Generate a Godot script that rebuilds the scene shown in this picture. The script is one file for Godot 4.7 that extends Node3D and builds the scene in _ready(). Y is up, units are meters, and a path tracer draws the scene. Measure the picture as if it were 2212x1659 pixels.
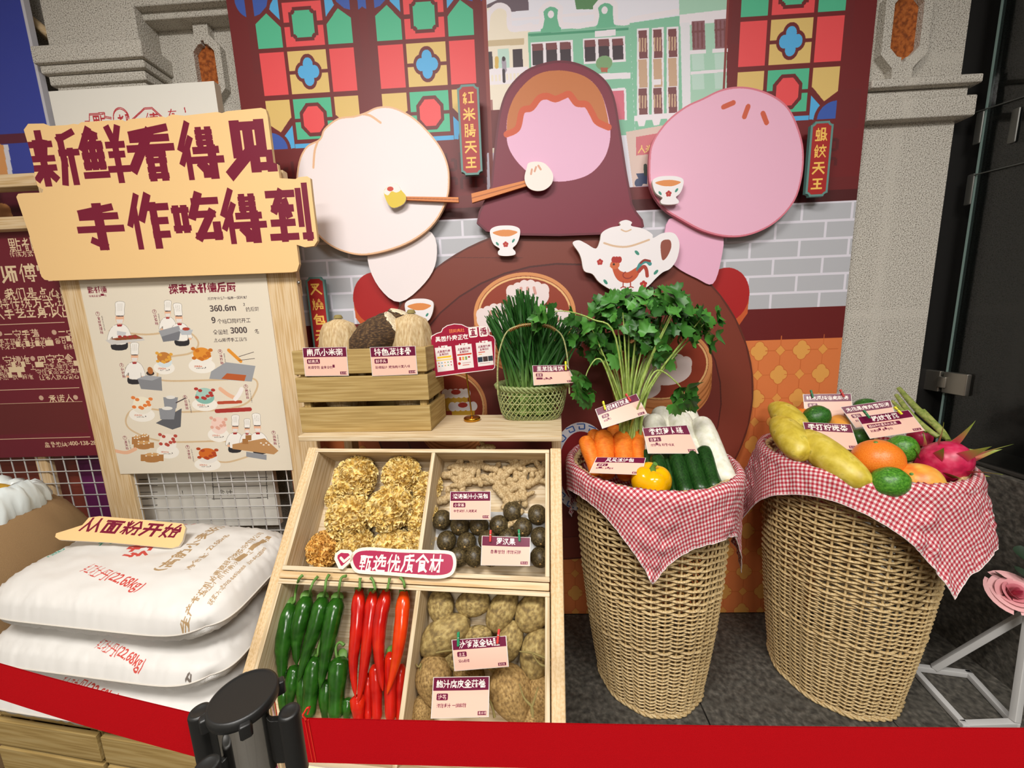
extends Node3D
# A greengrocer-style display in front of a printed backdrop: sacks, a stepped rack, wicker baskets, signs, a belt barrier.

func _ready():
	# ---- camera
	set_eye(deg_to_rad(-2.2385), deg_to_rad(9.4085), deg_to_rad(2.121))
	var cam := Camera3D.new()
	cam.name = "camera"
	cam.fov = rad_to_deg(2.0 * atan(829.5 / FOCAL))
	cam.near = 0.02
	cam.transform = Transform3D(eye_basis, eye)
	add_child(cam)
	cam.current = true
	# ---- air and exposure
	var we := WorldEnvironment.new()
	we.name = "environment"
	var env := Environment.new()
	env.background_mode = Environment.BG_COLOR
	env.background_color = Color(0.02, 0.02, 0.02)
	env.tonemap_mode = Environment.TONE_MAPPER_LINEAR
	env.tonemap_exposure = 0.82
	env.sdfgi_enabled = true
	env.ssao_enabled = true
	env.ssil_enabled = true
	we.environment = env
	add_child(we)
	# ---- ceiling panels: each a glowing fitting and its area light
	for a in LAMPS:
		ceiling_panel(a[0], a[1], a[2], a[3])
	read_strokes()
	make_materials()
	build_room()
	build_backdrop()
	build_easels()
	build_rack()
	build_crate()
	build_stand_sign()
	build_chive_basket()
	build_tray_goods()
	build_wicker()
	build_sacks()
	build_barrier()
	build_corner()

const LAMPS := [
	[Vector3(-0.7, 3.05, 1.9), Vector2(1.0, 0.6), 8.5, "by the middle of the room"],
	[Vector3(1.0, 3.05, 2.3), Vector2(1.0, 0.6), 6.0, "on the glass door side"],
	[Vector3(0.0, 3.05, 4.0), Vector2(1.2, 0.6), 9.0, "at the far end of the ceiling"],
]
const LAMP_COLOUR := Color(1.0, 0.985, 0.965)

func ceiling_panel(at: Vector3, size: Vector2, power: float, where: String) -> void:
	var t := thing("ceiling_panel_light", "square white ceiling panel light " + where, "light", at)
	var s := Shape.new()
	s.box(Vector3(0, 0.02, 0), Vector3(size.x + 0.06, 0.04, size.y + 0.06))
	part("housing", s, plain(Color(0.85, 0.85, 0.85), 0.5), t)
	s = Shape.new()
	s.quad(Vector3(-size.x / 2, -0.002, size.y / 2), Vector3(-size.x / 2, -0.002, -size.y / 2), Vector3(size.x / 2, -0.002, -size.y / 2), Vector3(size.x / 2, -0.002, size.y / 2))
	var m := plain(Color(0.9, 0.9, 0.9), 0.6)
	m.emission_enabled = true
	m.emission = LAMP_COLOUR
	m.emission_energy_multiplier = 2.0
	part("diffuser", s, m, t)
	var l := AreaLight3D.new()
	l.name = "glow"
	l.area_size = size
	l.light_color = LAMP_COLOUR
	l.light_energy = power
	l.shadow_enabled = true
	l.area_range = 12.0
	l.position = Vector3(0, -0.02, 0)
	l.rotation = Vector3(-PI / 2, 0, 0)
	t.add_child(l)
# ---- camera geometry: a pixel of the 2212 x 1659 photograph gives a direction, a plane gives the distance
const FOCAL := 830.0
var eye := Vector3(0, 1.35, 1.5886)
var eye_basis := Basis()

func set_eye(yaw: float, pitch: float, roll: float) -> void:
	var f := Vector3(sin(yaw) * cos(pitch), -sin(pitch), -cos(yaw) * cos(pitch))
	var r := Vector3(cos(yaw), 0, sin(yaw))
	var d := f.cross(r)
	var r2 := r * cos(roll) + d * sin(roll)
	var d2 := d * cos(roll) - r * sin(roll)
	eye_basis = Basis(r2, -d2, -f)

func ray(px: float, py: float) -> Vector3:
	return eye_basis * Vector3((px - 1106.0) / FOCAL, -(py - 829.5) / FOCAL, -1.0)

func on_plane(px: float, py: float, p: Vector3, n: Vector3) -> Vector3:
	var d := ray(px, py)
	return eye + d * (n.dot(p - eye) / n.dot(d))

func on_z(px: float, py: float, z: float) -> Vector3:
	return on_plane(px, py, Vector3(0, 0, z), Vector3(0, 0, 1))

func on_y(px: float, py: float, y: float) -> Vector3:
	return on_plane(px, py, Vector3(0, y, 0), Vector3(0, 1, 0))

func on_x(px: float, py: float, x: float) -> Vector3:
	return on_plane(px, py, Vector3(x, 0, 0), Vector3(1, 0, 0))

# ---- mesh builder: indices run counter-clockwise here and are turned round at the end
class Shape:
	var v := PackedVector3Array()
	var uv := PackedVector2Array()
	var col := PackedColorArray()
	var idx := PackedInt32Array()
	var tint := Color.WHITE
	var coloured := false

	func add(p: Vector3, t := Vector2.ZERO) -> int:
		v.append(p)
		uv.append(t)
		col.append(tint)
		return v.size() - 1

	func tri(a: int, b: int, c: int) -> void:
		idx.append(a); idx.append(b); idx.append(c)

	func quad(a: Vector3, b: Vector3, c: Vector3, d: Vector3, r := Rect2(0, 0, 1, 1)) -> void:
		var i := add(a, Vector2(r.position.x, r.end.y))
		add(b, r.end)
		add(c, Vector2(r.end.x, r.position.y))
		add(d, r.position)
		tri(i, i + 1, i + 2)
		tri(i, i + 2, i + 3)

	# box with chamfered edges; e = chamfer
	func box(at: Vector3, size: Vector3, b := Basis(), e := 0.0) -> void:
		var h := size * 0.5
		e = minf(e, minf(h.x, minf(h.y, h.z)) * 0.8)
		if e <= 0.0:
			for k in 3:
				for s in [-1.0, 1.0]:
					var n := Vector3.ZERO
					n[k] = s
					var u := Vector3.ZERO
					u[(k + 1) % 3] = s
					var w := Vector3.ZERO
					w[(k + 2) % 3] = 1
					var c: Vector3 = n * h
					quad(at + b * (c - u * h - w * h), at + b * (c + u * h - w * h), at + b * (c + u * h + w * h), at + b * (c - u * h + w * h))
			return
		var id := {}
		for k in 3:
			for s in [-1.0, 1.0]:
				var c := []
				for q in [Vector2(-1, -1), Vector2(1, -1), Vector2(1, 1), Vector2(-1, 1)]:
					var p := Vector3.ZERO
					p[k] = s * h[k]
					p[(k + 1) % 3] = q.x * (h[(k + 1) % 3] - e)
					p[(k + 2) % 3] = q.y * (h[(k + 2) % 3] - e)
					var n := add(at + b * p, (q + Vector2.ONE) * 0.5)
					c.append(n)
					var sx := Vector3.ZERO
					sx[k] = s
					sx[(k + 1) % 3] = q.x
					sx[(k + 2) % 3] = q.y
					id[[k, sx]] = n
				if s > 0:
					tri(c[0], c[1], c[2]); tri(c[0], c[2], c[3])
				else:
					tri(c[0], c[2], c[1]); tri(c[0], c[3], c[2])
		for k in 3:      # edges along axis k
			var k1 := (k + 1) % 3
			var k2 := (k + 2) % 3
			for s1 in [-1.0, 1.0]:
				for s2 in [-1.0, 1.0]:
					var m := Vector3.ZERO
					m[k1] = s1; m[k2] = s2
					var a := m; a[k] = -1.0
					var z := m; z[k] = 1.0
					var p: int = id[[k1, a]]
					var q: int = id[[k1, z]]
					var r: int = id[[k2, z]]
					var t: int = id[[k2, a]]
					if s1 * s2 > 0:
						tri(p, t, r); tri(p, r, q)
					else:
						tri(p, r, t); tri(p, q, r)
		for x in [-1.0, 1.0]:
			for y in [-1.0, 1.0]:
				for z in [-1.0, 1.0]:
					var s := Vector3(x, y, z)
					if x * y * z > 0:
						tri(id[[0, s]], id[[1, s]], id[[2, s]])
					else:
						tri(id[[0, s]], id[[2, s]], id[[1, s]])

	# rows of points; outside lies to the right-hand of (row direction x column direction)
	func grid(rows: Array, wrap := false, flip := false, uvs := []) -> void:
		var base := v.size()
		var nc: int = rows[0].size()
		for i in rows.size():
			for j in nc:
				add(rows[i][j], uvs[i][j] if uvs else Vector2(float(j) / nc, float(i) / rows.size()))
		for i in rows.size() - 1:
			for j in (nc if wrap else nc - 1):
				var a := base + i * nc + j
				var b := base + i * nc + (j + 1) % nc
				if flip:
					tri(a, b, b + nc); tri(a, b + nc, a + nc)
				else:
					tri(a, b + nc, b); tri(a, a + nc, b + nc)

	func fan(ring: Array, centre: Vector3, flip := false) -> void:
		var c := add(centre, Vector2(0.5, 0.5))
		var base := v.size()
		for p in ring:
			add(p)
		for j in ring.size():
			var a := base + j
			var b := base + (j + 1) % ring.size()
			if flip:
				tri(c, b, a)
			else:
				tri(c, a, b)

	# profile of (radius, height) from bottom to top, turned about y
	func lathe(profile: Array, seg := 24, t := Transform3D(), wob = null) -> void:
		var rows := []
		for q in profile:
			var row := []
			for j in seg:
				var a := TAU * j / seg
				var p := Vector3(cos(a) * q.x, q.y, -sin(a) * q.x)
				if wob != null:
					p = wob.call(p, a)
				row.append(t * p)
			rows.append(row)
		var base := v.size()
		grid(rows, true, true)
		if profile[0].x < 1e-5 or profile[-1].x < 1e-5:
			pass
		base += 0

	# a tube through points; r = one radius or one for each point
	func tube(pts: Array, r, seg := 8, caps := true, flat := 1.0) -> void:
		var rows := []
		var n := pts.size()
		var t0: Vector3 = (pts[1] - pts[0]).normalized()
		var side := t0.cross(Vector3.UP if absf(t0.y) < 0.9 else Vector3.RIGHT).normalized()
		for i in n:
			var t: Vector3 = (pts[mini(i + 1, n - 1)] - pts[maxi(i - 1, 0)]).normalized()
			side = (side - t * side.dot(t)).normalized()
			var up := side.cross(t)
			var rad: float = r[i] if r is Array else r
			var row := []
			for j in seg:
				var a := TAU * j / seg
				row.append(pts[i] + (side * cos(a) + up * sin(a) * flat) * rad)
			rows.append(row)
		grid(rows, true, true)
		if caps:
			fan(rows[0], pts[0], false)
			fan(rows[-1], pts[-1], true)

	# flat outline (counter-clockwise, x right, y up) with thickness, front at z = 0; uv over rect
	func plate(outline: PackedVector2Array, thick: float, t := Transform3D(), r := Rect2(), front_only := false) -> void:
		if Geometry2D.is_polygon_clockwise(outline):     # Godot's test has y down
			pass
		var area := 0.0
		for i in outline.size():
			area += outline[i].cross(outline[(i + 1) % outline.size()])
		if area < 0:
			outline = outline.duplicate()
			outline.reverse()
		var ti := Geometry2D.triangulate_polygon(outline)
		if r.size == Vector2.ZERO:
			r = Rect2(outline[0], Vector2.ZERO)
			for p in outline:
				r = r.expand(p)
		var base := v.size()
		for p in outline:
			add(t * Vector3(p.x, p.y, 0), Vector2((p.x - r.position.x) / r.size.x, 1.0 - (p.y - r.position.y) / r.size.y))
		for i in range(0, ti.size(), 3):
			var a := ti[i]
			var b := ti[i + 1]
			var c := ti[i + 2]
			if (outline[b] - outline[a]).cross(outline[c] - outline[a]) < 0:
				var s := b
				b = c
				c = s
			tri(base + a, base + b, base + c)
		if front_only:
			return
		rim(outline, thick, t)
		base = v.size()
		for p in outline:
			add(t * Vector3(p.x, p.y, -thick))
		for i in range(0, ti.size(), 3):
			var a := ti[i]
			var b := ti[i + 1]
			var c := ti[i + 2]
			if (outline[b] - outline[a]).cross(outline[c] - outline[a]) < 0:
				var s := b
				b = c
				c = s
			tri(base + a, base + c, base + b)

	func rim(outline: PackedVector2Array, thick: float, t := Transform3D()) -> void:
		var n := outline.size()
		for i in n:
			var a := outline[i]
			var b := outline[(i + 1) % n]
			quad(t * Vector3(a.x, a.y, -thick), t * Vector3(b.x, b.y, -thick), t * Vector3(b.x, b.y, 0), t * Vector3(a.x, a.y, 0))

	func mesh() -> ArrayMesh:
		var nn := PackedVector3Array()
		nn.resize(v.size())
		for i in range(0, idx.size(), 3):
			var a := idx[i]
			var b := idx[i + 1]
			var c := idx[i + 2]
			var f := (v[b] - v[a]).cross(v[c] - v[a])
			nn[a] += f
			nn[b] += f
			nn[c] += f
		for i in nn.size():
			nn[i] = nn[i].normalized() if nn[i].length_squared() > 1e-20 else Vector3.UP
		var turned := PackedInt32Array()
		turned.resize(idx.size())
		for i in range(0, idx.size(), 3):
			turned[i] = idx[i]
			turned[i + 1] = idx[i + 2]
			turned[i + 2] = idx[i + 1]
		var arr := []
		arr.resize(Mesh.ARRAY_MAX)
		arr[Mesh.ARRAY_VERTEX] = v
		arr[Mesh.ARRAY_NORMAL] = nn
		arr[Mesh.ARRAY_TEX_UV] = uv
		if coloured:
			arr[Mesh.ARRAY_COLOR] = col
		arr[Mesh.ARRAY_INDEX] = turned
		var m := ArrayMesh.new()
		m.add_surface_from_arrays(Mesh.PRIMITIVE_TRIANGLES, arr)
		return m

# ---- nodes
var taken := {}

func numbered(called: String) -> String:
	if not taken.has(called):
		taken[called] = 0
		return called
	taken[called] += 1
	return "%s_%03d" % [called, taken[called]]

func tag(o: Node, label: String, category := "", group := "") -> Node:
	o.set_meta("label", label)
	if category:
		o.set_meta("category", category)
	if group:
		o.set_meta("group", group)
	return o

func thing(called: String, label: String, category: String, at := Vector3.ZERO, b := Basis(), group := "") -> Node3D:
	var o := Node3D.new()
	o.name = numbered(called)
	add_child(o)
	o.transform = Transform3D(b, at)
	tag(o, label, category, group)
	return o

func part(called: String, s, m: Material, parent: Node, at := Vector3.ZERO, b := Basis()) -> MeshInstance3D:
	var o := MeshInstance3D.new()
	o.name = called if parent != self else numbered(called)
	o.mesh = s.mesh() if s is Shape else s
	o.material_override = m
	o.transform = Transform3D(b, at)
	parent.add_child(o, true)
	return o

func structure(called: String, s: Shape, m: Material, parent: Node = self) -> MeshInstance3D:
	var o := part(called, s, m, parent)
	o.set_meta("kind", "structure")
	return o

func copy_of(o: Node3D, label: String) -> Node3D:
	var c := o.duplicate()
	var stem: String = o.name
	if stem.length() > 4 and stem[stem.length() - 4] == "_" and stem.right(3).is_valid_int():
		stem = stem.left(stem.length() - 4)
	c.name = numbered(stem)
	add_child(c)
	c.set_meta("label", label)
	return c

# ---- materials
func plain(c: Color, rough := 0.6, metal := 0.0, spec := 0.5) -> StandardMaterial3D:
	var m := StandardMaterial3D.new()
	m.albedo_color = c
	m.roughness = rough
	m.metallic = metal
	m.metallic_specular = spec
	return m

func noise(freq: float, kind := FastNoiseLite.TYPE_SIMPLEX_SMOOTH, octaves := 4, sd := 1) -> FastNoiseLite:
	var n := FastNoiseLite.new()
	n.noise_type = kind
	n.frequency = freq
	n.seed = sd
	n.fractal_octaves = octaves
	if octaves <= 1:
		n.fractal_type = FastNoiseLite.FRACTAL_NONE
	return n

var tex_cache := {}

func noise_tex(n: FastNoiseLite, stops: Array, size := 512, bump := 0.0) -> NoiseTexture2D:
	var key := str([n.frequency, n.seed, n.noise_type, n.fractal_octaves, stops, size, bump])
	if tex_cache.has(key):
		return tex_cache[key]
	var t := NoiseTexture2D.new()
	tex_cache[key] = t
	t.width = size
	t.height = size
	t.seamless = true
	t.noise = n
	if bump > 0.0:
		t.as_normal_map = true
		t.bump_strength = bump
	elif stops:
		var g := Gradient.new()
		g.offsets = PackedFloat32Array()
		var o := PackedFloat32Array()
		var c := PackedColorArray()
		for s in stops:
			o.append(s[0])
			c.append(s[1])
		g.offsets = o
		g.colors = c
		t.color_ramp = g
	return t

# material whose colour is noise between tones, laid on from three sides
func mottled(stops: Array, freq: float, scale: Vector3, rough := 0.7, octaves := 4, sd := 1, bump := 0.0, world := false, size := 512) -> StandardMaterial3D:
	var m := plain(Color.WHITE, rough)
	m.albedo_texture = noise_tex(noise(freq, FastNoiseLite.TYPE_SIMPLEX_SMOOTH, octaves, sd), stops, size)
	if bump > 0.0:
		m.normal_enabled = true
		m.normal_texture = noise_tex(noise(0.02 if freq < 0.1 else 0.2, FastNoiseLite.TYPE_SIMPLEX_SMOOTH, 4, 7), [], 512, 4.0)
		m.normal_scale = bump / 4.0
	m.uv1_triplanar = true
	m.uv1_world_triplanar = world
	m.uv1_scale = scale
	return m

func hexc(s: String) -> Color:
	return Color.html(s)
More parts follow.
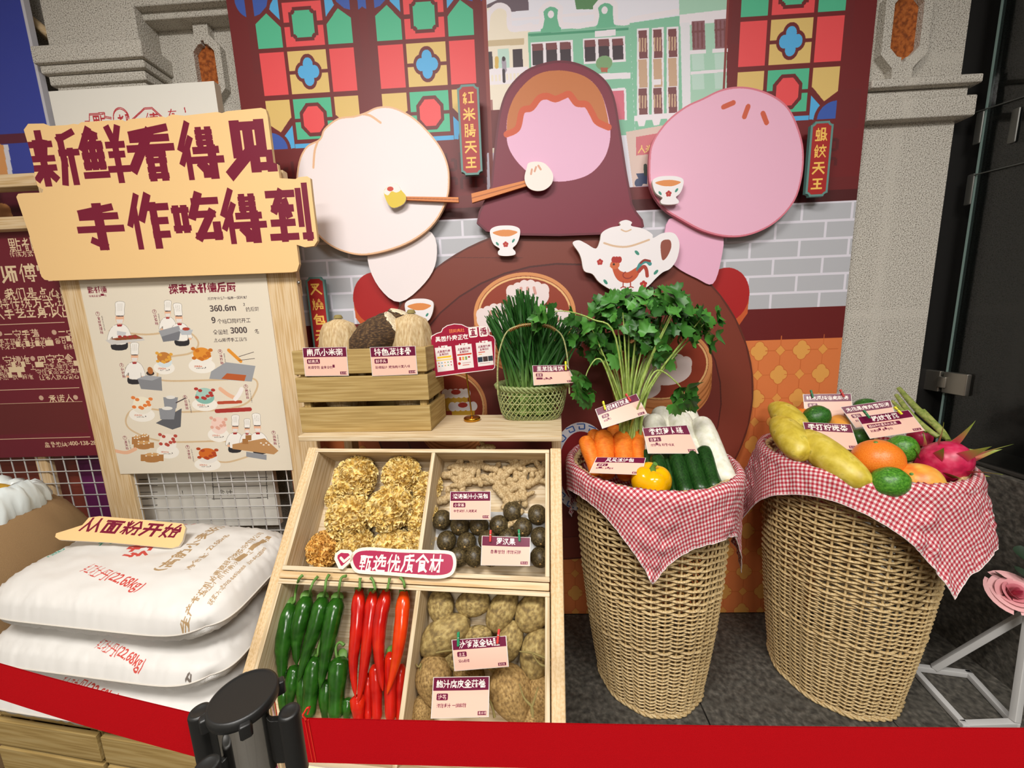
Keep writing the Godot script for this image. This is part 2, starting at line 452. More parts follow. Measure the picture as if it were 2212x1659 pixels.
# ---- lettering: brush strokes of each character on a 0..10 grid (a = 10, y down); 字@x0y0x1y1 puts one character into a box of another
const STROKES := """
氵 2082 0475 0a97
冫 2164 0984
亻 9005 636a
彳 8004 9307 656a
口 1191991911
日 20808a2a20 2585
目 20808a2a20 2383 2777
月 1a2620808a6a 2383 2686
木 03a3 505a 5309 53a9
禾 8120 04a4 515a 5409 54a9
米 1133 9173 05a5 505a 5509 55a9
火 1235 9275 50550a 55aa
土 1494 505a 0aaa
工 1191 5159 0999
王 1191 2585 5159 0999
天 1191 05a5 51550a 55aa
大 04a4 50540a 54aa
小 505a3a 2407 84a7
见 26218186 53560a 6669a9a7
手 8112 1393 06a6 515a39
乍 3004 22a2 525a 5595 5898
作 亻@003a 乍@30aa
乞 3004 21a1 148429a9a7
吃 口@0238 乞@40aa
寸 02a2 717a5a 2546
得 彳@003a 日@4194 4595 37a7 858a6a 5869
刂 1117 808a5a
至 01a1 5124 2494 7385 1797 545a 0aaa
到 至@006a 刂@70aa
亲 5052 1292 3234 7264 0595 1797 555a 5719 5799
斤 9021 21260a 24a4 747a
新 亲@005a 斤@60aa
鱼 4003 317153 1393971713 1595 5357 09a9
羊 2042 8062 1393 2585 08a8 535a
鲜 鱼@005a 羊@60aa
看 9011 1292 04a4 5108 目@359a
糸 511353 822686 565a 2719 7799
紅 糸@004a 工@50aa
昜 日@2084 05a5 3508 27978a6a 4719 6739
腸 月@004a 昜@40aa
虫 1292961612 505a 0a9a 87aa
蝦 虫@004a 5080845451 505a 5787 5989 又@74aa
又 11810a 23aa
食偏 5004 5094 2474782824 2676 282a69 589a
交 5052 02a2 3315 7395 750a 35aa
餃 食偏@004a 交@40aa
叉 11810a 23aa 4354
堯 土@3073 土@0346 土@63a6 07a7 370a 6769a9a8
燒 火@003a 堯@30aa
包 3004 22929777 24646626 2429a9a7
南 1191 5053 1a13939a 3344 7364 2575 2777 555a
瓜 9021 21260a 5158 5868 71aa
弓 1191941417978a5a
粥 弓@003a 米@307a 弓@70aa
牜 3004 2393 606a 0896
寺 土@1094 06a6 757a5a 3748
特 牜@003a 寺@30aa
色 3003 227254 14949717 5457 141aaaa8
艹 05a5 303a 707a
灬 200a 404a 606a 80aa
蒸 艹@00a2 3373 5357 3517 2535 9365 6597 1888 灬@08aa
扌 0393 505a2a 0896
非 404a 1242 1545 0848 606a 62a2 65a5 68a8
排 扌@003a 非@40aa
骨 34307074 5254 16149496 月@268a
芋 艹@00a3 2484 06a6 545a3a
头 2142 1344 06a6 60650a 679a
韭 4048 1141 1444 1747 6068 6191 6494 6797 0aaa
菜 艹@00a3 9314 2435 5456 8475 木@06aa
危 3003 217144 24a4 24260a 46868868 464aaaa8
脆 月@003a 危@40aa
甫 02a2 505a 1a14949a 1797 8091
薄 艹@00a3 氵@033a 甫@3398 寸@47aa
饣 4004 329274 444a98
并 2042 8062 1393 06a6 33360a 737a
饼 饣@004a 并@40aa
召 11919474 5104 口@158a
招 扌@003a 召@40aa
片 20260a 5053 23a3 2676 767a
卑 5042 2282862622 2484 5256 3608 07a7 676a
牌 片@003a 卑@40aa
下 01a1 515a 5475
虾 虫@004a 下@50aa
饺 饣@004a 交@40aa
白 5032 22828a2a22 2686
皇 白@2085 王@05aa
芹 艹@00a3 斤@13aa
香 禾@00a6 日@268a
煎 2042 8062 02a2 月@0347 刂@63a7 灬@08aa
罗 1090931310 4043 6063 4407 35850a 4668
萝 艹@00a3 罗@13aa
卜 404a 4479
羔 2042 8062 1292 2484 06a6 5256 灬@07aa
糕 米@004a 羔@40aa
凤 20260a 208089aaa8 又@3378
凰 20260a 208089aaa8 皇@3379
流 氵@003a 7071 42a2 624484 7385 56593a 757a 9699a9
少 5056 2305 73a5 840a
沙 氵@003a 少@30aa
古 03a3 5055 口@258a
胡 古@005a 月@50aa
隹 3004 232a 23a3 2585 2797 2aaa 636a
灌 氵@003a 艹@30a2 口@3254 口@72a4 隹@35aa
汤 氵@003a 419144a49a7a 7437 8549
女 4017 17aa 03a3 830a
姜 2031 8071 1292 2484 06a6 5256 女@16aa
汁 氵@003a 35a5 707a
竹 2006 2343 3439 7056 7393 8489
龙 03a3 40450a 6469a9a7 7182 9456
笼 竹@00a3 龙@03aa
汉 氵@003a 又@30aa
果 2080842420 2282 5054 木@04aa
自 5032 22828a2a22 2484 2777
带 02a2 3034 5054 7074 17159597 2a27878a 565a
甘 03a3 303a 707a 3a7a 3676
舌 8011 03a3 5055 口@158a
甜 舌@005a 甘@50aa
青 1191 2282 04a4 5054 月@248a
清 氵@003a 青@30aa
门 1021 131a 40909a7a
润 氵@003a 门@30aa 王@4588
市 5051 02a2 19149498 525a
肺 月@003a 市@40aa
父 3003 70a3 730a 37aa
夕 4005 31811a 4365
多 夕@10a6 夕@14aa
爹 父@00a4 多@14aa
金 5004 50a4 3474 1696 545a 2738 7768 0aaa
钅 4004 2282 2585 1787 525998
戋 1494 0797 51569aa8 8409
钱 钅@004a 戋@40aa
肚 月@004a 土@50aa
豆 1191 口@2276 3739 7769 0aaa
宀 5054 0a04a4aa
实 宀@00a4 头@14aa
心 1508 34399987 5244 84a7
分 4004 60a5 2585858a6a 450a
粉 米@004a 分@40aa
雨 1191 19139399 5159 3445 3647 7465 7667
需 雨@00a5 05a5 5457 1a17979a 474a 676a
糯 米@004a 需@40aa
鲍 鱼@004a 包@40aa
肉 1a12929a7a 5035 4476 5528 5578
腐 5051 12a2 12150a 亻@2345 寸@5396 肉@26aa
皮 1292 9284 12160a 5055 25853a 35aa
菇 艹@00a3 女@034a 古@53aa
卷 2031 8071 1393 05a5 5207 65a8 37777939 373aaaa9
葛 艹@00a3 日@3384 3606 26969a7a 5639 3939
末 02a2 1595 505a 5509 55a9
抹 扌@003a 末@30aa
西 01a1 1393991913 414527 616587
瓦 01a1 312a69 34747aaaa8
甄 西@0056 土@055a 瓦@50aa
辶 1122 04242809 284aaa
先 3004 2292 05a5 5055 450a 6569a9a7
选 辶@00aa 先@30a8
尤 04a4 40450a 6469a9a7 7182
优 亻@003a 尤@30aa
贝 27208087 53560a 669a
质 9021 21260a 23a3 6065 贝@46aa
食 5004 50a4 3474783834 3676 383a69 579a
才 03a3 606a4a 6309
材 木@004a 才@40aa
屯 1191 14179794 5159a9a7
炖 火@003a 屯@40aa
每 3003 2191 24948a1a24 07a7 5456 5859
海 氵@003a 每@30aa
广 5051 12a2 12160a
底 广@00aa 9334 343957 36a6 6469aaa8
耳 01a1 2128 818a 2484 2686 0998
阝 202a 2080548648
椰 木@003a 耳@306a 阝@70aa
无 2181 04a4 51550a 6469a9a7
花 艹@00a3 亻@034a 6369a9a7 a466
疒 5051 12a2 12160a 0324 0617
瘦 疒@00aa 4393964643 4595 6266 又@47aa
雪 雨@00a5 26868a2a 2888
利 禾@006a 刂@70aa
梨 利@00a5 木@05aa
杨 木@004a 419144a49a7a 7437
支 02a2 5054 14840a 25aa
枝 木@004a 支@40aa
足 口@1084 545a 1619 5777 0a99
各 4003 317106 23a6 口@269a
露 雨@00a4 足@044a 各@54aa
由 1393991913 1696 5059
柚 木@004a 由@50aa
芒 艹@00a3 5355 05a5 252a9a
打 扌@004a 41a1 717a5a
宁 宀@00a4 1595 555a3a
柠 木@004a 宁@40aa
檬 木@003a 艹@30a2 353393a5 5494 4595 6539 6789 6a8a 77aa
茶 艹@00a3 5206 52a6 1797 555a 4829 6889
人 50530a 53aa
从 人@005a 人@50aa
面 01a1 5133 13939a1a13 434a 636a 4565 4767
开 1191 05a5 31350a 717a
台 501484 7295 口@158a
始 女@004a 台@40aa
处 3004 22720a 24aa 7078 73a5
里 1090961610 1393 505a 2888 0aaa
理 王@003a 里@40aa
当 5053 1233 9273 15959a1a 1797
档 木@004a 当@40aa
半 2042 8062 1494 07a7 505a
拌 扌@003a 半@40aa
馅 饣@004a 6044 61917173 454a9a95 5777 8797
炒 火@004a 少@40aa
户 5051 22929525 22260a
炉 火@004a 户@40aa
油 氵@003a 由@30aa
炸 火@004a 乍@40aa
肠 月@004a 419144a49a7a 7437
攵 3004 23a3 830a 34aa
方 5051 02a2 42470a 45858a6a
熬 土@0043 方@0257 攵@50a7 灬@08aa
现 王@004a 见@40aa
京 5051 02a2 口@2386 565a3a 3719 7799
凉 冫@003a 京@30aa
探 扌@003a 4240a0a2 6244 8294 木@34aa
索 1191 5053 16149496 644676 7526 2686 565a 3819 7899
点 5054 5292 口@2387 灬@08aa
者 2282 5055 05a5 9106 日@369a
都 者@006a 阝@70aa
黑 1090951510 5057 1393 1797 灬@08aa
點 黑@006a 7075 72a2 口@65aa
德 彳@003a 41a1 7073 43a3a64643 6366 8386 47a7 心@37aa
后 9021 21260a 24a4 口@469a
厨 11a1 11160a 豆@2369 寸@63aa
有 02a2 4007 月@348a
什 亻@003a 35a5 707a
么 5004 732999 8799
起 土@0054 0454 3439 3656 1609 19aa 61919565 6568a8a6
来 02a2 2334 8374 05a5 505a 5509 55a9
究 宀@00a3 4315 6395 450a 268689a9
竟 5051 1292 3234 7264 0494 日@2588 480a 6869a9a8
的 白@004a 7053 62929a7a 6476
个 5005 50a5 545a
同 1a11919a7a 3373 口@3579
时 日@0149 寸@40aa
全 5005 50a5 王@159a
国 11919a1a11 王@2389 6778
超 土@0054 0454 3439 3656 1609 19aa 召@60a8
名 夕@0098 口@459a
师 1117 41460a 51a1 59549499 717a
傅 亻@003a 甫@30a6 寸@36aa
专 2181 04a4 513777 775a 3859
传 亻@003a 专@30aa
纟 500454 730787 0a97
充 5051 02a2 422575 7386 460a 6669a9a7
统 纟@003a 充@30aa
式 03a3 60639aa8 8092 1656 365a 0a69
守 宀@00a4 寸@14aa
艺 艹@00a3 149429a9a7
立 5052 1393 3548 7558 0999
身 5031 21818a6a 21272666 2383 2585 07a7 820a
以 101846 3354 80750a 77aa
出 505a 11149491 060aaaa6
我 8012 04a4 404a2a 0755 70739aa8 9409 8192
们 亻@003a 门@30aa
是 日@2084 05a5 5559 5797 3609 29aa
上 5059 5585 0aaa
力 03938969 400a
功 工@004a 43a39a7a 703a
夫 1292 05a5 50550a 55aa
不 01a1 5206 525a 65a7
省 5053 2114 81a4 840a 目@459a
步 505444 5494 1434 3639 6066 9609
四 1292991912 424626 626575
安 宀@00a4 女@14aa
二 1292 0999
一 05a5
三 1191 2585 0999
标 木@004a 5191 44a4 747a 5638 8698
准 冫@003a 隹@30aa
承 2181 815353 535a3a 2484 2676 03430a 9375 65aa
诺 讠@003a 艹@30a3 34a4 6339 口@569a
讠 2143 0434394a67
监 2125 4046 6174 7293 6375 17979a1a17 474a 676a 0aaa
督 2070 3035 1323 2374 6094 62a5 日@268a
热 扌@0046 4292 9296 6047 4455 灬@08aa
线 纟@003a 戋@30aa
卫 1191 9195 5159 0999
生 3004 2393 2686 505a 0aaa
品 口@3084 口@055a 口@55aa
客 宀@00a3 各@13aa
放 方@004a 攵@40aa
操 扌@003a 口@5083 口@3366 口@73a6 木@36aa
住 亻@003a 7082 32a2 4595 757a 3aaa
让 讠@003a 7079 7595 3aaa
高 5051 02a2 口@3275 1a16969a 口@3789
筋 竹@00a3 月@034a 43a39a7a 703a
麦 1191 2282 04a4 5054 4507 46760a 37aa
净 冫@003a 6044 517165 43939747 35a5 767a5a
含 5004 50a4 4464 2585 8566 口@269a
量 日@2083 04a4 2585882825 2686 5559 2898 0aaa
产 5051 1292 3334 7364 05a5 15170a
州 2124 11150a 4149 7078 717a
岭 山@0349 人@40a5 4686 8678 7879
山 505a 131a9a93
穗 禾@004a 41a1 7074 4292954542 心@35aa
粮 米@004a 艮@40aa
艮 2080852520 222a68 2383 5599
谷 2013 8093 5005 50a5 口@269a
物 牜@003a 6004 52a29a7a 6346 8348
股 月@004a 50606282 5043 8082 又@45aa
份 亻@003a 分@30aa
限 阝@003a 艮@40aa
公 3005 70a5 553999 798a
司 11919a7a 1464 口@1669
地 土@004a 3575 也@30aa
也 04949777 505868 2429a9a7
址 土@004a 止@40aa
止 505a 5585 242a 0aaa
联 耳@004a 6072 9082 53a3 46a6 73764a 76aa
系 9011 511464 722787 575a 3819 7899
红 纟@004a 工@40aa
牡 牜@004a 土@40aa
丹 20260a 20809a7a 05a5 4254
合 5004 50a4 3474 口@269a
计 讠@003a 34a4 707a
美 2031 8071 1292 2484 06a6 5056 0898 570a 58aa
团 11919a1a11 2383 626a4a 5437
外 夕@005a 707a 74a6
卖 1191 5052 03a395 3546 2435 06a6 53560a 678a
正 11a1 515a 5595 252a 0aaa
在 02a2 4007 253a 4494 747a 3aaa
直 1191 5054 3474793934 3676 3777 0aaa
播 扌@003a 9031 4253 9283 34a4 7038 75a7 4595 由@46aa
明 日@004a 月@50aa
亮 5051 1292 口@3265 17159597 460a 6669a9a7
灶 火@004a 土@50aa
软 1252 2016 0656 343a 0959 7054 639384 7437 77aa
黄 1191 3032 7072 04a4 由@2488 382a 788a
喜 1191 5053 2383 口@3465 2627 8777 0898 口@359a
吸 口@0037 4191647a 5128 83a394 450a 57aa
饱 饣@004a 包@40aa
更 01a1 2282872722 2484 51570a 38aa
入 4050 500a 53aa
味 口@0238 末@40aa
辛 5051 1292 3334 7364 05a5 1797 555a
浓 氵@003a 51a193 6139 6369 76aa 9457
郁 有@006a 阝@70aa
港 氵@003a 共@30aa
共 03a3 3036 7076 07a7 381a 789a
"""
# ---- flat print: a drawing surface with filled outlines, lines and lettering
class Canvas:
	var im: Image
	var w: int
	var h: int
	var sx := 1.0
	var sy := 1.0
	var ox := 0.0
	var oy := 0.0
	var glyphs: Dictionary

	func _init(width: int, height: int, back: Color, g := {}) -> void:
		w = width
		h = height
		im = Image.create_empty(w, h, false, Image.FORMAT_RGB8)
		im.fill(back)
		glyphs = g

	# user units: x right, y down, whole picture = rect
	func frame(r: Rect2) -> void:
		sx = w / r.size.x
		sy = h / r.size.y
		ox = r.position.x
		oy = r.position.y

	func pt(p: Vector2) -> Vector2:
		return Vector2((p.x - ox) * sx, (p.y - oy) * sy)

	func poly(points, c: Color) -> void:
		var q := PackedVector2Array()
		var lo := 1e9
		var hi := -1e9
		for p in points:
			var t := pt(p)
			q.append(t)
			lo = minf(lo, t.y)
			hi = maxf(hi, t.y)
		var n := q.size()
		for y in range(maxi(0, floori(lo)), mini(h, ceili(hi) + 1)):
			var yc := y + 0.5
			var xs := PackedFloat32Array()
			for i in n:
				var a := q[i]
				var b := q[(i + 1) % n]
				if (a.y <= yc) != (b.y <= yc):
					xs.append(a.x + (yc - a.y) / (b.y - a.y) * (b.x - a.x))
			xs.sort()
			for k in range(0, xs.size() - 1, 2):
				var x0 := maxi(0, roundi(xs[k]))
				var x1 := mini(w, roundi(xs[k + 1]))
				if x1 > x0:
					im.fill_rect(Rect2i(x0, y, x1 - x0, 1), c)

	func rect(x0: float, y0: float, x1: float, y1: float, c: Color) -> void:
		poly([Vector2(x0, y0), Vector2(x1, y0), Vector2(x1, y1), Vector2(x0, y1)], c)

	func oval(c: Vector2, rx: float, ry: float, col: Color, from := 0.0, to := TAU, turn := 0.0) -> void:
		poly(arc(c, rx, ry, from, to, turn), col)

	static func arc(c: Vector2, rx: float, ry: float, from := 0.0, to := TAU, turn := 0.0, n := 40) -> PackedVector2Array:
		var q := PackedVector2Array()
		for i in n + 1:
			var a := from + (to - from) * i / n
			q.append(c + Vector2(cos(a) * rx, sin(a) * ry).rotated(turn))
		return q

	func line(points, width: float, c: Color, round_ends := true) -> void:
		for i in points.size() - 1:
			var a: Vector2 = points[i]
			var b: Vector2 = points[i + 1]
			var d := (b - a).normalized()
			var nn := Vector2(-d.y, d.x) * width * 0.5
			poly([a + nn, b + nn, b - nn, a - nn], c)
		if round_ends:
			for p in points:
				if width * sx > 2.5:
					poly(arc(p, width * 0.5, width * 0.5, 0, TAU, 0, 12), c)

	# rounded rectangle outline
	static func rounded(x0: float, y0: float, x1: float, y1: float, r: float) -> PackedVector2Array:
		var q := PackedVector2Array()
		for k in 4:
			var c := Vector2(x1 - r if k in [0, 3] else x0 + r, y1 - r if k < 2 else y0 + r)
			for i in 7:
				var a := PI * 0.5 * (k + i / 6.0)
				q.append(c + Vector2(cos(a), sin(a)) * r)
		return q

	func strokes_of(ch: String, box: Rect2, out: Array, depth := 0) -> void:
		if not glyphs.has(ch) or depth > 5:
			return
		for t: String in glyphs[ch]:
			var at := t.find("@")
			if at >= 0:
				var b := t.substr(at + 1)
				var x0 := num(b[0]) / 10.0
				var y0 := num(b[1]) / 10.0
				var x1 := num(b[2]) / 10.0
				var y1 := num(b[3]) / 10.0
				if x1 - x0 < 0.99:      # a little air between the pieces
					if x0 > 0.01: x0 += 0.04
					if x1 < 0.99: x1 -= 0.04
				if y1 - y0 < 0.99:
					if y0 > 0.01: y0 += 0.03
					if y1 < 0.99: y1 -= 0.05
				strokes_of(t.left(at), Rect2(box.position + Vector2(x0, y0) * box.size, Vector2(x1 - x0, y1 - y0) * box.size), out, depth + 1)
			else:
				var q := PackedVector2Array()
				for i in range(0, t.length() - 1, 2):
					q.append(box.position + Vector2(num(t[i]), num(t[i + 1])) / 10.0 * box.size)
				out.append([q, box.size])

	static func num(s: String) -> float:
		return 10.0 if s == "a" else float(s.to_int())

	# one character in a box; weight = stroke width over box height
	func glyph(ch: String, x: float, y: float, gw: float, gh: float, c: Color, weight := 0.09, turn := Transform2D(), brush := 1.0) -> void:
		var ss := []
		var m := weight * 0.5
		strokes_of(ch, Rect2(m, m, 1.0 - 2 * m, 1.0 - 2 * m), ss)
		if ss.is_empty():
			return
		var wt := weight * clampf(1.22 - ss.size() * 0.022, 0.72, 1.12)
		for entry: Array in ss:
			var q: PackedVector2Array = entry[0]
			var bs: Vector2 = entry[1]
			for i in q.size() - 1:
				var a := q[i]
				var b := q[i + 1]
				var d := (b - a).normalized()
				var flat := absf(d.x) > 0.85
				var ww := wt * (brush if flat else 1.0) * lerpf(0.5, 1.0, minf(1.0, bs.y if flat else bs.x))
				var nn := Vector2(-d.y, d.x) * ww * 0.5
				var e := d * wt * 0.42
				var quad := []
				for p: Vector2 in [a - e + nn, b + e + nn, b + e - nn, a - e - nn]:
					quad.append(turn * Vector2(x + p.x * gw, y + p.y * gh))
				poly(quad, c)

	# a line of characters; x, y = top left; latin characters come from font triangles
	func text(s: String, x: float, y: float, size: float, c: Color, weight := 0.09, gap := 1.05, turn := Transform2D(), down := false, squeeze := 1.0, brush := 1.0) -> float:
		var at := 0.0
		for ch in s:
			if ch == " ":
				at += size * 0.4
				continue
			if glyphs.has(ch):
				if down:
					glyph(ch, x, y + at, size * squeeze, size, c, weight, turn, brush)
				else:
					glyph(ch, x + at, y, size * squeeze, size, c, weight, turn, brush)
				at += size * gap * (1.0 if down else squeeze)
			else:
				var adv := latin(ch, x + at, y, size, c, turn, squeeze)
				at += adv
		return at

	var font_cache := {}
	var fonts := []
	func latin(ch: String, x: float, y: float, size: float, c: Color, turn: Transform2D, squeeze := 1.0) -> float:
		if not font_cache.has(ch):
			if fonts.is_empty():
				var f := SystemFont.new()
				f.font_names = PackedStringArray(["Droid Sans"])
				f.font_weight = 700
				fonts.append(f)
			var t := TextMesh.new()
			t.font = fonts[0]
			t.text = ch
			t.font_size = 64
			t.pixel_size = 1.0
			t.depth = 0.0
			t.horizontal_alignment = HORIZONTAL_ALIGNMENT_LEFT
			t.vertical_alignment = VERTICAL_ALIGNMENT_TOP
			font_cache[ch] = [t.get_faces(), fonts[0].get_string_size(ch, HORIZONTAL_ALIGNMENT_LEFT, -1, 64).x]
		var e: Array = font_cache[ch]
		var k := size / 62.0
		var fc: PackedVector3Array = e[0]
		for i in range(0, fc.size(), 3):
			var q := []
			for j in 3:
				q.append(turn * Vector2(x + fc[i + j].x * k * squeeze, y - size * 0.22 - fc[i + j].y * k))
			poly(q, c)
		return float(e[1]) * k * squeeze * 0.97

	func texture() -> ImageTexture:
		return ImageTexture.create_from_image(im)

var glyph_table := {}

func read_strokes() -> void:
	for l in STROKES.strip_edges().split("\n"):
		var a := l.split(" ")
		glyph_table[a[0]] = Array(a.slice(1))

func canvas(w: int, h: int, back: Color) -> Canvas:
	return Canvas.new(w, h, back, glyph_table)

func printed(cv: Canvas, rough := 0.55) -> StandardMaterial3D:
	var m := plain(Color.WHITE, rough)
	m.albedo_texture = cv.texture()
	m.texture_repeat = false
	return m
# ---- shared materials
var M := {}

func wood(base: String, dark: String, axis: int, sd := 3, rough := 0.62, bands := 3.0) -> StandardMaterial3D:
	var sc := Vector3(bands * 6.0, bands * 6.0, bands * 6.0)
	sc[axis] = bands * 0.22
	var b := hexc(base)
	var d := hexc(dark)
	var m := mottled([[0.2, b.lerp(d, 0.75)], [0.45, b.lerp(d, 0.3)], [0.55, b], [0.8, b.lightened(0.08)]], 0.012, sc, rough, 3, sd)
	return m

func make_materials() -> void:
	for k in 3:
		M["pine%d" % k] = wood("dcc096", "c29c66", k, 3)
		M["ply%d" % k] = wood("d8c4a2", "b99d72", k, 9)
		M["crate%d" % k] = wood("b4985e", "997c45", k, 5, 0.7, 2.4)
	var granite := plain(Color.WHITE, 0.85)
	granite.albedo_texture = noise_tex(noise(0.14, FastNoiseLite.TYPE_SIMPLEX, 2, 11), [[0.0, hexc("4c463e")], [0.2, hexc("7d766b")], [0.3, hexc("bdb7ab")], [0.6, hexc("c8c2b7")], [1.0, hexc("d8d4cb")]], 1024)
	granite.normal_enabled = true
	granite.normal_scale = 0.5
	granite.normal_texture = noise_tex(noise(0.1, FastNoiseLite.TYPE_SIMPLEX, 3, 12), [], 1024, 4.0)
	granite.uv1_triplanar = true
	granite.uv1_world_triplanar = true
	granite.uv1_scale = Vector3(1.1, 1.1, 1.1)
	M["granite"] = granite
	M["terracotta"] = mottled([[0.2, hexc("7d3d14")], [0.5, hexc("a5571f")], [0.8, hexc("b5662c")]], 0.03, Vector3(3, 3, 3), 0.9, 4, 21, 6.0)
	M["dark_stone"] = mottled([[0.15, hexc("35322e")], [0.45, hexc("4a4740")], [0.6, hexc("534f48")], [0.9, hexc("6b665d")]], 0.03, Vector3(1.3, 1.3, 1.3), 0.6, 5, 31, 3.0, true, 1024)
	M["black"] = plain(hexc("1b1a19"), 0.45)
	M["plaster"] = plain(hexc("b9b3a8"), 0.9)
	M["foam_edge"] = plain(hexc("e6dccb"), 0.7)
	M["steel"] = plain(hexc("9a958c"), 0.35, 0.9)
	M["gold"] = plain(hexc("c79232"), 0.22, 1.0)
	M["wire"] = plain(hexc("d8d6d2"), 0.35, 0.3)

func build_room() -> void:
	# floor: dark stone tiles on a bed
	var s := Shape.new()
	s.box(Vector3(0, -0.06, 2.4), Vector3(6.4, 0.08, 6.2))
	var fl := structure("floor", s, plain(hexc("2a2825"), 0.9))
	for i in 6:
		for j in 5:
			s = Shape.new()
			s.box(Vector3(-1.9 + i * 0.6 + 0.375, -0.0105, 0.3 + j * 0.6), Vector3(0.596, 0.02, 0.596), Basis(), 0.002)
			part("floor_tile", s, M.dark_stone, fl)
	# stone wall behind
	s = Shape.new()
	s.box(Vector3(-0.45, 1.57, -0.32), Vector3(6.4, 3.2, 0.44))
	structure("wall_back", s, M.granite)
	s = Shape.new()
	s.box(Vector3(1.26, 1.57, -0.075), Vector3(0.72, 3.2, 0.09), Basis(), 0.006)
	var right := structure("trim_1", s, M.granite)
	for q in [[2.125, 2.155, 0.035], [2.09, 2.125, 0.012], [2.02, 2.09, 0.03]]:
		s = Shape.new()
		s.box(Vector3(1.445 + q[2] * 0.5, (q[0] + q[1]) * 0.5, -0.06 + q[2] * 0.5), Vector3(0.35 + q[2], q[1] - q[0], 0.07 + q[2]), Basis(), 0.005)
		part("moulding", s, M.granite, right)
	cartouche(right, Vector3(1.378, 2.325, -0.03), 0.125)
	s = Shape.new()
	s.box(Vector3(-1.60, 1.57, -0.055), Vector3(0.36, 3.2, 0.1), Basis(), 0.006)
	var left := structure("trim_2", s, M.granite)
	for q in [[2.365, 2.425, 0.035], [2.335, 2.365, 0.024], [2.30, 2.335, 0.012]]:
		s = Shape.new()
		s.box(Vector3(-1.60, (q[0] + q[1]) * 0.5, -0.055 + q[2] * 0.5), Vector3(0.36 + q[2] * 2.0, q[1] - q[0], 0.1 + q[2]), Basis(), 0.005)
		part("moulding", s, M.granite, left)
	s = Shape.new()
	s.box(Vector3(-1.24, 2.62, -0.08), Vector3(0.5, 0.13, 0.14), Basis(), 0.006)
	var cornice := structure("trim_3", s, M.granite)
	s = Shape.new()
	s.box(Vector3(-1.22, 2.545, -0.095), Vector3(0.44, 0.03, 0.11), Basis(), 0.005)
	part("moulding", s, M.granite, cornice)
	cartouche(cornice, Vector3(-1.225, 2.375, -0.1), 0.105)
	# dark side wall on the right: low stone base, dark glass above
	s = Shape.new()
	s.box(Vector3(1.776, 0.36, 2.3), Vector3(0.2, 0.76, 4.6), Basis(), 0.004)
	var side := structure("wall_right", s, M.dark_stone)
	s = Shape.new()
	s.box(Vector3(1.79, 0.752, 2.3), Vector3(0.18, 0.024, 4.6), Basis(), 0.006)
	part("ledge", s, plain(hexc("3a3834"), 0.35), side)
	s = Shape.new()
	s.box(Vector3(2.6, 1.57, 2.3), Vector3(0.2, 3.2, 5.4))
	part("far_wall", s, M.black, side)
	s = Shape.new()
	s.box(Vector3(2.1, 1.57, -0.17), Vector3(0.96, 3.2, 0.2))
	part("return_wall", s, M.black, side)
	var dg := plain(hexc("0e1211"), 0.04)
	dg.transparency = BaseMaterial3D.TRANSPARENCY_ALPHA
	dg.albedo_color.a = 0.45
	s = Shape.new()
	s.box(Vector3(1.70, 1.955, 1.25), Vector3(0.012, 2.38, 2.5))
	var door := structure("door_1", s, dg)
	var edge := plain(hexc("7f9690"), 0.15)
	s = Shape.new()
	s.box(Vector3(1.70, 1.955, -0.006), Vector3(0.013, 2.38, 0.006))
	part("polished_edge", s, edge, door)
	var hinge := Shape.new()
	hinge.box(Vector3(1.688, 1.04, -0.045), Vector3(0.02, 0.085, 0.062), Basis(), 0.003)
	hinge.box(Vector3(1.688, 1.04, 0.04), Vector3(0.02, 0.085, 0.085), Basis(), 0.003)
	hinge.box(Vector3(1.676, 1.04, 0.0), Vector3(0.012, 0.045, 0.03), Basis(), 0.003)
	part("hinge", hinge, M.steel, door)
	for q in [[2114, 277], [2190, 272], [2094, 410]]:
		s = Shape.new()
		s.box(on_x(q[0], q[1], 1.69), Vector3(0.008, 0.11, 0.024), Basis(), 0.004)
		part("bracket", s, plain(hexc("5c5c58"), 0.35, 0.6), door)
	for q in [[2106, 243, 2240, 200], [2096, 380, 2240, 345]]:
		s = Shape.new()
		s.tube([on_x(q[0], q[1], 1.688), on_x(q[2], q[3], 1.688)], 0.0025, 4)
		part("glass_shelf_edge", s, plain(hexc("4a4c48"), 0.3), door)
	# the rest of the shell
	s = Shape.new()
	s.box(Vector3(-2.85, 1.57, 2.4), Vector3(0.2, 3.2, 6.4))
	structure("wall_left", s, M.plaster)
	s = Shape.new()
	s.box(Vector3(0, 1.57, 5.5), Vector3(6.0, 3.2, 0.2))
	structure("wall_front", s, M.plaster)
	s = Shape.new()
	s.box(Vector3(0, 3.2, 2.4), Vector3(6.6, 0.2, 6.6))
	structure("ceiling", s, plain(hexc("c9c5bd"), 0.9))

